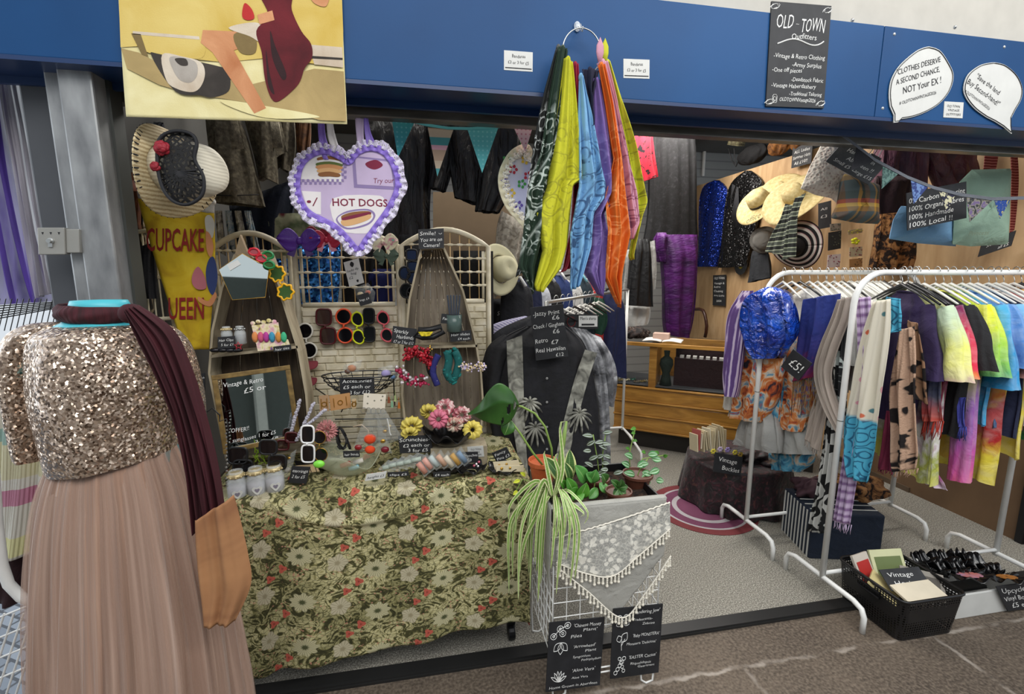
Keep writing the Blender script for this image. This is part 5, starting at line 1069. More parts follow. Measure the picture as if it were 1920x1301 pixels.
b=B(); fan(b,rnd([(388,436),(396,440),(402,462),(398,482),(390,470)]),P,.009); fan(b,rnd([(374,556),(392,564),(404,548),(408,556),(396,574),(376,566)]),P,.009); mk('print',b,plain('#d08a5c'),parent=yb)
b=B(); fan(b,rnd([(394,486),(404,484),(410,520),(402,552),(392,540),(388,510)]),P,.0095); mk('printed_dress',b,plain('#2c3c70'),parent=yb)
b=B(); fan(b,rnd([(364,512),(374,500),(386,520),(388,540),(372,542),(362,530)]),P,.0085); mk('printed_cake',b,plain('#b86a74'),parent=yb)
for x,y,c,lb in ((262,330,'#d8cf2a','yellow pompom ball hanging above the banner corner'),(252,348,'#d89a92','pink pompom ball at the banner\'s white corner')):
    b=B(); p=PY(1.93)(x,y); b.ball(p,.019,10); b.ball(p+Vector((.012,0,.006)),.014,8); mk('pompom',b,fab(c),smooth=True,label=lb,cat='pompom')
# ---------- clothes hanging behind the screens ----------
def garm(name,label,cat,L,Rr,Y,m,dep=.05,n=3,amp=.01,ph=0,group=None,sleeves=(),nu=40,nv=26,extra=None,P=None):
    P=P or PY(Y); b=B(); puff(b,L,Rr,P,dep,n,amp,ph,nu,nv)
    if sleeves or extra:
        o=root(name,label,cat,P(*L[0]),group); mk('body',b,m,parent=o,smooth=True)
        for (sl,sr) in sleeves: b=B(); puff(b,sl,sr,P,dep*.8,2,amp*.8,ph+1,28,18); bb=mk('sleeve',b,m,parent=o,smooth=True)
        for nm,fn,mm in (extra or []): b=B(); fn(b,P); mk(nm,b,mm,parent=o,smooth=True)
    else: o=mk(name,b,m,smooth=True,label=label,cat=cat,group=group)
    return o
WOOL=nmat('grey_wool',lambda n:n.ramp(n.noise(n.vec('Object'),60,5),[(.3,'#4a4438'),(.55,'#6f6755'),(.75,'#8f8670')]),rough=.95,bump=lambda n:n.noise(n.vec('Object'),160,3),bs=.5,bd=.005)
def seam(pts,r=.0022): return lambda b,P:b.tube([P(x,y)+P.n*.075 for x,y in pts],r,5)
garm('wool_coat','grey-brown wool coat with pocket flap hanging beside the straw hat','coat',[(386,190),(392,260),(400,330),(402,380)],[(440,190),(464,260),(482,330),(498,388)],2.35,WOOL,.06,2,.012,extra=[('pocket_flap',lambda b,P:slab(b,[(412,190),(446,190),(468,286),(414,290)],P,.066,.07),WOOL),('seam',seam([(404,370),(440,372),(496,370)]),INK)])
garm('wool_coat','grey wool coat with folded cuff, second from the straw hat','coat',[(452,190),(474,280),(488,340)],[(518,190),(530,230),(540,285)],2.45,WOOL,.06,2,.01,extra=[('cuff',lambda b,P:slab(b,[(482,238),(530,232),(538,284),(494,284)],P,.06,.075),WOOL)])
garm('wool_coat','grey wool coat with bare sleeve end behind the cuffed one','coat',[(484,190),(488,260),(490,330)],[(508,190),(516,280),(522,345)],2.4,WOOL,.045,2,.006)
garm('wool_coat','grey wool coat hanging last beside the purple lace','coat',[(520,190),(530,260),(528,318)],[(548,190),(552,260),(548,325)],2.5,WOOL,.05,2,.01)
garm('fur_collar','brown fur collar strip between the grey coats and the heart apron','collar',[(556,215),(556,260),(560,300)],[(584,215),(582,260),(578,300)],2.5,rampfab('brown_fur',[(.3,'#2c180c'),(.6,'#6b4422'),(.8,'#8f6535')],25,.6,src='Object'),.03,2,.01)
LEA=nmat('black_leather',lambda n:n.ramp(n.noise(n.vec('Object'),8,5,1.5),[(.35,'#121011'),(.62,'#221e1e'),(.8,'#3b3432')]),rough=.38,bump=lambda n:n.noise(n.vec('Object',(3,3,1)),6,5,1.2),bs=.8,bd=.03)
garm('leather_coat','long black leather coat hanging behind the teal pennant','coat',[(664,190),(676,300),(680,420),(684,540)],[(812,190),(812,300),(806,400),(812,500)],2.6,LEA,.06,5,.014,1)
garm('leather_jacket','black leather jacket with gathered cuff behind the striped pennant','jacket',[(836,190),(838,280),(852,370)],[(935,190),(950,320),(936,396)],2.55,LEA,.06,3,.016,2,sleeves=[([(808,190),(812,280),(806,352)],[(856,190),(852,300),(836,360)])])
garm('leather_jacket','black leather jacket with zip hanging beside the cream heart apron','jacket',[(912,190),(900,300),(890,395)],[(985,190),(975,320),(936,400)],2.5,LEA,.06,3,.016,3)
garm('denim_coat','dark navy coat filling the space above the yellow banner','coat',[(188,230),(194,320)],[(306,230),(300,350)],2.3,fab('#10141f'),.06,3,.02,1)
garm('jeans','dark blue jeans hanging behind the wicker arch under the grey coats','jeans',[(430,385),(440,430),(444,470)],[(566,330),(552,390),(540,470)],2.5,fab('#1a2130'),.05,3,.014)
def scroll(n):
    v=n.vadd(n.vec('Object'),n.noise(n.vec('Object'),6,2,0,.5,True),.08); d=n.math('PINGPONG',n.vor(v,12),.16); return n.mix(n.ramp(d,[(.04,1),(.07,0)]),'#241d17','#8d7d63')
garm('patterned_curtain','brown and cream scroll-patterned curtain beside the steel column','curtain',[(200,330),(205,480),(210,720)],[(262,330),(278,480),(300,720)],2.1,nmat('scroll_print',scroll,rough=.8),.02,3,.012)
garm('fur_throw','rust brown throw above the scroll-patterned curtain','throw',[(212,320),(215,400),(220,420)],[(262,325),(262,400),(264,430)],2.05,rampfab('rust_fur',[(.3,'#2f1408'),(.6,'#74401e'),(.8,'#94602f')],14,1,src='Object'),.02,2,.01)
scr=SC.objects['wicker_screen_panel']; 
b=B(); 
for t in ((246,436,300,430),(246,520,310,520),(255,600,330,596)): b.tube([PY(2.02)(t[0],t[1]),PY(2.02)(t[2],t[3])],.008,6)
b.tube([PY(2.02)(246,436),PY(2.02)(262,660)],.012,8); b.tube([PY(2.02)(298,430),PY(2.02)(335,660)],.008,8)
for k in range(4): b.tube([PY(2.02)(256+k*10,434),PY(2.02)(272+k*14,655)],.003,6)
mk('cane_frame',b,CANE,smooth=True,label='narrow cane lattice frame half hidden behind the yellow banner',cat='frame')
garm('black_bag','black lace cloth hanging inside the narrow cane frame','cloth',[(262,462),(262,500),(272,560)],[(288,455),(292,500),(296,560)],2.0,fab('#17161a'),.01,2,.006)
BSQ=sequin('blue_sequins','#0d3f8c','#3f8fe0',90,.25,.6)
garm('sequin_blouse','bright blue sequin top showing through the middle lattice','top',[(556,455),(556,520),(556,570)],[(640,455),(638,520),(634,570)],2.38,BSQ,.03,2,.008)
garm('sequin_blouse','blue sequin sleeve showing through the lattice beside the yellow glasses','top',[(510,485),(512,530),(514,570)],[(546,485),(546,530),(544,570)],2.38,BSQ,.03,2,.008)
b=B()
for k in range(4): garm('beaded_curtain',['strip of pale denim and silver beads behind the dark shelf arch','strip of grey braid beside the denim strip','strip of teal and white beads under the grey coat','strip of faded blue ribbon nearest the yellow banner'][k],'trimming',[(404+k*18,395),(408+k*20,440),(410+k*22,470)],[(416+k*18,395),(420+k*20,440),(424+k*22,480)],2.32,rampfab('bead%d'%k,[(.35,'#24435a'),(.5,'#a9aaa5'),(.65,'#5b7e93')] if k%2 else [(.35,'#4b463e'),(.5,'#9a9384'),(.7,'#cfc9b9')],30,1,src='Object'),.01,2,.005)
RP=nmat('rose_print',lambda n:n.mix(n.ramp(n.vor(n.vec('Object'),9,rnd=.8),[(.22,1),(.3,0)]),n.ramp(n.noise(n.vec('Object'),12,3),[(.45,'#a9aa8a'),(.6,'#5d6b4a')]),'#5c0f1e'),rough=.8)
garm('rose_print_dress','pale green dress with dark red roses behind the violet bow','dress',[(500,400),(510,450),(514,500)],[(612,400),(610,440),(606,480)],2.45,RP,.02,2,.008)
for L,Rr,lb,m in (([(640,470),(642,580)],[(700,470),(700,580)],'black dress seen through the middle lattice beside the playing card tag',fab('#0e0e12')),([(688,504),(690,600)],[(738,504),(738,600)],'royal navy dress seen low through the middle lattice',fab('#0e1a5a')),([(748,440),(752,620)],[(795,440),(795,620)],'black top seen through the arched lattice beside the camera sign',fab('#121318')),([(850,470),(852,600)],[(910,470),(910,600)],'black skirt seen through the arched lattice beside the black board edge',fab('#101014'))): garm('dress',lb,'dress',L,Rr,2.4,m,.03,2,.01)
b=B(); q=PY(2.9); fan(b,[(812,360),(1000,360),(1000,620),(812,620)],q,0); b.v=[Vector(v) for v in b.v]; mk('cardboard_panel',b,plain('#6a5842',.8),solid=.01,label='plain brown board behind the leather jackets',cat='board')
# ---------- wire planter with lace shawl and plants ----------
X0,X1,Y0,Y1,ZT=.402,.792,1.385,1.70,.715
pr=root('wire_planter','white wire mesh planter stand with lace-draped top at the corner of the stall','planter',((X0+X1)/2,1.54,0))
b=B()
def wire(p,q,r=.0018): b.tube([p,q],r,5)
for k in range(9):
    t=k/8; x=X0+(X1-X0)*t; y=Y0+(Y1-Y0)*t
    for yy in (Y0,Y1): wire((x,yy,.26),(x,yy,ZT-.02))
    for xx in (X0,X1): wire((xx,y,.16),(xx,y,ZT-.02))
for k in range(10):
    z=.16+.055*k
    for yy in (Y0,Y1): 
        if z>.25: wire((X0,yy,z),(X1,yy,z))
    for xx in (X0,X1): wire((xx,Y0,z),(xx,Y1,z))
mk('wire_grid',b,WMETAL,parent=pr)
b=B()
for yy in (Y0,Y1): b.tube([(X0,yy,ZT),(X0,yy,.26),(X1,yy,.26),(X1,yy,ZT)],.0035,6,closed=True)
for xx in (X0,X1): b.tube([(xx,Y0,ZT),(xx,Y1,ZT)],.0035,6)
for z in (.03,.05): b.tube([(X0,Y0,z+.05),(X1,Y0,z+.05)],.003,6)
mk('rim',b,WMETAL,parent=pr,smooth=True)
for xx in (X0,X1):
    for yy,s in ((Y0,1),(Y1,-1)):
        b=B(); d=1 if xx==X0 else -1; b.tube([(xx,yy,.27),(xx,yy,.1),(xx+.004*d,yy,.012),(xx+.03*d,yy,.004),(xx+.05*d,yy,.02),(xx+.075*d,yy,.26)],.0038,6); mk('leg',b,WMETAL,parent=pr,smooth=True)
GF=plpx((1060,1166),(1076,1164),(1060,1173),PY(1.38)); b=B(); b.board(GF,0,0,GF.w,GF.h,-.001,.004); mk('green_tape',b,plain('#5fae35'),parent=pr)
tr=root('plant_tray','black plastic tray of dark soil sitting in the wire planter','tray',((X0+X1)/2,1.54,ZT-.05))
b=B(); b.box(((X0+X1)/2,(Y0+Y1)/2,ZT-.055),(X1-X0-.01,Y1-Y0-.01,.01))
for c,d in ((((X0+X1)/2,Y0+.006,ZT-.02),(X1-X0,.008,.07)),(((X0+X1)/2,Y1-.006,ZT-.02),(X1-X0,.008,.07)),((X0+.006,1.54,ZT-.02),(.008,Y1-Y0,.07)),((X1-.006,1.54,ZT-.02),(.008,Y1-Y0,.07))): b.box(c,d)
mk('tray',b,nmat('black_plastic',col='#131315',rough=.35),parent=tr,bev=.002)
SOIL=nmat('soil',lambda n:n.ramp(n.noise(n.vec('Object'),60,5),[(.35,'#1d140e'),(.7,'#4a3525')]),rough=.95,bump=lambda n:n.noise(n.vec('Object'),90,4),bs=1,bd=.02)
b=B(); b.grid(lambda u,v:Vector((X0+.012+(X1-X0-.024)*u,Y0+.012+(Y1-Y0-.024)*v,ZT-.02+.01*sin(u*17)*sin(v*13))),20,16,1,1); mk('soil',b,SOIL,parent=tr,smooth=True)
# shawl
def lace(n):
    v=n.vec('Object',(1,0,1)); f=n.vor(n.vadd(v,n.noise(v,60,2,0,.5,True),.012),52,rnd=1); pet=n.ramp(f,[(.44,1),(.54,0)]); pet=n.math('MULTIPLY',pet,n.ramp(n.noise(v,16,2),[(.42,.1),(.5,1)])); e=n.vor(v,75,'DISTANCE_TO_EDGE'); net=n.ramp(e,[(.03,.5),(.07,0)])
    o=n.sep(n.vec('Object')); 
    m=n.math('MAXIMUM',pet,net); return n.mix(n.math('MULTIPLY',m,.95),'#a09f99','#e6e2d6')
M_LACE=nmat('lace_shawl',lace,rough=.9,bump=lambda n:n.vor(n.vec('Object',(1,0,1)),42),bs=.6,bd=.004)
M_PALE=fab('#a4a29b')
sh=root('lace_shawl','pale grey cloth with pointed white lace shawl and bead fringe draped over the planter','shawl',(.6,1.375,.3))
P=PY(1.372)
b=B()
def f(u,v):
    x=X0-.006+(X1-X0+.012)*u; lo=pline([PY(1.374)(*q) for q in ((1043,1060),(1100,1105),(1166,1156),(1210,1110),(1258,1040))])(u).z; z=ZT+.018-(ZT+.018-lo)*v
    return Vector((x,1.376+.004*sin(u*9+v*3)*v-.004*sin(PI*v),z))
b.grid(f,60,40,.4,.4); mk('cloth',b,M_PALE,parent=sh,smooth=True,solid=.0015)
b=B()
def f2(u,v):
    t=pline([PY(1.37)(*q) for q in ((1043,1008),(1110,990),(1180,968),(1256,942))])(u); l=pline([PY(1.37)(*q) for q in ((1043,1055),(1095,1074),(1148,1080),(1200,1040),(1256,992))])(u)
    p=t.lerp(l,v); return Vector((p.x,1.3665+.003*sin(u*13+v*4),p.z))
b.grid(f2,60,20,.4,.2); mk('lace_panel',b,M_LACE,parent=sh,smooth=True,solid=.001)
b=B()
def f3(u,v):
    y=Y0-.004+(Y1-Y0)*u; return Vector((X0-.012-.004*sin(y*40+v*3)*v,y,ZT+.018-(.30-.17*u)*v))
b.grid(f3,24,20,.3,.3); b.grid(lambda u,v:Vector((X0-.012+(X1-X0+.02)*u,Y0-.01+.03*v,ZT+.018+.004*sin(PI*v))),20,4,.4,.03); mk('cloth_side',b,M_PALE,parent=sh,smooth=True,solid=.0015)
b=B(); b2=B(); rn=random.Random(3)
for edge,dp,nn_ in ((((1043,1055),(1095,1074),(1148,1080),(1200,1040),(1256,992)),.006,30),(((1043,1062),(1100,1107),(1166,1158),(1210,1112),(1258,1042)),.0,34)):
    g=pline([PY(1.364)(*q) for q in edge]); b.tube([g(t/40) for t in range(41)],.0028,5)
    for k in range(nn_):
        p=g((k+.5)/nn_); L=.022+.012*(k%3==0)
        for j in range(5): b2.ball(p-Vector((0,0,.006+L*j/5)),(.0042 if j<4 else .006),6,m=4)
for row,kx in (((1043,1008),(1110,990),(1180,968),(1256,942)),0),:
    g=pline([PY(1.364)(*q) for q in row]); b.tube([g(t/40)+Vector((0,0,.002*sin(t*3))) for t in range(41)],.003,5)
mk('braid',b,plain('#e6e0d2',.9),parent=sh,smooth=True); o=mk('bead_fringe',b2,plain('#e2dccd',.9),parent=sh,smooth=True); o['kind']='stuff'
# blackboards on the planter
def plantdraw(kind):
    def d(tb,pl,c):
        w,h=pl.w,pl.h; T=lambda pts,r=.0011,cl=False: tb.tube([pl(x*w,y*h,c) for x,y in pts],r,4,closed=cl)
        circ=lambda x,y,r:T([(x+r*cos(a),y+r*.8*sin(a)) for a in [i*.52 for i in range(12)]],cl=True)
        lf=lambda x,y,a,l,wd:T([(x+l*t*cos(a)-wd*sin(PI*t)*sin(a)*s,y+l*t*sin(a)+wd*sin(PI*t)*cos(a)*s) for s,rng in ((1,[i/6 for i in range(7)]),(-1,[1-i/6 for i in range(7)])) for t in rng])
        if kind==0:
            for x,y in ((.09,.8),(.25,.83),(.2,.9),(.33,.94)): circ(x,y,.055); circ(x,y,.02)
            T([(.09,.8),(.2,.9),(.33,.94)])
            for a in (-2.4,-1.6,-.8): lf(.23,.7,a,.17,.05)
            for a in (.5,.9,1.3,1.7,2.1,2.6): lf(.22,.13,a,.16,.02)
        else:
            for a in (-.4,.6,2.6,3.6): lf(.2,.82,a,.14,.045)
            lf(.16,.52,1.9,.1,.05); lf(.2,.52,.9,.16,.06); T([(.2,.4),(.19,.52)]); T([(.19,.46),(.26,.56)])
            for k in range(5): circ(.1+.04*k,.08+.05*k,.035)
            for k in range(4): circ(.26-.03*k,.1+.06*k,.03)
    return d
sign('chalk_sign','black chalk board of plant names headed with the money plant, tied low on the planter',(1030,1168),(1134,1157),(1023,1298),PY(1.374),
 [("'Chinese Money",.44,.1,.05,.5),("Plant'",.62,.17,.045,.25),('Pilea',.4,.25,.05,.2),("'Arrowhead'",.46,.4,.045,.4),('Plant',.68,.47,.04,.2),('Syngonium',.46,.545,.035,.32),('Podophyllum',.62,.6,.035,.36),("'Aloe Vera'",.46,.75,.05,.42),('Aloe Vera',.46,.85,.035,.3),('Home Grown in Aberdeen',.06,.965,.04,.88)],t=.004,deco=plantdraw(0))
sign('chalk_sign','black chalk board of plant names ending with a cactus, beside its twin on the planter',(1150,1142),(1243,1132),(1144,1273),PY(1.374),
 [("'Wandering Jew'",.36,.1,.05,.58),('Tradescantia-',.4,.2,.038,.4),('Zebrina',.6,.265,.036,.25),("'Baby MONSTERA'",.42,.43,.046,.54),("Monstera 'Deliciosa'",.3,.54,.04,.6),("'EASTER Cactus'",.36,.74,.048,.56),('Rhipsalidopsis',.4,.83,.036,.42),('Gaertneri',.55,.88,.034,.34)],t=.004,deco=plantdraw(1))
# leaves
def leafm(b,base,tip,w,up=(0,0,1),curl=.15,nu=6,nv=10,shape=1.0,fold=.15):
    base=Vector(base);tip=Vector(tip);d=tip-base;l=d.length;side=d.cross(Vector(up)); side=side.normalized() if side.length>1e-6 else Vector((1,0,0)); nm=side.cross(d).normalized()
    def f(u,v):
        s=(u-.5)*2; ww=w*(sin(PI*min(1,v**shape*.98+.02)))**.75; return base+d*v+side*s*ww/2+nm*(curl*l*sin(PI*v)+abs(s)*ww*fold)
    b.grid(f,nu,nv,1,1)
def leafmat(key,dark,mid,stripe=None,sw=(.3,.7)):
    def fn(n):
        o=n.sep(n.vec('UV')); e=n.math('ABSOLUTE',n.math('SUBTRACT',o[0],.5)); v=n.vec('Object'); c=n.ramp(n.noise(v,12,4),[(.3,dark),(.7,mid)])
        c=n.mix(n.ramp(e,[(.01,.6),(.035,0)]),c,'#a9c480')
        if stripe: c=n.mix(n.ramp(e,[(sw[0]-.04,0),(sw[0],1)] + ([(sw[1],1),(sw[1]+.04,0)] if sw[1]<.5 else [])),c,stripe)
        return c
    return nmat('leaf_'+key,fn,rough=.35,bump=lambda n:n.wave(n.vec('UV',(1,1,1)),6,0,'Y'),bs=.15,bd=.003)
G1=leafmat('monstera','#23491a','#3f6f2a'); G2=leafmat('spider','#6f9440','#8db45a','#d9dba8',(.3,.5)); G3=leafmat('sansev','#2f5528','#5b7f42','#cfd38e',(.38,.5)); G4=leafmat('bright','#2f6a1c','#5a9a30'); G5=leafmat('wander','#2a2a22','#3d4a34','#aeb9ae',(.14,.3)); G6=leafmat('wandgreen','#2f6a38','#4a8a4a','#a9c7a4',(.15,.28)); G7=leafmat('arrow','#3a7a34','#6aa652'); STEM=plain('#7f9a4a')
TERRA=nmat('terracotta',lambda n:n.ramp(n.noise(n.vec('Object'),20,4),[(.3,'#a84a22'),(.7,'#c8683a')]),rough=.6); BROWNP=plain('#5a3426',.5)
def pot(parent,c,r,h,m):
    b=B(); b.lathe([(r*.72,0),(r*.95,h*.82),(r*1.05,h*.82),(r*1.05,h),(r*.95,h),(r*.9,h*.86),(0,h*.84)],c,24); mk('pot',b,m,parent=parent)
mp=PY(1.60)(1017,902)
mo=root('monstera_plant','young monstera in an orange pot, one huge split leaf leaning over the display table','plant',mp)
pot(mo,(mp.x,mp.y,mp.z),.052,.085,TERRA)
b=B()
for pts in ([(1020,875),(1000,850),(975,812),(958,790)],[(1036,872),(1034,840),(1022,800),(1003,775),(978,762),(968,760)]): b.tube([PY(1.56)(*pts[0])]+[PY(1.54)(*q) for q in pts[1:]],.004,7)
mk('stem',b,STEM,parent=mo,smooth=True)
b=B(); out=[(930,716),(944,722),(956,734),(964,748),(975,746),(976,764),(970,780),(958,784),(958,774),(955,750),(949,748),(951,775),(953,790),(944,793),(938,790),(940,770),(936,752),(930,760),(932,776),(934,792),(924,793),(904,787),(890,782),(880,777),(893,768),(902,750),(912,734),(921,720)]
L=PY(1.5); cx,cy=(945,748); n0=len(out)
def f(u,v):
    i=u*n0;k=int(i)%n0;s=i-int(i); x=out[k][0]*(1-s)+out[(k+1)%n0][0]*s; y=out[k][1]*(1-s)+out[(k+1)%n0][1]*s; X=cx+(x-cx)*v;Y=cy+(y-cy)*v
    return L(X,Y)+Vector((0,-.05*(1-v**2)+.0009*(X-945)+.0006*(Y-750),0))
ml=(nmat('monstera_leaf',lambda n:n.ramp(n.noise(n.vec('Object'),9,4),[(.3,'#1a3912'),(.6,'#315a22'),(.8,'#4a7533')]),rough=.32,bump=lambda n:n.wave(n.vec('Object'),7,2,'DIAGONAL'),bs=.2,bd=.006))
b=B()
tpf=pline([(x,y,0) for x,y in ((972,754),(962,736),(948,722),(932,716),(915,730),(898,758),(878,778))]); btf=pline([(x,y,0) for x,y in ((972,764),(962,782),(945,795),(925,793),(905,788),(890,782),(878,778))])
def f(u,v):
    p=tpf(u).lerp(btf(u),v); return L(p.x,p.y)+Vector((0,-.035*sin(PI*min(1,u*.9+.1))+.04*abs(v-.42),0))
b.grid(f,44,30); keep=[]
for i,fc in enumerate(b.f):
    j=i//44; k=i%44; p=tpf((k+.5)/44).lerp(btf((k+.5)/44),(j+.5)/30)
    if ((p.x-952)/3.4)**2+((p.y-764)/11)**2<1 or ((p.x-963)/2.6)**2+((p.y-757)/8)**2<1 or ((p.x-941)/2.2)**2+((p.y-788)/9)**2<1: continue
    keep.append(i)
b.f=[b.f[i] for i in keep]; b.mi=[0]*len(keep); b.uv=[b.uv[i] for i in keep]
mk('leaf',b,_M['monstera_leaf'],parent=mo,smooth=True,solid=.0012)
b=B(); leafm(b,PY(1.53)(956,786),PY(1.52)(946,816),.05,up=(0,-1,.2)); mk('leaf',b,G1,parent=mo,smooth=True,solid=.0008)
sp=PY(1.47)(1035,935); so=root('spider_plant','spider plant with long cream-edged leaves spilling down the side of the planter','plant',sp)
rn=random.Random(2); b=B()
def blade(b,pts,w):
    g=pline(pts); m=16
    def f(u,v):
        p=g(v); t=(g(min(1,v+.02))-g(max(0,v-.02))); s=t.cross(Vector((.3,-1,.3))); s=s.normalized() if s.length>1e-6 else Vector((1,0,0)); ww=w*(sin(PI*min(1,.12+v*.88)))**.6
        return p+s*(u-.5)*ww+Vector((0,-.3*ww*abs(u-.5),0))
    b.grid(f,4,m,1,1)
for k in range(34):
    a=rn.uniform(2.2,5.6); r=rn.uniform(.05,.16); top=rn.uniform(.02,.09); dz=rn.uniform(.10,.36) if k>8 else rn.uniform(.0,.08)
    px=sp.x+r*cos(a)*.9-.02; py=sp.y+r*.35*sin(a)-.03
    if px>X0-.02: py=min(py,1.35)
    blade(b,[sp,sp+Vector(((px-sp.x)*.4,(py-sp.y)*.5,top)),Vector((px,py,sp.z+top*.3-dz*.25)),Vector((px-.01,py,sp.z-dz))],rn.uniform(.008,.014))
for q in ([(1035,930),(1020,900),(1000,950),(990,1000)],[(1040,930),(1055,880),(1050,800),(1060,790)],[(1036,930),(1024,870),(1020,850),(1022,845)],[(1038,930),(1048,890),(1040,860),(1046,850)],[(1040,935),(1050,960),(1040,1010),(1035,1060)],[(1030,930),(1010,960),(985,1010),(975,1060)]): blade(b,[PY(1.42)(*p) for p in q],.016)
mk('leaves',b,G2,parent=so,smooth=True,solid=.0006)
b=B(); b.tube([PY(1.44)(x,y) for x,y in ((1040,930),(1046,880),(1056,830),(1062,790))],[.004,.006,.008,.004],7); mk('flower_stalk',b,STEM,parent=so,smooth=True)
def plant(label,px,py,Y,leaves,m,stems=(),potm=None,pr_=.04,ph=.05,name='potted_plant'):
    p=PY(Y)(px,py); o=root(name,label,'plant',p)
    if potm: pot(o,(p.x,p.y,ZT-.025),pr_,ph,potm)
    b=B()
    for (x0,y0,x1,y1,w,*d) in leaves: leafm(b,PY(Y)(x0,y0),PY(Y-(d[0] if d else .02))(x1,y1),w,up=(.1,-1,.6),curl=.08)
    mk('leaves',b,m,parent=o,smooth=True,solid=.0007)
    if stems:
        b=B(); 
        for s in stems: b.tube([PY(Y)(*q) for q in s],.0022,6)
        mk('stem',b,STEM,parent=o,smooth=True)
    return o
plant('snake plant with upright yellow-edged leaves beside the spider plant',1062,905,1.5,[(1055,905,1020,856,.05),(1062,905,1068,842,.05,.0),(1070,905,1058,866,.035)],G3)
plant('bright green round-leaved plant at the front rim of the planter tray',1085,925,1.44,[(1075,930,1062,895,.045),(1085,935,1100,905,.045),(1078,930,1068,918,.05,.03),(1080,925,1092,938,.045,.03),(1060,915,1050,900,.03)],G4)
plant('arrowhead plant with pale-centred leaves at the middle of the planter tray',1105,910,1.5,[(1098,905,1078,872,.05),(1105,905,1118,880,.045),(1112,900,1098,888,.04),(1120,915,1104,935,.035),(1124,905,1138,925,.035)],G7,[[(1105,925),(1098,905)],[(1112,925),(1118,890)]])
plant('baby monstera seedling with lobed leaf in a brown pot',1160,925,1.45,[(1160,915,1145,900,.03),(1160,915,1150,930,.028),(1160,915,1160,938,.025),(1160,915,1172,930,.028),(1160,915,1178,912,.028),(1160,915,1165,898,.03),(1135,905,1128,888,.04)],G1,[[(1160,940),(1160,915)]],BROWNP,.045,.05)
lv=[]; rn=random.Random(8)
for k,(x,y) in enumerate([(1112,875),(1118,858),(1108,845),(1122,832),(1112,818),(1130,812),(1138,842),(1128,868),(1140,880),(1104,862),(1132,828),(1100,835),(1145,858),(1120,888),(1135,895),(1150,888),(1105,888)]): s=1 if k%2 else -1; lv.append((x,y,x+s*rn.uniform(14,24),y-rn.uniform(-4,9),.02))
plant('dark purple and silver trailing wandering plant rising highest in the planter',1120,880,1.56,lv,G5,[[(1125,905),(1120,860),(1112,815)],[(1130,905),(1130,850),(1136,812)]],BROWNP,.045,.05)
lv=[]
for k,(x,y) in enumerate([(1180,875),(1195,870),(1210,868),(1222,860),(1190,890),(1204,885),(1218,890),(1230,900),(1236,880),(1200,905),(1186,858),(1215,852)]): s=1 if k%2 else -1; lv.append((x,y,x+s*rn.uniform(14,22),y+rn.uniform(-9,8),.026))
plant('green and silver striped wandering plant in a brown pot near the far tray rim',1195,900,1.56,lv,G6,[[(1190,905),(1200,880),(1215,860)],[(1195,905),(1205,890),(1228,885)]],BROWNP,.055,.055)
lv=[]
for k,(x,y) in enumerate([(1190,810),(1186,826),(1180,842),(1176,856),(1210,848),(1222,852),(1236,850),(1244,856),(1192,802)]): s=1 if k%2 else -1; lv.append((x,y,x+s*rn.uniform(6,12),y+rn.uniform(-4,4),.014))
plant('thin pale-leaved creeper sprouting above the striped wandering plant',1185,880,1.62,lv,G4,[[(1182,900),(1180,850),(1191,803)],[(1185,900),(1205,860),(1244,854)]])
plant('tiny yellow-flowered trailing stem hanging at the corner of the floral cloth',980,900,1.56,[(975,900,962,905,.014),(985,892,975,886,.014),(970,920,962,928,.014),(978,935,990,940,.016)],plain('#c9d23a'),[[(1000,905),(980,898),(968,920),(975,960),(990,975)]])
# ---------- men's shirt rack ----------
rk=root('clothes_rack','white floor rack of men\'s shirts with a chrome pole at its near end','rack',(.6,2.15,0))
nP=PY(2.12)(1027,600); b=B(); b.tube([(nP.x,2.14,.02),(nP.x,2.14,1.36),(1.62,3.56,1.36)],.011,8); mk('rail',b,STEEL,parent=rk,smooth=True)
b=B(); f0=Vector((1.62,3.56,0)); b.tube([f0+Vector((0,0,1.36)),f0+Vector((0,0,.18))],.012,8); b.tube([f0+Vector((-.2,0,.2)),f0+Vector((0,0,.2)),f0+Vector((.0,-.15,.18)),f0+Vector((.02,-.32,.1)),f0+Vector((.02,-.34,0))],.011,8); mk('foot',b,WMETAL,parent=rk,smooth=True)
b=B(); pl=plpx((1022,690),(1031,690),(1022,728),PY(2.12)); b.board(pl,0,0,pl.w,pl.h,0,.001); mk('size_label',b,WHITE,parent=rk)
b=B(); b.box((nP.x,2.14,.03),(.3,.03,.02)); mk('base_bar',b,WMETAL,parent=rk)
def linen(key,c,v=.3): return fab(c,v)
SH=nmat('black_linen',lambda n:n.ramp(n.noise(n.vec('Object'),30,3),[(.3,'#0d0d11'),(.7,'#17171d')]),rough=.8,bump=lambda n:n.noise(n.vec('Object'),12,4),bs=.5,bd=.02)
COL=rampfab('grey_column_print',[(.3,'#4a4944'),(.55,'#8d8c82'),(.75,'#b5b4a8')],22,1,src='Object')
P=PY(2.1)
hs=root('hawaiian_shirt','black shirt with grey column and palm prints at the rack end','shirt',P(1020,620))
b=B(); puff(b,[(985,612),(945,632),(918,660),(912,740),(925,830),(935,900)],[(1060,610),(1092,640),(1108,690),(1118,760),(1124,840),(1128,900)],P,.07,3,.01,nu=60,nv=40); mk('body',b,SH,parent=hs,smooth=True)
b=B(); puff(b,[(945,626),(912,655),(900,720),(905,760)],[(970,640),(950,700),(944,740),(948,770)],P,.05,2,.006); mk('sleeve',b,SH,parent=hs,smooth=True)
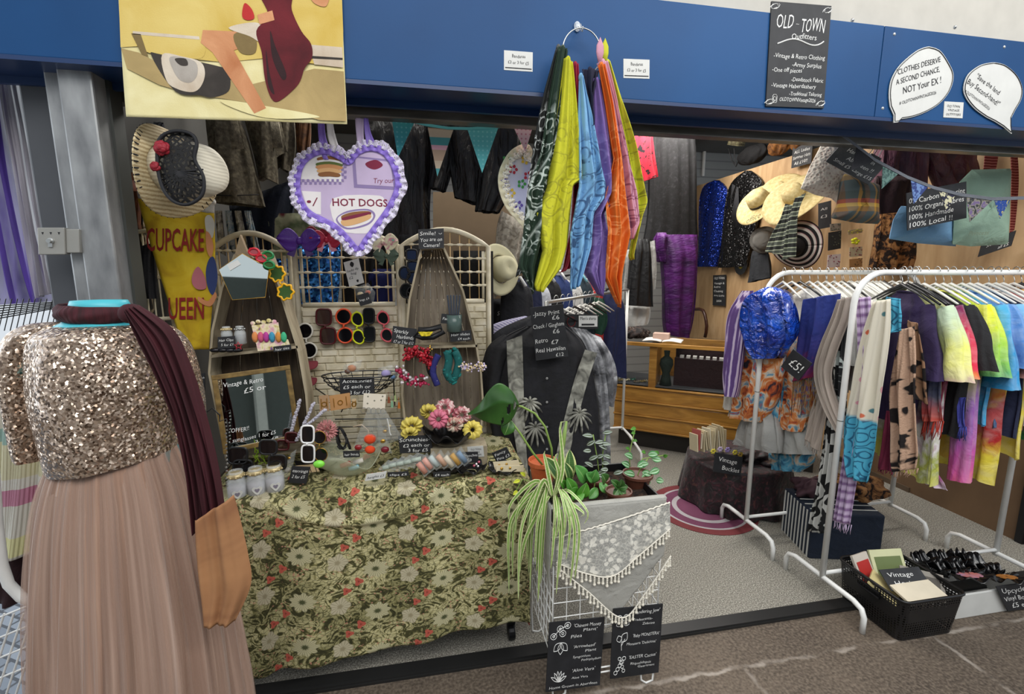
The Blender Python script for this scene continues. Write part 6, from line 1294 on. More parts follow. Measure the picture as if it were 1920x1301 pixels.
for L,Rr in (([(944,634),(946,690),(952,760),(962,830),(972,880)],[(972,624),(974,690),(976,760),(980,830),(984,880)]),([(1086,650),(1068,700),(1052,760),(1040,810),(1030,860)],[(1108,656),(1090,710),(1074,770),(1062,820),(1052,870)])):
    b=B(); sheet(b,L,Rr,P,n=1,amp=.002,nu=8,nv=20,d0=.083); mk('printed_column',b,COL,parent=hs,smooth=True)
for cx,cy in ((985,745),(1075,765),(995,790)):
    b=B()
    for k in range(11):
        a=k*2*PI/11+.2; pts=[P(cx+24*t*cos(a),cy+24*t*sin(a)+14*t*t)+P.n*(.088+.006*sin(PI*t)) for t in (0,.3,.6,.85,1)]; b.tube(pts,[.002,.006,.0065,.005,.001],5)
    mk('printed_palm',b,COL,parent=hs,smooth=True)
b=B(); [b.ball(P(1017,y)+P.n*.085,(.006,.002,.006),8) for y in (702,745,790,830)]; mk('button',b,plain('#8a8a88',.3),parent=hs)
CR=nmat('crinkled_silver',lambda n:n.ramp(n.noise(n.vec('Object'),5,5,2),[(.3,'#35363a'),(.5,'#77787c'),(.7,'#c9cacd')]),rough=.45,bump=lambda n:n.noise(n.vec('Object'),14,4,1),bs=.8,bd=.02)
garm('shirt','marbled grey and white shirt hanging right behind the palm print shirt','shirt',[(1066,612),(1080,640),(1100,700),(1112,780),(1116,860),(1118,940)],[(1100,618),(1120,640),(1134,700),(1140,780),(1142,860),(1142,940)],2.3,CR,.06,3,.01,sleeves=[([(1100,622),(1116,660),(1122,720),(1128,756)],[(1126,632),(1146,670),(1156,710),(1150,760)])])
garm('shirt','dark grey shirt whose shoulder rises behind the palm print shirt','shirt',[(1000,590),(940,615),(918,640),(908,700)],[(1010,590),(1020,640),(1020,700),(1020,760)],2.3,fab('#202126'),.05,2,.006)
garm('shirt','lilac and white striped shirt laid over the hangers beside the wicker','shirt',[(985,592),(940,602),(912,616),(900,636)],[(1002,598),(1000,615),(996,635),(985,650)],2.42,nmat('lilac_stripe',lambda n:n.ramp(n.wave(n.vec('Object'),30,0,'DIAGONAL'),[(.4,'#c9c6d6'),(.6,'#8d88b0')]),rough=.85),.03,2,.005)
garm('sports_top','black sports top with white writing below the cream trilby','top',[(924,560),(922,590),(918,620)],[(972,560),(968,590),(964,620)],2.6,fab('#101013'),.03,2,.006,extra=[('lettering',lambda b,P:b.text('S STREET',Plane(P(930,590)+P.n*.045,(1,0,.25),(0,0,1)),0,0,.022,.13,c=0),CHALK)])
sign('chalk_sign','tall black chalk price board for printed and check shirts on the shirt rack',(994,577),(1056,570),(1005,676),PY(1.98),[('-Jazzy Print',.06,.17,.085,.8),('£6',.62,.27,.085,.22),('Check / Gingham',.02,.4,.08,.94),('£6',.6,.53,.085,.2),('Retro',.04,.68,.09,.38),('£7',.52,.73,.085,.22),('Real Hawaiian',.03,.86,.085,.9),('£12',.62,.97,.07,.24)],t=.004,shear=.05)
sb=sign('rail_divider','black rail divider with a white men\'s shirts card and round hole','x'and(1060,590),(1121,590),(1060,615),PY(2.2),[],mats=(plain('#1b1a1b',.4),CHALK)) if 0 else None
P=PY(2.35); dv=root('rail_divider','black rail divider card with a white men\'s shirts ticket beside the chalk price board','sign',P(1090,615))
pl=plpx((1058,589),(1122,589),(1058,617),P); b=B(); b.board(pl,0,0,pl.w,pl.h,-.003,0); mk('board',b,BLACK,parent=dv)
b=B(); b.board(pl,pl.w*.42,pl.h*.16,pl.w*.97,pl.h*.9,0,.002); mk('ticket',b,WHITE,parent=dv)
b=B(); b.text("Men's shirts",pl,pl.w*.46,pl.h*.62,pl.h*.22,pl.w*.46,c=.003,shear=0,off=0); b.board(pl,pl.w*.5,pl.h*.24,pl.w*.88,pl.h*.36,.002,.003); mk('lettering',b,INK,parent=dv)
b=B(); b.tube([pl(pl.w*.2+.022*cos(a),pl.h*.5+.026*sin(a),.002) for a in [i*.4 for i in range(16)]],.0015,5,closed=True); mk('ring_hole',b,plain('#7a1a1a',.4),parent=dv)
# hanger builder: hook, shoulders, bar
def hanger(name_mat,w=.4):
    o=root('clothes_hanger','','hanger',(0,0,0)); b=B()
    b.tube([(.0+.018*cos(a),0,-.005+.018*sin(a)) for a in [PI*1.05-i*.36 for i in range(12)]]+[(0,0,-.045),(0,0,-.06)],.0018,6); mk('hook',b,STEEL,parent=o,smooth=True)
    b=B(); b.tube([(-w/2,0,-.135),(-w/4,0,-.095),(0,0,-.062),(w/4,0,-.095),(w/2,0,-.135)],[.004,.0055,.007,.0055,.004],7); mk('shoulder_bar',b,name_mat,parent=o,smooth=True)
    return o
HGW=plain('#dcdad2',.35); HGB=plain('#17171a',.35)
hproto={'w':hanger(HGW),'b':hanger(HGB)}; _used=set()
def put_hanger(kind,loc,rz,label,group):
    p=hproto[kind]
    if kind not in _used: _used.add(kind); o=p; o.location=loc; o.rotation_euler=(0,0,rz); o['label']=label; o['group']=group
    else: o=dup(p,loc,rz,label,group)
    return o
i=0
for k in range(9):
    t=.07+.055*k; p=Vector((nP.x+(1.62-nP.x)*t,2.14+(3.56-2.14)*t,1.375)); put_hanger('w' if k%3 else 'b',p,-.92+PI/2,'hanger on the men\'s shirt rack rail','hangers on the shirt rack')
# collars and shirts down the rail, each behind the last
cols=[('#15161c','black'),('#1c2344','navy'),('#c9ccd4','pale grey'),('#17171a','jet black'),('#283a6e','royal blue'),('#d5d3cf','white'),('#20303a','slate'),('#b8342e','red-edged'),('#1c3a2c','bottle green'),('#15204a','deep navy')]
xs=[(968,520,560),(985,514,556),(1002,520,565),(1022,512,560),(1042,508,570),(1062,515,585),(1082,512,600),(1102,522,620),(1120,560,660),(1140,540,690)]
for k,((c,nm),(x,yt,yb)) in enumerate(zip(cols,xs)):
    Y=2.5+.1*k; P=PY(Y); w=46
    o=root('shirt',f'{nm} shirt hanging down the rail of the men\'s rack behind the price board','shirt',P(x,yb+60))
    b=B(); puff(b,[(x-8,yt+8),(x-26,yt+22),(x-30,yt+60),(x-30,yt+150)],[(x+10,yt+8),(x+28,yt+26),(x+32,yt+70),(x+34,yt+170)],P,.05,2,.008,nu=26,nv=16); mk('body',b,fab(c),parent=o,smooth=True)
    b=B(); b.tube([P(x-10,yt+14)+P.n*.03,P(x-4,yt+2)+P.n*.02,P(x+6,yt)+P.n*.02,P(x+14,yt+16)+P.n*.05],.009,7); mk('collar',b,plain(['#e2e2e2','#101014','#7fb8c9','#d8d8d8'][k%4],.8),parent=o,smooth=True)
# cream trilby on the board edge
P=PY(2.35); th=root('trilby_hat','cream trilby hat hanging beside the arched wicker panel','hat',P(940,505)); c=P(938,505); Rm=Vector((.55,-.8,.15)).to_track_quat('Z','Y').to_matrix()
b=B(); b.grid(lambda u,v:c+Rm@Vector(((.065+.055*v)*cos(2*PI*u),(.065+.055*v)*1.1*sin(2*PI*u),.012*v*cos(4*PI*u))),36,5); mk('brim',b,plain('#cfc9a6',.8),parent=th,smooth=True,solid=.002)
b=B(); b.lathe([(.066,0),(.062,.04),(.055,.07),(.03,.072),(0,.062)],c,24,R=Rm); mk('crown',b,plain('#cfc9a6',.8),parent=th,smooth=True)
garm('shirt','cream lace blouse hanging above the trilby behind the cream apron','blouse',[(940,395),(930,440),(926,560)],[(985,420),(975,480),(965,520)],2.5,rampfab('cream_lace_blouse',[(.35,'#9a8f80'),(.6,'#cfc6b6')],40,1,src='Object'),.03,3,.01)
garm('navy_coat','deep navy garment hanging low behind the orange bandana','garment',[(1125,540),(1122,620),(1120,700)],[(1160,560),(1158,640),(1150,690)],3.2,fab('#161f45'),.05,2,.01)
garm('green_blouse','bottle green top hanging below the lilac bandana','top',[(1112,556),(1114,600),(1116,625)],[(1132,560),(1138,600),(1128,628)],3.0,fab('#17402e'),.03,2,.01)
# ---------- right-hand racks ----------
def rack(label,x0,x1,Y,zr=1.5):
    o=root('clothes_rack',label,'rack',(x0,Y,0),'white metal clothes racks'); r=.0125
    b=B(); R_=.13
    arcp=lambda x,s:[(x+s*R_*(1-cos(a)),Y,zr-R_+R_*sin(a)) for a in [i*PI/12 for i in range(7)]]
    b.tube([(x0,Y,.1)]+arcp(x0,1)+arcp(x1,-1)[::-1]+[(x1,Y,.1)],r,10); mk('frame',b,WMETAL,parent=o,smooth=True)
    b=B(); b.tube([(x0,Y,.13),(x1,Y,.13)],.009,8); mk('lower_bar',b,WMETAL,parent=o,smooth=True)
    for x in (x0,x1):
        b=B(); b.tube([(x,Y-.215,.002),(x,Y-.215,.07),(x,Y-.2,.1),(x,Y-.16,.112),(x,Y+.16,.112),(x,Y+.2,.1),(x,Y+.215,.07),(x,Y+.215,.002)],.0115,8); mk('foot',b,WMETAL,parent=o,smooth=True)
        b=B(); b.lathe([(.0135,0),(.0135,.004)],(x,Y,.86),10); mk('joint',b,STEEL,parent=o)
    return o
RY1,RY2=1.66,2.17
rack('white metal rack at the front of the stall full of tie-dye shirts',1.77,2.78,RY1)
rack('white metal rack behind the tie-dye rack, blue shiny top at its end',1.76,2.74,RY2)
def shirt(name,label,X,Y,m,sm=None,L=.70,SLn=.24,W=.205,seed=0,group=None,hk='w',zr=1.5,dx=0,cat=None,flare=1,neck=True,rz=-.34):
    """a garment on a hanger, its shoulders running front to back across the rail"""
    rn=random.Random(seed*7+3); a0=rn.uniform(0,6); o=root(name,label,cat or name.replace('_',' '),(X,Y,zr),group); o.rotation_euler=(0,0,rz); b=B()
    def f(u,v):
        q=2*PI*u
        if v<.14: k=v/.14; w=.055+(W-.055)*k**.85; z=-.085-.058*k; d=.014+.02*k
        else: k=(v-.14)/.86; w=W+.03*k*flare; z=-.143-(L-.143)*k; d=.034+.012*sin(3*k+a0)
        c=cos(q); fo=.012*min(1,v*2.2)*(sin(5*q+a0+2*v)+.7*sin(9*q+a0*2+3*v)+.4*sin(15*q+5*v+a0))+.004*sin(14*v+3*c+a0)
        return Vector((X+dx*v+sin(q)*d+fo+.014*sin(2.2*c+a0)*v,Y-c*w*(1+.03*sin(6*v+a0))-.0,zr+z+.006*sin(8*q+a0)*v))
    b.grid(f,64,34,.9,1.0); mk('body',b,m,parent=o,smooth=True)
    for s in (1,-1):
        b=B(); n=SLn
        def g(u,v):
            q=2*PI*u; cx=Y-s*(W-.03+ (.055+ .05*min(1,.3/n))*v**.8*(1 if n<.4 else .8)); cz=zr-.15-(n)*v; rr=(.055+.03*v) if n<.4 else (.055-.012*v)
            fo=1+.14*sin(3*q+a0+2*v)+.07*sin(7*q+6*v)
            p=Vector((X+.0+dx*v*.4+ (.03+.006*v)*sin(q)*fo+.004*sin(9*v+a0),cx-s*rr*cos(q)*.82*fo,cz+(.026*cos(q)*(1-.7*v)) if True else 0))
            return p
        b.grid(g,36,22,.35,.4); mk('sleeve',b,sm or m,parent=o,smooth=True)
    if neck:
        b=B(); b.tube([(X+.016*cos(q),Y+.06*sin(q),zr-.088-.008*cos(q)) for q in [i*PI/10 for i in range(20)]],.004,5,closed=True); mk('neckband',b,sm or m,parent=o,smooth=True)
    put_hanger(hk,(X,Y,zr+.012),PI/2+rz,'hanger on the rail of the racks among the shirts','hangers on the white racks')
    return o
D=dye
tie=[ # name, body dye stops, sleeve dye stops, label bits, L, sleeve, hanger
('t_shirt','dark plum T-shirt hanging first after the leopard scarf',fab('#2b1c44'),None,.66,.27,'b'),
('t_shirt','pale yellow and teal tie-dye T-shirt with white, maroon and olive lower half',D('b1',[(.05,'#cfd08a'),(.25,'#7fb6a6'),(.4,'#d9d9a6'),(.55,'#d9d5d2'),(.66,'#8d4a62'),(.74,'#ddd8d6'),(.85,'#9aa23e'),(.95,'#c8c65a')],.95,.45),D('s1',[(.1,'#bcd0b0'),(.5,'#dfe06e'),(.8,'#e3dc9a'),(.95,'#c58fa0')],2.2,.3),.86,.26,'b'),
('t_shirt','purple T-shirt fading to crimson sleeves',D('b2',[(.1,'#3d1440'),(.5,'#5a1348'),(.9,'#8f1842')],1.3,.5),D('s2',[(.0,'#6a1448'),(.35,'#c51a44'),(.8,'#d62a4a'),(.95,'#d97a20')],2.3,.3),.64,.25,'w'),
('t_shirt','plain black T-shirt between the crimson and the lime ones',fab('#121114'),None,.66,.22,'w'),
('sweatshirt','long-sleeved tie-dye sweatshirt running pink to orange to yellow',D('b3',[(.15,'#b5cf30'),(.3,'#d8d8cf'),(.45,'#c95a9e'),(.6,'#d86a5a'),(.75,'#e8822a'),(.95,'#e5c058')],1.1,.35),D('s3',[(.1,'#dfe04a'),(.3,'#8f5aa8'),(.5,'#cc4f9a'),(.72,'#ea7a2a'),(.95,'#e8c468')],1.35,.3),.78,.70,'w'),
('t_shirt','lime yellow T-shirt with green-edged sleeves',D('b4',[(.1,'#d9dd1c'),(.5,'#a8cf3a'),(.75,'#d5d6c8'),(.95,'#a9b65a')],1.1,.5),D('s4',[(.1,'#dce01e'),(.5,'#9ccc38'),(.9,'#5fae6a')],2.2,.4),.68,.25,'w'),
('t_shirt','turquoise blue T-shirt with square hanging sleeve',D('b5',[(.1,'#2f8fc4'),(.5,'#1f7fbc'),(.9,'#3aa0d0')],1.0,.5),D('s5',[(.1,'#4aa6d6'),(.6,'#2089c4'),(.9,'#2a96cc')],2,.3),.62,.30,'w'),
('t_shirt','mid blue tie-dye T-shirt with yellow and red lower half',D('b6',[(.1,'#4a80c0'),(.35,'#8fb4dc'),(.5,'#c8b428'),(.62,'#a21f26'),(.82,'#a8201f'),(.92,'#dccb3c')],1.05,.22),D('s6',[(.1,'#5a8fcc'),(.6,'#4a7cc0'),(.9,'#78a8d8')],2,.4),.88,.22,'w'),
('t_shirt','white and coral T-shirt with pale blue shoulder',D('b7',[(.1,'#4d9cd0'),(.3,'#d5dde2'),(.55,'#c9705c'),(.75,'#d3cdd0'),(.95,'#33517a')],1.3,.6),D('s7',[(.1,'#7ab4da'),(.35,'#dcdcd8'),(.65,'#c8705c'),(.95,'#d9927e')],2.2,.4),.64,.26,'w'),
('t_shirt','navy T-shirt whose hem shows under the coral one',fab('#141b38'),None,.68,.24,'w'),
('t_shirt','cream T-shirt with yellow tie-dye lower edge',D('b8',[(.1,'#d8cfc8'),(.5,'#ddd6cd'),(.7,'#c9b436'),(.95,'#d8c650')],1.1,.4),D('s8',[(.1,'#ddd4cc'),(.9,'#e2dacb')],1,.3),.78,.23,'w'),
('t_shirt','dark red tie-dye T-shirt beside the cream one',D('b9',[(.1,'#8e1d22'),(.5,'#a52a2a'),(.8,'#6f1418')],1.1,.4),None,.66,.26,'w'),
('t_shirt','white T-shirt with pale grey shading near the end of the rail',D('b10',[(.1,'#cfd3d8'),(.6,'#e2e2df'),(.9,'#b4bcc8')],1.1,.4),None,.66,.24,'w'),
('t_shirt','green and yellow tie-dye T-shirt near the end of the rail',D('b11',[(.1,'#d9a92a'),(.35,'#d8d040'),(.6,'#7aa83a'),(.9,'#2f7a4a')],1.3,.5),D('s11',[(.1,'#dca82c'),(.5,'#c8d04a'),(.9,'#5c9a3c')],2.2,.4),.74,.25,'b'),
('t_shirt','orange and yellow tie-dye T-shirt past the green and yellow one',D('b12',[(.1,'#dc8a1e'),(.5,'#e2b63a'),(.9,'#d8d05a')],1.1,.5),None,.70,.24,'w'),
('t_shirt','grey marbled T-shirt beside the rack\'s far post',D('b13',[(.1,'#2a2b30'),(.4,'#6b6f76'),(.7,'#26272c'),(.9,'#8a8f96')],1.3,.9),None,.70,.24,'b')]
for k,(nm,lb,m,smm,L,sl,hk) in enumerate(tie): shirt(nm,lb,2.03+.048*k,RY1+.004*(k%3),m,smm,L,sl,seed=k,W=.205 if k else .13,group=None,hk=hk,dx=.02*sin(k*2.1),cat='T-shirt' if nm=='t_shirt' else 'sweatshirt')
for k in range(3): put_hanger('b',(2.0+.03*k,RY1,1.512),PI/2-.34,'hanger on the rail of the racks among the shirts','hangers on the white racks')
# scarves on the near end of the front rack (each lies in its own plane across the rail)
def scarf(label,X,L,Rr,m,n=3,amp=.01,ph=0,fringe=None,fn=18,cat='scarf',fm=None,dY=None,parts=None):
    P=PX(X); o=root('scarf',label,cat,P(*L[0])); b=B(); sheet(b,L,Rr,P,n=n,amp=amp,ph=ph,nu=34,nv=40,top=.6); mk('cloth',b,m,parent=o,smooth=True,solid=.0015)
    if fringe:
        b=B(); a,c=P(*L[-1]),P(*Rr[-1])
        for k in range(fn):
            p=a.lerp(c,(k+.5)/fn)+P.n*amp*sin(2*PI*n*(k/fn)); b.tube([p,p+Vector((.003*sin(k),.004*cos(k*2),-fringe*.5)),p+Vector((.004*sin(k*3),.005*cos(k),-fringe*(.85+.15*sin(k*5))))],[.0022,.002,.0012],4)
        mk('fringe',b,fm or m,parent=o,smooth=True)
    return o
GAL=dye('galaxy',[(.1,'#23337f'),(.35,'#37337f'),(.5,'#8a2a5c'),(.62,'#b03048'),(.75,'#5c3a88'),(.95,'#2c3070')],1.25,.5,white=0)
scarf('blue and crimson watercolour scarf with long multicoloured fringe on the second rack',1.89,[(1506,562),(1502,620),(1494,700),(1486,716)],[(1576,550),(1572,620),(1540,690),(1534,705)],GAL,2,.012,0,.20,26,fm=rampfab('fringe_mix',[(.35,'#2f3f8a'),(.5,'#a8873a'),(.6,'#8c3a50'),(.7,'#3a8a7a')],60,.2,src='Object'))
GAU=nmat('grey_beige_gauze',lambda n:n.ramp(n.noise(n.vec('UV',(30,1.5,1)),1.5,3),[(.3,'#8d8279'),(.7,'#c2b4a8')]),rough=.9,bump=lambda n:n.noise(n.vec('UV',(50,2,1)),2,3),bs=.8,bd=.01)
scarf('crinkled grey-beige scarf looped beside the front rack post',1.84,[(1572,562),(1560,600),(1540,650),(1530,700),(1545,760),(1575,820)],[(1600,556),(1592,600),(1572,660),(1562,710),(1580,770),(1614,830)],GAU,3,.01,0,.05,24)
scarf('grey-beige scarf tail with ragged end under the looped one',1.9,[(1535,730),(1520,780),(1510,820)],[(1560,740),(1548,800),(1538,850)],GAU,2,.008,1,.05,14)
BWZ=nmat('black_white_swirl',lambda n:n.ramp(n.wave(n.vadd(n.vec('UV'),n.noise(n.vec('UV'),7,2,0,.5,True),.25),7,3),[(.45,'#141416'),(.55,'#c9c9c4')]),rough=.85)
scarf('long black and white swirl-print scarf hanging low by the front rack post',1.93,[(1560,640),(1556,740),(1546,840),(1530,930),(1516,995)],[(1582,625),(1578,740),(1574,850),(1562,950),(1552,1000)],BWZ,3,.012,1)
BWM=nmat('black_white_dapple',lambda n:n.ramp(n.noise(n.vec('UV'),11,3,2),[(.5,'#16181a'),(.54,'#b8c2bd')]),rough=.85)
scarf('dark dappled scarf with white patches between the gauze and lilac scarves',1.88,[(1580,600),(1572,680),(1566,760),(1560,780)],[(1596,600),(1592,700),(1588,780),(1586,800)],BWM,2,.01)
def strp(n):
    o=n.sep(n.vec('UV')); return n.ramp(n.wave(n.vec('UV',(0,1,0)),9,1.2,'Y',dscale=2),[(.2,'#c7b2cf'),(.5,'#b79cc0'),(.56,'#6f4f7c'),(.64,'#c9b8d2'),(.8,'#8c6c98')])
LST=nmat('lilac_stripes',strp,rough=.85)
scarf('lilac and plum striped scarf with tasselled end reaching almost to the floor',1.82,[(1604,560),(1608,640),(1604,720),(1592,800),(1578,900),(1566,975)],[(1632,556),(1636,640),(1634,720),(1622,820),(1606,910),(1594,985)],LST,3,.01,2,.05,14)
def dots(n):
    v=n.vec('UV'); o=n.sep(v); c=n.mix(n.ramp(n.vor(v,17,rnd=.85),[(.2,1),(.24,0)]),'#ddd6c4',n.ramp(n.sep(n.vor(v,17,out='Color',rnd=.85))[0],[(0,'#6f9a9c'),(.35,'#cf6a4a'),(.65,'#d99aa4'),(.9,'#4f7f86')],'CONSTANT'))
    w=n.vadd(v,n.noise(v,9,2,0,.5,True),.03); f=n.math('PINGPONG',n.vor(w,14),.12); bl=n.mix(n.ramp(f,[(.02,1),(.045,0)]),'#4aa6c4','#1f5f80')
    t=n.math('ADD',o[1],n.math('MULTIPLY',n.noise(v,5,2),.08)); return n.mix(n.ramp(t,[(.53,0),(.545,1)]),c,bl)
DOT=nmat('dotted_cream_blue',dots,rough=.8)
scarf('cream scarf with coloured spots and blue swirl end on the front rack',1.8,[(1640,566),(1622,620),(1608,680),(1598,740),(1586,800),(1584,850),(1592,892)],[(1672,560),(1672,620),(1666,680),(1658,740),(1650,800),(1642,850),(1626,906)],DOT,2,.012,1)
BSW=nmat('blue_swirl',lambda n:n.mix(n.ramp(n.math('PINGPONG',n.vor(n.vadd(n.vec('UV'),n.noise(n.vec('UV'),9,2,0,.5,True),.03),16),.12),[(.02,1),(.045,0)]),'#4aa6c4','#1f5f80'),rough=.8)
scarf('blue swirl end of a scarf thrown over the hanger beside the spotted one',1.83,[(1664,556),(1668,600),(1674,625)],[(1690,560),(1696,590),(1690,620)],BSW,1,.012)
LEO=nmat('leopard_pink',lambda n:n.ramp(n.noise(n.vec('UV'),13,2,.8),[(.52,'#b9977f'),(.56,'#171011')]),rough=.95,bump=lambda n:n.noise(n.vec('Object'),140,3),bs=.6,bd=.006)
scarf('thick dusty pink scarf with big black leopard blotches and ragged ends',1.86,[(1686,620),(1676,680),(1670,740),(1674,800),(1674,860),(1678,885)],[(1716,612),(1722,680),(1722,740),(1722,800),(1724,850),(1720,878)],LEO,2,.012,2,.03,20)
scarf('dark leopard scarf fold behind the dusty pink one',1.92,[(1704,600),(1706,680),(1712,740)],[(1722,606),(1738,680),(1740,760)],nmat('leopard_dark',lambda n:n.ramp(n.noise(n.vec('UV'),16,2,.8),[(.45,'#8d6a50'),(.5,'#120c0c')]),rough=.95),1,.01)
scarf('raspberry velvet scarf end peeping below the spotted scarf',1.9,[(1664,770),(1656,840),(1648,878)],[(1678,770),(1676,840),(1672,884)],fab('#7a2440'),1,.008,0,.02,10)
scarf('deep blue to red fringed scarf under the pale yellow T-shirt',2.0,[(1738,690),(1734,740),(1732,790)],[(1766,695),(1766,740),(1768,790)],dye('bluered',[(.1,'#15316a'),(.45,'#1a2050'),(.6,'#9a1c2a'),(.95,'#c0452a')],4,.3),2,.01,0,.08,20,fm=fab('#a8301f'))
scarf('purple and blue fringed scarf end under the lime T-shirt',2.1,[(1798,745),(1800,800)],[(1812,745),(1810,800)],fab('#3a3f92'),1,.008,0,.06,10)
scarf('magenta and white tie-dye hem showing below the rack at its middle',2.12,[(1700,880),(1722,895),(1735,905)],[(1760,890),(1772,905),(1776,920)],dye('magwhite',[(.1,'#a03a86'),(.5,'#d8c6d6'),(.8,'#7a3a98'),(.95,'#2f6fae')],6,.8),2,.01,cat='garment')
# second rack
garm('vinyl_blouse','shiny puffed royal blue vinyl top at the end of the second rack','top',[(1440,538),(1412,560),(1402,600),(1404,640),(1424,672)],[(1456,538),(1474,556),(1484,600),(1480,636),(1456,672)],0,nmat('blue_vinyl',lambda n:n.ramp(n.noise(n.vec('Object'),9,4,1),[(.35,'#0a2a8c'),(.6,'#1450c8'),(.8,'#3f7ae0')]),rough=.12,coat=1,bump=lambda n:n.noise(n.vec('Object'),16,3,1.5),bs=1,bd=.05),.07,4,.02,1,P=PX(1.78))
FLO=nmat('sunset_floral',lambda n:n.ramp(n.noise(n.vec('Object'),11,4,1.6),[(.3,'#2a2430'),(.38,'#b8542c'),(.46,'#d98a4a'),(.53,'#d8c8b4'),(.6,'#4a8fb0'),(.68,'#b4402c'),(.76,'#1f4a66')]),rough=.8)
FLP=nmat('purple_check',lambda n:n.ramp(n.wave(n.vec('Object'),18,1),[(.3,'#5a3f7a'),(.6,'#9a86b8'),(.8,'#c9b8cf')]),rough=.85)
garm('shirt','floral shirt in orange and blue hanging under the shiny blue top','shirt',[(1420,600),(1390,650),(1380,720),(1370,780)],[(1470,640),(1466,700),(1450,760),(1430,792)],0,FLO,.05,3,.012,P=PX(1.84))
garm('shirt','floral shirt in orange and white with its hem lowest on the second rack','shirt',[(1478,640),(1464,700),(1456,760),(1450,800)],[(1530,620),(1526,700),(1516,780),(1505,810)],0,FLO,.05,3,.012,1,P=PX(1.94))
garm('shirt','blue and brown floral shirt between the two orange ones','shirt',[(1450,660),(1440,730),(1432,792)],[(1478,660),(1470,740),(1462,800)],0,nmat('teal_floral',lambda n:n.ramp(n.noise(n.vec('Object'),12,4,1.6),[(.35,'#2a5f86'),(.5,'#5aa6c4'),(.6,'#c9b8a4'),(.7,'#6a3020')]),rough=.8),.04,3,.012,2,P=PX(1.9))
garm('shirt','purple paisley shirt hanging outermost on the second rack','shirt',[(1392,545),(1368,590),(1362,640),(1358,700),(1362,740)],[(1412,545),(1400,600),(1392,660),(1384,720),(1378,745)],0,FLP,.03,2,.008,P=PX(1.74))
garm('shirt','faded pink and grey striped shirt beside the purple paisley one','shirt',[(1408,548),(1388,600),(1376,640)],[(1426,548),(1412,600),(1398,650)],0,nmat('pink_stripe',lambda n:n.ramp(n.wave(n.vec('Object'),26,.5,'Z'),[(.4,'#a88a98'),(.6,'#d3b8c2')]),rough=.85),.03,2,.008,P=PX(1.77))
garm('shirt','white cotton hem of a shirt hanging at the side of the floral ones','shirt',[(1372,660),(1362,720),(1358,764)],[(1388,660),(1378,720),(1372,770)],0,fab('#b9b6ae'),.02,2,.006,P=PX(1.8))
garm('skirt','light grey flared skirt hanging low on the second rack','skirt',[(1410,760),(1390,800),(1378,830)],[(1450,760),(1462,810),(1462,850)],0,fab('#a5a5a2'),.05,4,.012,P=PX(1.88))
garm('skirt','pale grey flared skirt nearer the front rack post','skirt',[(1468,780),(1452,820),(1440,848)],[(1510,780),(1524,820),(1528,852)],0,fab('#b4b4b0'),.05,4,.012,1,P=PX(1.98))
garm('skirt','crumpled teal and brown print hem under the grey skirts','skirt',[(1440,846),(1446,862),(1452,880)],[(1528,846),(1522,866),(1500,885)],0,nmat('teal_floral'),.03,4,.012,1,P=PX(2.02))
for k in range(10): 
    c=['#cfcdc6','#d8d5cd','#c2c0b8','#dad8d2'][k%4]
    P=PY(RY2); X=2.02+.05*k; o=shirt('blouse',['cream','white','ivory','chalk','pale','off-white','milk','light','bone','snow'][k]+' blouse hanging in the row behind the front rack rail',X,RY2,fab(c),None,.6,.3,seed=40+k,hk='w',cat='blouse',neck=False)
sign('chalk_sign','small tilted black five pound tag on the second rack',(1487,655),(1522,681),(1464,687),PX(1.76),[('£5!',.22,.68,.42,.6)])
for k in range(16): put_hanger('b' if k%5==2 else 'w',(1.86+.053*k,RY2 if k%2 else RY2+.002,1.512),PI/2-.3+.1*sin(k),'hanger on the rail of the racks among the shirts','hangers on the white racks')
# ---------- things on the floor ----------
bx=root('basket','black perforated plastic basket of vintage hosiery at the foot of the front rack','basket',(2.0,1.5,0))
x0,x1,y0,y1,Hh=1.87,2.15,1.375,1.655,.19
def wall(b,f,nu,nv): b.grid(f,nu,nv,1,.6)
holes=nmat('perforated_plastic',col='#161618',rough=.4,alpha=lambda n:n.math('MAXIMUM',n.math('GREATER_THAN',n.vor(n.vec('Generated',(26,26,16)),1.0,rnd=0),.34),n.math('GREATER_THAN',n.sep(n.vec('Generated'))[2],.93)))
b=B(); fl_=.016
def ringp(k,z):
    e=fl_*z/Hh; pts=[]
    for (cx,cy,a0) in ((x1-.03+e,y1-.03+e,0),(x0+.03-e,y1-.03+e,PI/2),(x0+.03-e,y0+.03-e,PI),(x1-.03+e,y0+.03-e,1.5*PI)):
        for i in range(5): a=a0+i*PI/8; pts.append((cx+.03*cos(a),cy+.03*sin(a)))
    n=len(pts); t=k*n; i=int(t)%n; s=t-int(t); p,q=pts[i],pts[(i+1)%n]; return Vector((p[0]+(q[0]-p[0])*s,p[1]+(q[1]-p[1])*s,z))
b.grid(lambda u,v:ringp(u,.004+(Hh-.004)*v),40,8,1,1); mk('basket_wall',b,holes,parent=bx)
b=B(); b.tube([ringp(i/40,Hh) for i in range(40)],.006,6,closed=True); b0=B(); b0.box(((x0+x1)/2,(y0+y1)/2,.004),(x1-x0-.02,y1-y0-.02,.006)); mk('base',b0,nmat('black_plastic'),parent=bx); mk('rim',b,nmat('black_plastic'),parent=bx,smooth=True)
b=B(); b.tube([Vector((x0-.018,y,.15+.012*s)) for s in (1,-1) for y in ([1.46,1.56] if s>0 else [1.56,1.46])],.005,6,closed=True); mk('handle_rim',b,nmat('black_plastic'),parent=bx)
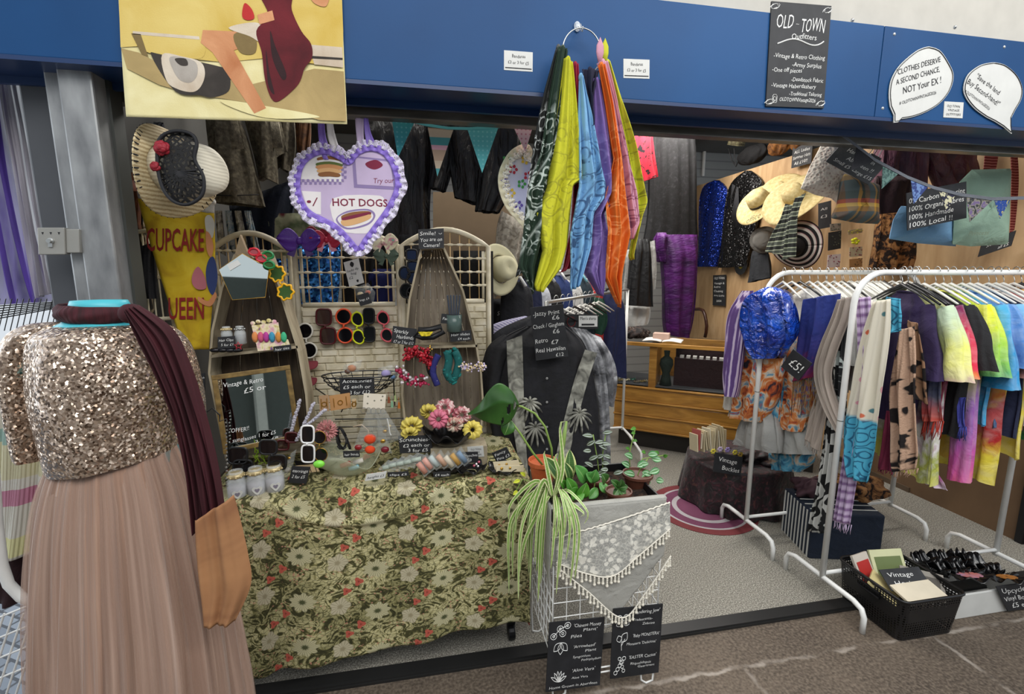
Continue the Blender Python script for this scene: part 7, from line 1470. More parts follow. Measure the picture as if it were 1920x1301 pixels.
def packf(label,c,R_,d,m,print_=None,name='packet',cat='packet'):
    o=root(name,label,cat,c); b=B(); b.box(c,d,R=R_); mk('cover',b,m,parent=o,bev=.001)
    if print_: b=B(); b.box(Vector(c)+R_@Vector((0,-d[1]/2-.0012,0)),(d[0]*.8,.0015,d[2]*.6),R=R_); mk('printed_panel',b,print_,parent=o)
    return o
rx=lambda a,z=0:Matrix.Rotation(z,3,'Z')@Matrix.Rotation(a,3,'X')
packf('flat hosiery packet with red top edge standing at the back corner of the basket',(1.93,1.6,.16),rx(-.5,.2),(.1,.012,.15),plain('#c9bfb2'),plain('#b3261f'))
packf('green and cream hosiery packet in a clear sleeve at the back of the basket',(2.06,1.6,.165),rx(-.5,-.1),(.16,.012,.15),plain('#cfd0a4'),plain('#6c7a4a'))
packf('grey legs-print hosiery packet leaning on the far side of the basket',(2.11,1.49,.15),rx(-.9,-.7),(.15,.012,.12),plain('#8b857c'),plain('#4c463f'))
packf('pale cream envelope lying flat at the front of the basket',(2.02,1.43,.165),rx(-1.35),(.2,.01,.1),plain('#ddd2bb'))
packf('yellowed hosiery envelope slanting by the basket handle',(1.92,1.5,.15),rx(-1.0,.6),(.12,.01,.12),plain('#cfc089'))
bs=sign('chalk_sign','black vintage hosiery sign lying in the perforated basket',(1648,1068),(1722,1062),(1672,1108),PN((2.0,1.5,.19),(0,.55,-.9)),[('Vintage',.12,.4,.22,.62),('Hosiery',.18,.82,.24,.66)])
wb=root('storage_box','white plastic box of records beside the perforated basket','box',(2.4,1.55,0))
b=B(); a0,a1,c0,c1,hh=2.24,2.62,1.44,1.70,.115
for c,d in (((a0+.006,(c0+c1)/2,hh/2),(.01,c1-c0,hh)),((a1-.006,(c0+c1)/2,hh/2),(.01,c1-c0,hh)),(((a0+a1)/2,c0,hh/2),(a1-a0,.01,hh)),(((a0+a1)/2,c1,hh/2),(a1-a0,.01,hh)),(((a0+a1)/2,(c0+c1)/2,.004),(a1-a0,c1-c0,.006))): b.box(c,d)
mk('box',b,WHITE,parent=wb,bev=.004)
VN=nmat('vinyl')
rn=random.Random(4)
for k in range(9):
    x=a0+.05+.033*k; o=root('record',f"black record bowl stacked {['first','second','third','fourth','fifth','sixth','seventh','eighth','ninth'][k]} from the basket end of the white box",'record',(x,1.57,.12)); b=B(); R_=.095; ph=rn.uniform(0,6); cc=Vector((x,1.6-.004*k,.118+.004*(k%2)))
    b.grid(lambda u,v:cc+Vector((R_*.5*v*cos(2*PI*u)*.7,R_*v*sin(2*PI*u)*.9,.035*v**2*(1+.5*sin(6*2*PI*u+ph)))),50,6); mk('disc',b,VN,parent=o,smooth=True,solid=.0016)
for (px,py,r,c,lb,rv) in ((1818,1078,.085,'#c9705c','black record with pink and lilac label on top of the white box',.045),(1888,1082,.07,'#b8742c','black record with orange-brown label at the end of the white box',.035)):
    p=PZ(.16)(px,py); o=root('record',lb,'record',p); Rm=Matrix.Rotation(-.35,3,'X'); b=B(); b.grid(lambda u,v:p+Rm@Vector((r*v*cos(2*PI*u),r*v*sin(2*PI*u),.012*v*v*sin(14*PI*u))),60,6); mk('disc',b,VN,parent=o,smooth=True,solid=.0016)
    b=B(); b.lathe([(0,.004),(rv,.003),(rv,.001)],p,24,R=Rm); mk('paper_label',b,rampfab('lab'+c,[(.35,c),(.65,'#b08aa8' if rv>.04 else '#8a5a20')],20,.5,src='Object'),parent=o)
    b=B(); b.lathe([(0,.0055),(.004,.005)],p,10,R=Rm); mk('spindle_hole',b,INK,parent=o)
sign('chalk_sign','black handwritten sign propped against the white box of records',(1868,1100),(1926,1092),(1890,1146),PY(1.42),[('Upcycled',.1,.3,.2,.85),('Vinyl Bowls',.05,.6,.18,.9),('£5 each',.2,.9,.2,.7)])
nb=root('fabric_tub','navy tub with white stripes at its side behind the front rack foot','tub',(2.15,2.05,0)); b=B()
R15=Matrix.Rotation(-.25,3,'Z'); b.box((2.17,2.03,.13),(.36,.3,.26),R=R15); mk('tub',b,fab('#101c2e'),parent=nb,bev=.01)
b=B(); 
for k in range(9): b.box(Vector((2.17,2.03,.13))+R15@Vector((-.182,-.13+.032*k,0)),(.003,.01,.25),R=R15)
for k in range(4): b.box(Vector((2.17,2.03,.262+.002*k))+R15@Vector((0,-.1+.05*k,0)),(.34,.006,.003),R=R15)
mk('stripe',b,plain('#c9c9c4'),parent=nb)
def lump(label,c,r,m,seed,name='scarf',cat='scarf',amp=.25):
    b=B(); rn=random.Random(seed); k=[rn.uniform(0,6) for _ in range(6)]
    def f(u,v):
        a=2*PI*u;t=PI*v; w=1+amp*(sin(3*a+k[0]+2*t)+.6*sin(7*a+k[1]+5*t)+.5*sin(11*a+k[2]))*sin(t); return Vector((c[0]+r[0]*sin(t)*cos(a)*w,c[1]+r[1]*sin(t)*sin(a)*w,c[2]+r[2]*cos(t)*w))
    b.grid(f,60,24,1,.6); return mk(name,b,m,smooth=True,label=label,cat=cat)
TIG=nmat('brown_leopard',lambda n:n.ramp(n.noise(n.vec('Object'),22,3,1.2),[(.42,'#1f120c'),(.5,'#7a4f2c'),(.62,'#a8794a')]),rough=.95,bump=lambda n:n.noise(n.vec('Object'),120,3),bs=.7,bd=.008)
lump('bunched brown leopard fur scarf spilling out of the navy tub',(2.3,2.08,.31),(.17,.11,.06),TIG,1)
lump('dusty mauve cloth bunched in the navy tub behind the leopard scarf',(2.12,2.12,.3),(.1,.08,.05),fab('#4a3038'),2,'cloth','cloth')
# velvet-draped low table
cx,cy=2.02,2.62; ot=root('draped_stool','low round table under a dark wine velvet throw with gold threads','table',(cx,cy,0))
VEL=nmat('wine_velvet',lambda n:n.ramp(n.noise(n.vec('Object'),24,4,1.5),[(.4,'#0c0608'),(.55,'#250a13'),(.64,'#461825'),(.72,'#5a4a26')]),rough=.6,sheen=.15,bump=lambda n:n.noise(n.vec('Object'),16,3,1),bs=.5,bd=.02)
b=B()
def f(u,v):
    a=2*PI*u
    if v<.3: r=.30*v/.3; z=.30+.004*sin(9*a)*v
    else: k=(v-.3)/.7; r=.30+.035*k+.018*k*sin(13*a+sin(3*a)*2); z=.30-.285*k
    return Vector((cx+r*1.08*cos(a),cy+r*sin(a),z))
b.grid(f,140,26,2,.6); mk('velvet_throw',b,VEL,parent=ot,smooth=True)
b=B(); b.lathe([(.26,.0),(.26,.28),(0,.285)],(cx,cy,0),24); mk('base',b,plain('#2a221c'),parent=ot)
sign('chalk_sign','black vintage buckles sign standing on the velvet throw',(1341,848),(1393,857),(1337,884),PY(2.36),[('Vintage',.14,.42,.24,.66),('Buckles',.3,.84,.24,.62)])
lump('heap of dark patterned cloth on the velvet throw beside the buckles sign',(2.12,2.55,.335),(.22,.14,.045),VEL,3,'cloth','cloth')
for i,(x,y,c) in enumerate([(1337,846,'#cfc043'),(1350,842,'#b8a6c4'),(1364,843,'#9a86c0'),(1378,848,'#cfc043'),(1388,852,'#b89a3c')]):
    p=PY(2.42)(x,y); b=B()
    for k in range(6): a=k*PI/3; b.ball(p+Vector((.011*cos(a),-.002,.011*sin(a))),(.009,.004,.007),6,m=4)
    mk('flower_clip',b,plain(c,.5),smooth=True,label=['yellow flower clip above the corner of the buckles sign','pale lilac flower clip beside the yellow one over the buckles sign','violet flower clip at the middle above the buckles sign','yellow flower clip past the violet one over the buckles sign','mustard flower clip outermost beside the rack pole'][i],cat='hair clip')
for k in range(14):
    x=1303+k*4; p=PY(2.6)(x,846-(k%3)*3); b=B(); h=.11+.05*(k/14)+.02*sin(k*2.3); b.box(p+Vector((0,.02,h/2)),(.007,.09,h),R=Matrix.Rotation(.12*sin(k),3,'Y')@Matrix.Rotation(-.15,3,'X'))
    mk('pattern_envelope',b,plain(['#cbbf9f','#b8a98a','#d8cfb6','#c2b493'][k%4] if k!=1 else '#a4514c'),label='old paper sewing pattern envelope in the row behind the buckles sign',cat='envelope',group='paper envelopes on the velvet table')
b=B()
for r0,r1,m,z in ((0,.16,0,.008),(.16,.19,1,.0082),(.19,.25,0,.008),(.25,.265,1,.0082),(.265,.32,2,.008)):
    b.m=m
    if r0==0: b.lathe([(r1,z),(0,z)],(1.72,2.52,0),60)
    else: b.add([(1.72+r*cos(a),2.52+r*sin(a),zz) for r,zz in ((r0,z),(r1,z),(r1,.006)) for a in [2*PI*i/60 for i in range(60)]],[(k*60+i,k*60+(i+1)%60,(k+1)*60+(i+1)%60,(k+1)*60+i) for k in range(2) for i in range(60)])
mk('round_rug',b,[fab('#6a3550'),fab('#a8a2a4'),fab('#6e2a2e')],label='round rug with plum, grey and brick red rings on the speckled carpet',cat='rug')
b=B(); rn=random.Random(6)
for k in range(10): p=PZ(.007)(1195+rn.uniform(0,50),848+rn.uniform(-8,10)); b.add([p,p+Vector((.02,.004,.0)),p+Vector((.012,.014,0))],[(0,1,2)])
mk('floor_scraps',b,plain('#8f8c80'),kind='stuff',label='few small paper scraps on the carpet before the counter',cat='scraps',solid=.001)
# ---------- counter ----------
A_=Vector((1.62,3.665,0)); B_=Vector((2.376,3.114,0)); r_=(B_-A_).normalized(); CL=1.5; C0=A_-r_*.03
fp=Plane(C0,r_,(0,0,1)); CPl=PN(A_,fp.n)
z1=CPl(1156,799).z; z2=CPl(1159,722).z; z3=CPl(1250,645).z; bk=-fp.n*.5
OAK=nmat('golden_oak',lambda n:n.ramp(n.noise(n.vec('Object',(1,1,6)),4,5,1),[(.3,'#96682a'),(.55,'#b58238'),(.8,'#cc9a4c')]),rough=.4,coat=.2)
ct=root('display_counter','golden oak shop counter with two long drawers and glass display above','counter',C0)
def cbox(name,a0,a1,b0,b1,c0,c1,m,bev=.003,lbl=None): b=B(); b.board(fp,a0,b0,a1,b1,c0,c1); return mk(name,b,m,parent=ct,bev=bev,label=lbl)
cbox('carcass',0,CL,z1,z2,-.5,-.01,OAK); cbox('plinth',.03,CL,0,z1,-.45,-.06,plain('#2a2622'))
hh=(z2-z1)/3
for k in range(3): cbox('drawer',.0,CL,z1+hh*k+.008,z1+hh*(k+1)-.012,-.01,.008,OAK,.004)
for k in range(4): cbox('moulding',-.005,CL,z1+hh*k-.008,z1+hh*k+.008,-.01,.018,OAK,.004)
cbox('glass_front',0,CL,z2+.01,z3-.02,-.006,0,nmat('case_glass',col='#3a4040',rough=.02,alpha=.06,spec=.3),0)
cbox('top_rail',0,CL,z3-.03,z3,-.02,.004,OAK); cbox('glass_top',0,CL,z3-.004,z3+.004,-.5,-.02,nmat('case_glass'),0)
cbox('corner_post',0,.02,z2,z3,-.02,0,plain('#3a3a3c')); cbox('oak_divider',.27,.33,z2,z3-.01,-.3,-.02,OAK); cbox('back_panel',.3,CL,z2,z3-.01,-.5,-.48,OAK); cbox('shelf',0,.9,z2+.01,z2+.02,-.5,-.02,plain('#3d3f42'))
for nm,lb,a0,a1,b0,b1,c0,c1,m,cat in (('velvet_display','dark maroon velvet stepped display inside the glass counter',.46,CL-.1,z2+.02,z3-.06,-.35,-.12,fab('#24060c'),'display'),('green_bust','dark green jewellery bust inside the glass counter',.36,.42,z2+.02,z3-.08,-.14,-.08,fab('#14241c'),'bust')):
    b=B()
    if nm=='green_bust': p=fp(.4,z2+.02,-.1); hb=z3-z2-.09; b.lathe([(.05,0),(.04,hb*.2),(.03,hb*.35),(.055,hb*.6),(.05,hb*.75),(.02,hb*.85),(.025,hb),(0,hb)],p,16)
    else: b.board(fp,a0,b0,a1,b1-.07,c0,c1); b.board(fp,a0,b1-.07,a1,b1,c0,c1-.08)
    mk(nm,b,m,smooth=(nm=='green_bust'),label=lb,cat=cat)
for k in range(12): b=B(); b.board(fp,.5+.05*k,z3-.128,.53+.05*k,z3-.108,-.18,-.13); mk('ring_box',b,plain('#c9c7c2'),label='tiny pale ring box in the row on the maroon velvet display',cat='ring box',group='ring boxes in the counter')
for k in range(9):
    p=fp(.03+.045*k,z2+.03,-.08-.04*(k%3)); b=B(); b.tube([p+Vector((.022*cos(a),.022*sin(a),.004*sin(3*a))) for a in [i*.5 for i in range(13)]],.005,5,closed=True); mk('bracelet',b,plain(['#9a8a5c','#c9c0a0','#4a7a6a','#7a7060'][k%4],.3,.3),label='bead bracelet lying on the low glass shelf of the counter',cat='bracelet',group='bracelets in the counter')
pt=lambda a,c,h=0:fp(a,z3+.004+h,c)
b=B(); R_=Matrix((r_,-fp.n,Vector((0,0,1)))).transposed(); b.box(pt(.34,-.16,.035),(.13,.09,.06),R=R_); mk('trinket_box',b,plain('#c9a898'),bev=.004,label='small dusty pink box on the counter top behind the open book',cat='box')
ob=root('open_book','open white order book lying on the counter top','book',pt(.35,-.06))
for s in (-1,1):
    b=B(); b.grid(lambda u,v:pt(.36+s*(.004+.15*u),-.02-.2*v,.008+.012*sin(PI*u)*(1-u*.5)),10,4); mk('page',b,plain('#dcdad6'),parent=ob,smooth=True,solid=.006)
lump('dark fur collar lying at the corner of the counter top',pt(.1,-.2,.05),(.12,.08,.05),rampfab('dark_fur_mix',[(.4,'#151011'),(.6,'#3a2c28'),(.72,'#7a6a60')],30,1,src='Object'),5,'collar','collar')
b=B(); g=pline([PX(3.05)(x,y) for x,y in ((1300,580),(1318,582),(1325,610),(1322,632))]); b.tube([g(t/8) for t in range(9)],.018,8); mk('chair_back',b,plain('#3b1d10',.35),smooth=True,label='curved dark brown chair back behind the counter',cat='chair')
# ---------- garments at the back and on the side wall ----------
BL=nmat('black_lace_dress',lambda n:n.ramp(n.noise(n.vec('Object'),26,4,1),[(.4,'#050506'),(.6,'#141316'),(.75,'#2a292b')]),rough=.8)
garm('lace_dress','long black lace dress hanging at the back beside the red floral top','dress',[(1216,225),(1216,320),(1214,400),(1206,450)],[(1300,225),(1304,320),(1306,400),(1308,450)],4.6,BL,.06,6,.02)
garm('floral_blouse','red top with black flower print hanging behind the lemon bandana','top',[(1186,236),(1192,290),(1206,340)],[(1222,240),(1226,290),(1232,332)],4.3,nmat('red_black_floral',lambda n:n.mix(n.ramp(n.noise(n.vec('Object'),15,3,1.5),[(.56,0),(.6,1)]),'#c02036','#1a0a10'),rough=.8),.05,2,.015)
garm('purple_dress','floor-length purple ruched dress hanging over the end of the counter','dress',[(1236,440),(1240,480),(1244,540),(1246,600),(1250,628)],[(1308,440),(1306,480),(1302,540),(1296,600),(1290,632)],4.2,nmat('purple_jersey',lambda n:n.ramp(n.noise(n.vec('Object',(1,1,3)),5,4),[(.3,'#2f0840'),(.7,'#5c1470')]),rough=.6,bump=lambda n:n.noise(n.vec('Object',(2,2,5)),5,3,1),bs=.5,bd=.02),.1,3,.02,sleeves=[([(1232,436),(1228,460),(1234,490)],[(1248,436),(1246,470),(1246,492)])])
garm('trousers','black satin trousers hanging beside the purple dress','trousers',[(1186,448),(1180,500),(1174,560),(1172,572)],[(1218,448),(1220,500),(1222,560),(1224,575)],4.0,fab('#0f0f12',rough=.5),.05,3,.015)
garm('shirt','white shirt tails showing round the black satin trousers','shirt',[(1172,470),(1168,520),(1166,560)],[(1228,450),(1230,500),(1228,542)],4.15,fab('#b9b9b6'),.03,2,.01)
garm('skirt','short white satin skirt hanging below the black satin trousers','skirt',[(1176,572),(1172,590),(1174,612)],[(1218,572),(1218,590),(1214,608)],4.1,fab('#c9c9c6',rough=.45),.04,3,.01)
garm('trousers','wide black trousers hanging low beside the counter end','trousers',[(1150,590),(1146,640),(1150,690)],[(1174,590),(1172,640),(1166,700)],3.9,fab('#0e0f12'),.05,2,.012)
garm('evening_dress','plum and teal dress just behind the black lace one','dress',[(1222,360),(1222,400),(1220,440)],[(1300,360),(1300,400),(1300,440)],4.75,rampfab('plum_teal',[(.4,'#1c0f22'),(.6,'#2b1530'),(.72,'#1f5a60')],4,.6,src='Object'),.04,4,.02)
WP=PX(3.28)
garm('sequin_jacket','royal blue sequin jacket hanging on the plywood wall','jacket',[(1340,338),(1318,356),(1312,420),(1310,500)],[(1348,338),(1364,360),(1358,430),(1346,500)],0,sequin('royal_sequins','#050f44','#1a3fb0',130,.3,.5),.05,3,.015,P=WP)
garm('sequin_jacket','black sequin jacket with grey lapel on the plywood wall','jacket',[(1398,320),(1370,350),(1358,420),(1350,502)],[(1408,320),(1430,345),(1420,420),(1400,500)],0,sequin('black_sequins','#060607','#1e1c1c',130,.3,.35),.05,3,.015,P=PX(3.26),extra=[('lapel',lambda b,P:slab(b,[(1382,345),(1394,352),(1396,420),(1386,430),(1378,390)],P,.055,.06),fab('#2a2a2d'))])
garm('denim_skirt','dark denim skirt hanging under the black sequin jacket beside the rack','skirt',[(1412,470),(1408,500),(1404,530)],[(1440,470),(1444,500),(1446,520)],0,fab('#2a2c30'),.03,2,.01,P=PX(3.1))
rv=root('record','black record with yellow label hanging under the sequin jacket','record',WP(1394,497)); b=B(); c=WP(1394,497)+Vector((-.03,0,0)); RX_=Matrix.Rotation(-PI/2,3,'Y'); b.lathe([(0,.002),(.1,.002),(.1,0),(0,0)],c,32,R=RX_); mk('disc',b,VN,parent=rv); b=B(); b.lathe([(0,.005),(.038,.004),(.038,.002)],c,24,R=RX_); mk('paper_label',b,plain('#b8a83a'),parent=rv)
sign('chalk_sign','narrow black shop sign low on the plywood wall under the sequin jackets',(1337,516),(1361,515),(1336,572),WP,[('OLD TOWN',.1,.14,.08,.8),('Vintage &',.1,.3,.07,.8),('Retro',.1,.42,.07,.5),('Clothing',.1,.56,.07,.7),('Army Surplus',.1,.7,.06,.8),('2026',.3,.88,.07,.4)])
sign('chalk_sign','black summer hats sign on the plywood wall above the straw hats',(1492,278),(1530,266),(1489,316),WP,[('ALL Ladies',.1,.32,.16,.78),('Summer Hats',.06,.6,.16,.86),('All £10!!',.14,.88,.16,.66)],d0=.03)
def hat(label,P,x,y,ax,rb,rc,h,m,band=None,wav=.02,extra=None,my=1.0,name='sun_hat',bm=None):
    c=P(x,y); Rm=Vector(ax).normalized().to_track_quat('Z','Y').to_matrix(); o=root(name,label,'hat',c); b=B()
    b.grid(lambda u,v:c+Rm@Vector(((rc+(rb-rc)*v)*cos(2*PI*u),(rc+(rb-rc)*v)*my*sin(2*PI*u),wav*v*v*cos(4*PI*u+.8)-wav*.8*v)),60,8,1,1); mk('brim',b,bm or m,parent=o,smooth=True,solid=.003)
    b=B(); b.lathe([(rc*1.02,0),(rc,h*.4),(rc*.9,h*.8),(rc*.6,h),(0,h*.97)],c,28,R=Rm); mk('crown',b,m,parent=o,smooth=True)
    if band: b=B(); b.lathe([(rc*1.04,.002),(rc*1.03,.022),(rc*1.0,.022),(rc*1.0,.002)],c,28,R=Rm); mk('hat_band',b,band,parent=o,smooth=True)
    return o,c,Rm
SUN=rampfab('natural_straw',[(.3,'#bca468'),(.7,'#dccb96')],40,.3,src='Object',rough=.75)
o,c,Rm=hat('wide natural straw hat with dark band and looped black script on its brim',PX(3.0),1425,378,(-.735,-.14,.55),.235,.095,.11,SUN,plain('#1c1410'))
b=B(); pp_=[]; 
for k in range(46): t=k/45; a=-1.9+1.05*t; r=.185+.02*sin(t*38); pp_.append(c+Rm@Vector((r*cos(a),r*sin(a),.004-.02*(r/.235)**2*.8+.004+.02*((r-.095)/.14)**2*cos(2*a+.8))))
pl=Plane(PX(2.78)(1399,420),(.0,-1,.22),(0,.0,1)); b.text('office',pl,0,0,.05,.17,c=0,off=-.01,shear=.3); mk('lettering',b,INK,parent=o)
hat('very large natural straw sun hat tilted above the striped scarf',PX(2.85),1490,368,(-.735,-.2,.6),.255,.08,.09,SUN,None)
hat('pale straw sun hat half hidden behind the two big ones',PX(3.15),1462,360,(-.8,-.3,.4),.2,.08,.08,SUN,None)
hat('small grey felt hat below the straw hat with script',PX(3.05),1432,450,(-.75,-.6,-.1),.12,.085,.09,fab('#77746e'),None,wav=.01,name='felt_hat')
STR=nmat('striped_brim',lambda n:n.ramp(n.math('FRACT',n.math('MULTIPLY',n.sep(n.vec('UV'))[1],3.2)),[(0,'#141214'),(.5,'#d8d0c8'),(.9,'#c08a8a')],'CONSTANT'),rough=.8)
hat('black and white striped sun hat hanging under the striped scarf',PX(2.85),1492,462,(-.85,-.4,-.25),.19,.07,.08,STR,None,wav=.035,bm=STR)
GSC=nmat('green_grey_stripes',lambda n:n.ramp(n.wave(n.vec('Object',(.3,.3,1)),5,2,'Z'),[(.3,'#1f2120'),(.42,'#8a9480'),(.6,'#b4b9a0'),(.75,'#4a5048')]),rough=.85)
scarf('green, grey and black striped scarf tied round the large straw sun hat',2.66,[(1474,382),(1466,410),(1450,440),(1436,472)],[(1490,385),(1488,420),(1488,450),(1486,482)],GSC,3,.012)
scarf('second tail of the striped scarf tied round the straw sun hat',2.64,[(1488,376),(1478,420),(1470,488)],[(1512,362),(1500,400),(1494,480)],GSC,2,.012,2)
hat('camouflage field cap with dangling straps on top of the plywood wall',PX(3.28),1380,272,(0,-.3,1),.09,.085,.09,rampfab('camo',[(.4,'#5a5440'),(.6,'#8d8766'),(.7,'#3a3626')],30,1,src='Object'),None,wav=.004,name='army_cap')
b=B(); [b.tube([PX(3.26)(x0,278),PX(3.26)(xm,300),PX(3.26)(1380,312)],.006,5) for x0,xm in ((1366,1372),(1394,1386),(1376,1378))]; mk('cap_strap',b,BLACK,label='black straps dangling from the camouflage field cap',cat='strap')
lump('black fur hat sitting on the plywood wall top beside the field cap',PX(3.3)(1412,290),(.07,.2,.09),fab('#0c0b0d'),6,'fur_hat','hat',.08)
BRF=rampfab('ginger_fur',[(.3,'#3b1f0c'),(.6,'#8d5a24'),(.8,'#b07a3a')],24,.8,src='Object')
lump('ginger brown fur hat on the plywood wall top past the black one',PX(3.3)(1462,272),(.07,.13,.09),BRF,7,'fur_hat','hat',.1); lump('second ginger fur hat nearer the hanging cushions',PX(3.3)(1505,266),(.07,.12,.07),BRF,8,'fur_hat','hat',.1)
b=B(); b.tube([PY(5.62)(1324,225),PY(5.62)(1318,330)],.02,8); mk('pipe',b,WMETAL,smooth=True,kind='structure')
# cushions, signs and bunting at the side
def cushion(label,pts,P,m,dep=.06,name='cushion',cat='cushion'):
    n=len(pts); cx_=sum(p[0] for p in pts)/n; cy_=sum(p[1] for p in pts)/n; b=B()
    def per(u): i=u*n; k=int(i)%n; s=i-int(i); return pts[k][0]*(1-s)+pts[(k+1)%n][0]*s,pts[k][1]*(1-s)+pts[(k+1)%n][1]*s
    for sg in (1,-1): b.grid(lambda u,v:(lambda q:P(cx_+(q[0]-cx_)*v,cy_+(q[1]-cy_)*v)+P.n*sg*dep*(1-v**3)**.8*(1+.06*sin(20*u)))(per(u)),n*8,12,.8,.4)
    return mk(name,b,m,smooth=True,label=label,cat=cat)
TW=nmat('speckled_knit',lambda n:n.ramp(n.vor(n.vec('Object'),70),[(.12,'#a58a80'),(.3,'#ddd0c4'),(.8,'#ebe4d8')]),rough=.95,bump=lambda n:n.vor(n.vec('Object'),70),bs=.8,bd=.008)
cushion('speckled cream and pink knitted cushion hanging beside the handmade sign',[(1546,262),(1582,262),(1596,300),(1604,345),(1584,390),(1560,372),(1530,366),(1502,354),(1520,310)],PY(2.05),TW)
def tart(n):
    v=n.vec('Object'); o=n.sep(v); a=n.ramp(n.math('FRACT',n.math('MULTIPLY',o[2],7)),[(0,'#3c4a4c'),(.35,'#8f6a2a'),(.5,'#c9a03a'),(.62,'#9a3a2c'),(.75,'#2c3a30')],'CONSTANT'); c=n.ramp(n.math('FRACT',n.math('MULTIPLY',o[0],11)),[(0,'#4a5458'),(.4,'#a8782c'),(.55,'#2c2a20'),(.7,'#6a4a34')],'CONSTANT'); return n.mix(.5,a,c)
cushion('tartan cushion in mustard, rust and grey-blue under the handmade sign',[(1584,326),(1646,345),(1645,420),(1606,418),(1562,410),(1572,385)],PY(1.95),nmat('tartan',tart,rough=.9))
cushion('pale blue cushion corner under the organic fibres sign',[(1690,386),(1790,392),(1792,462),(1720,456),(1668,448),(1676,410)],PY(1.98),fab('#6a94b8'),.05)
pc=cushion('sage green cushion with stitched Princess lettering beside the organic fibres sign',[(1822,318),(1894,316),(1892,400),(1888,458),(1820,462),(1786,458),(1790,390),(1800,340)],PY(1.94),fab('#8aa694'),.05)
b=B(); pl=Plane(PY(1.94)(1792,443)+Vector((0,-.056,0)),(1,0,.05),(0,0,1)); b.text('Princess',pl,0,0,.022,.12,c=0,off=-.004,shear=.3); mk('lettering',b,plain('#6f7a62'),parent=pc)
SAT=nmat('mauve_satin',lambda n:n.ramp(n.noise(n.vec('Object',(1,1,.5)),6,4,1),[(.3,'#3a1c2a'),(.55,'#6a4250'),(.75,'#9a7a84')]),rough=.35,bump=lambda n:n.noise(n.vec('Object',(3,3,1)),6,3,1),bs=.7,bd=.03)
garm('satin_blouse','mauve satin blouse hanging behind the bunting at the top corner of the stall','blouse',[(1650,240),(1648,300),(1640,380)],[(1720,240),(1728,300),(1734,390)],2.4,SAT,.06,4,.02)
garm('satin_blouse','pale mauve satin blouse beside the sage green cushion','blouse',[(1716,240),(1736,300),(1760,350)],[(1812,240),(1824,300),(1822,340)],2.35,SAT,.06,4,.02,2)
garm('velvet_blouse','dark wine velvet top under the satin blouses','top',[(1644,330),(1640,370),(1644,402)],[(1706,330),(1700,370),(1700,396)],2.3,fab('#2a0f16'),.04,2,.01)
GNG=nmat('red_gingham',lambda n:n.ramp(n.wave(n.vec('Object'),22,0,'Z'),[(.4,'#7a1f20'),(.6,'#b86a64')]),rough=.9)
for L,Rr,lb in (([(1846,262),(1844,290),(1842,322)],[(1872,264),(1870,290),(1866,322)],'red gingham apron strap behind the sage green cushion'),([(1892,262),(1894,340),(1892,440)],[(1904,262),(1908,340),(1902,430)],'long red gingham apron tie at the outer side of the green cushion')): b=B(); sheet(b,L,Rr,PY(2.1),n=1,amp=.004,nu=8,nv=20); mk('apron_strap',b,GNG,smooth=True,solid=.002,label=lb,cat='strap')
for k,(L,Rr,lb) in enumerate([([(1650,398),(1644,450),(1636,505)],[(1700,398),(1712,450),(1716,510)],'leopard fur coat nearest the wall cards'),([(1716,440),(1706,470),(1700,515)],[(1748,440),(1752,480),(1756,515)],'leopard fur coat sleeve in the middle of the fur row'),([(1756,450),(1752,480),(1752,515)],[(1800,450),(1798,480),(1798,515)],'leopard fur coat under the green cushion')]): garm('fur_coat',lb,'coat',L,Rr,2.75,TIG,.06,3,.015,k)
sign('price_sign','grey handmade sign with small and large prices tilted on the bunting',(1584,263),(1662,308),(1549,302),PY(1.86),[('Handmade in',.18,.3,.17,.62),('Aberdeen !!',.28,.58,.17,.6),('Small £5  Large £15',.1,.86,.15,.86)],mats=(fab('#4b4d50'),CHALK))
bc=root('bulldog_clip','wire-handled clip gripping the handmade sign','clip',PY(1.84)(1644,288)); b=B(); P=PY(1.84); b.tube([P(1638,292),P(1652,268),P(1659,268),P(1657,276),P(1645,296)],.002,5); b.tube([P(1630,288),P(1648,266),P(1654,266)],.002,5); mk('wire_handle',b,STEEL,parent=bc); b=B(); slab(b,[(1632,288),(1650,298),(1646,304),(1628,294)],P,-.004,.008); mk('jaw',b,BMETAL,parent=bc)
sign('chalk_sign','black sign about carbon footprint and organic fibres hanging on the side bunting',(1700,362),(1812,340),(1702,432),PY(1.84),[('0% Carbon footprint',.03,.3,.14,.94),('100% Organic Fibres',.03,.52,.14,.92),('100% Handmade',.03,.74,.14,.74),('100% Local !!',.03,.95,.14,.72)])
P=PY(1.76); sb=root('bunting','grey bunting tape slung across the handmade and organic signs','bunting',P(1700,330))
pts=[(1560,240),(1590,262),(1640,300),(1700,332),(1750,352),(1800,365),(1860,373),(1925,371)]; b=B()
for a,c2 in zip(pts,pts[1:]): slab(b,[(a[0],a[1]-3),(c2[0],c2[1]-3),(c2[0],c2[1]+3),(a[0],a[1]+3)],P,.001,.003)
mk('tape',b,fab('#63676f'),parent=sb); b=B(); b.ball(P(1560,240),(.012,.01,.012),8); mk('knot',b,fab('#6a5350'),parent=sb)
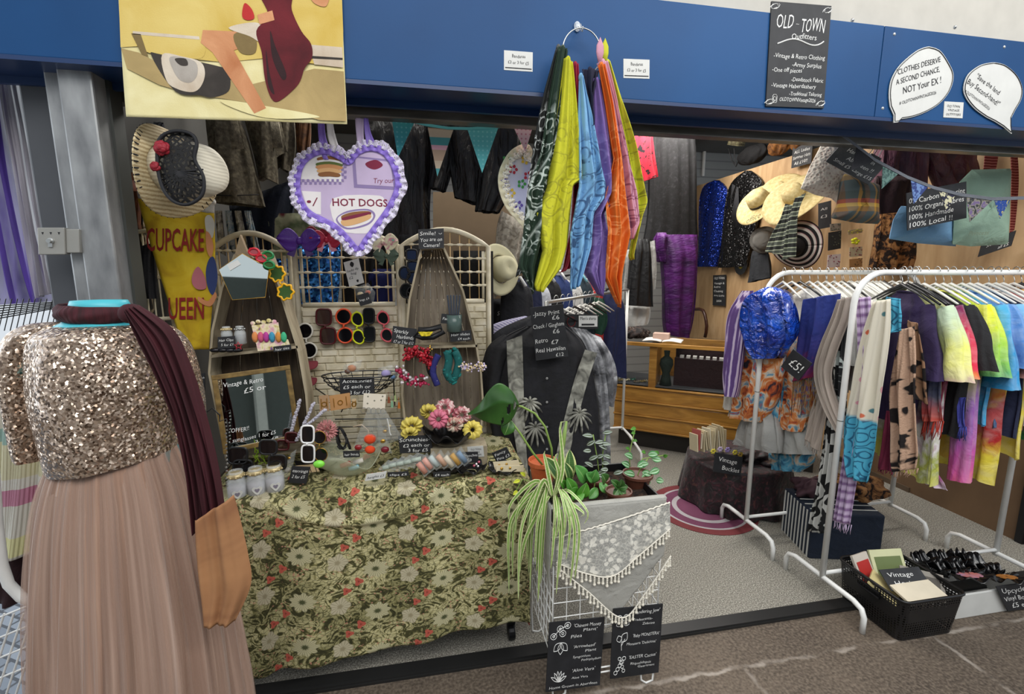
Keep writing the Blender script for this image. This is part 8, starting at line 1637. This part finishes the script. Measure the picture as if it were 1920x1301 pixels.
for x0_,y0_,x1_,y1_,xt,yt,m in ((1606,276,1640,300,1596,320,fab('#14151c')),(1655,312,1684,326,1653,354,rampfab('teal_print',[(.45,'#2f4a48'),(.55,'#5c7a74')],50,1,src='Object')),(1708,338,1740,350,1713,382,rampfab('blue_print',[(.45,'#2f3f78'),(.55,'#6a86b8')],50,1,src='Object')),(1760,357,1792,364,1775,396,rampfab('navy_cream',[(.5,'#1c1c34'),(.56,'#c9c4a4')],50,1,src='Object')),(1812,368,1862,374,1818,416,rampfab('floral_grey',[(.42,'#2a2c33'),(.52,'#8d8a78'),(.6,'#6a5a80')],40,1,src='Object')),(1864,374,1894,374,1875,410,rampfab('royal_print',[(.55,'#1a3f8a'),(.6,'#b0a86a')],50,1,src='Object'))):
    b=B(); slab(b,[(x0_,y0_),(x1_,y1_),(xt,yt)],P,-.0008,.0008); mk('pennant',b,m,parent=sb)
sign('chalk_sign','black skirts price sign on the wall below the sage green cushion',(1846,455),(1910,432),(1838,482),PX(3.2),[('SKIRTS',.2,.5,.22,.4),('all £5',.6,.9,.22,.3)],d0=.02)
for i,(tl,tr,bl,c,lb) in enumerate([((1553,436),(1577,432),(1552,470),'#1c1d1f','black earring card on the side wall under the tartan cushion'),((1552,478),(1576,476),(1550,502),'#c9b8b4','pale card with red cupcake print at the bottom of the wall cards'),((1592,486),(1616,484),(1592,502),'#a87a4a','small wooden brooch card beside the cupcake card'),((1590,432),(1616,428),(1590,440),'#9a8a6c','narrow tan card above the yellow brooch'),((1556,420),(1576,418),(1556,434),'#8d7f70','plain brown-grey card above the black earring card'),((1592,464),(1616,462),(1592,482),'#b8a98c','beige card under the yellow brooch')]):
    P=PY(2.7); pl=plpx(tl,tr,bl,P); b=B(); b.board(pl,0,0,pl.w,pl.h,0,.003); o=mk('jewellery_card',b,plain(c),label=lb,cat='card')
    b=B(); rn=random.Random(i)
    for k in range(12): b.ball(pl(pl.w*rn.random(),pl.h*rn.random(),.005),(.006,.003,.004),5,m=3)
    mk('small_trinket',b,plain(['#4a4a3a','#7a2a3a','#6a4a2a','#b0a03a'][i%4],.4),parent=o)
b=B(); [b.ball(PY(2.66)(1604+5*cos(a),452+4*sin(a)),(.016,.008,.01),7,m=4) for a in (0,1.2,2.4,3.6,4.8)]; mk('brooch',b,plain('#d2cf1e'),smooth=True,label='bright yellow bow brooch among the wall cards',cat='brooch')
sign('chalk_sign','narrow black card with white marks behind the straw hats',(1538,382),(1562,376),(1538,430),PX(3.2),[('All',.2,.3,.1,.5),('£3',.2,.6,.12,.5)],d0=.02)
b=B(); b.box((2.9,2.95,1.55),(.02,1.0,.5)) if 0 else b.box((3.24,2.75,.02),(.02,.6,.04)); struct('baseboard_right',b,plain('#5a4a3a'))
# market hall across the way (seen only in the mirrors)
b=B(); b.box((0,-5.6,1.5),(11,.1,3.0)); struct('wall_opposite',b,plain('#4a4f4b',.8))
for k in range(5): b=B(); b.box((-3.6+1.9*k,-5.45,1.5),(.16,.12,3.0)); struct('column_%d'%(k+4),b,plain('#b9b8b0',.6))
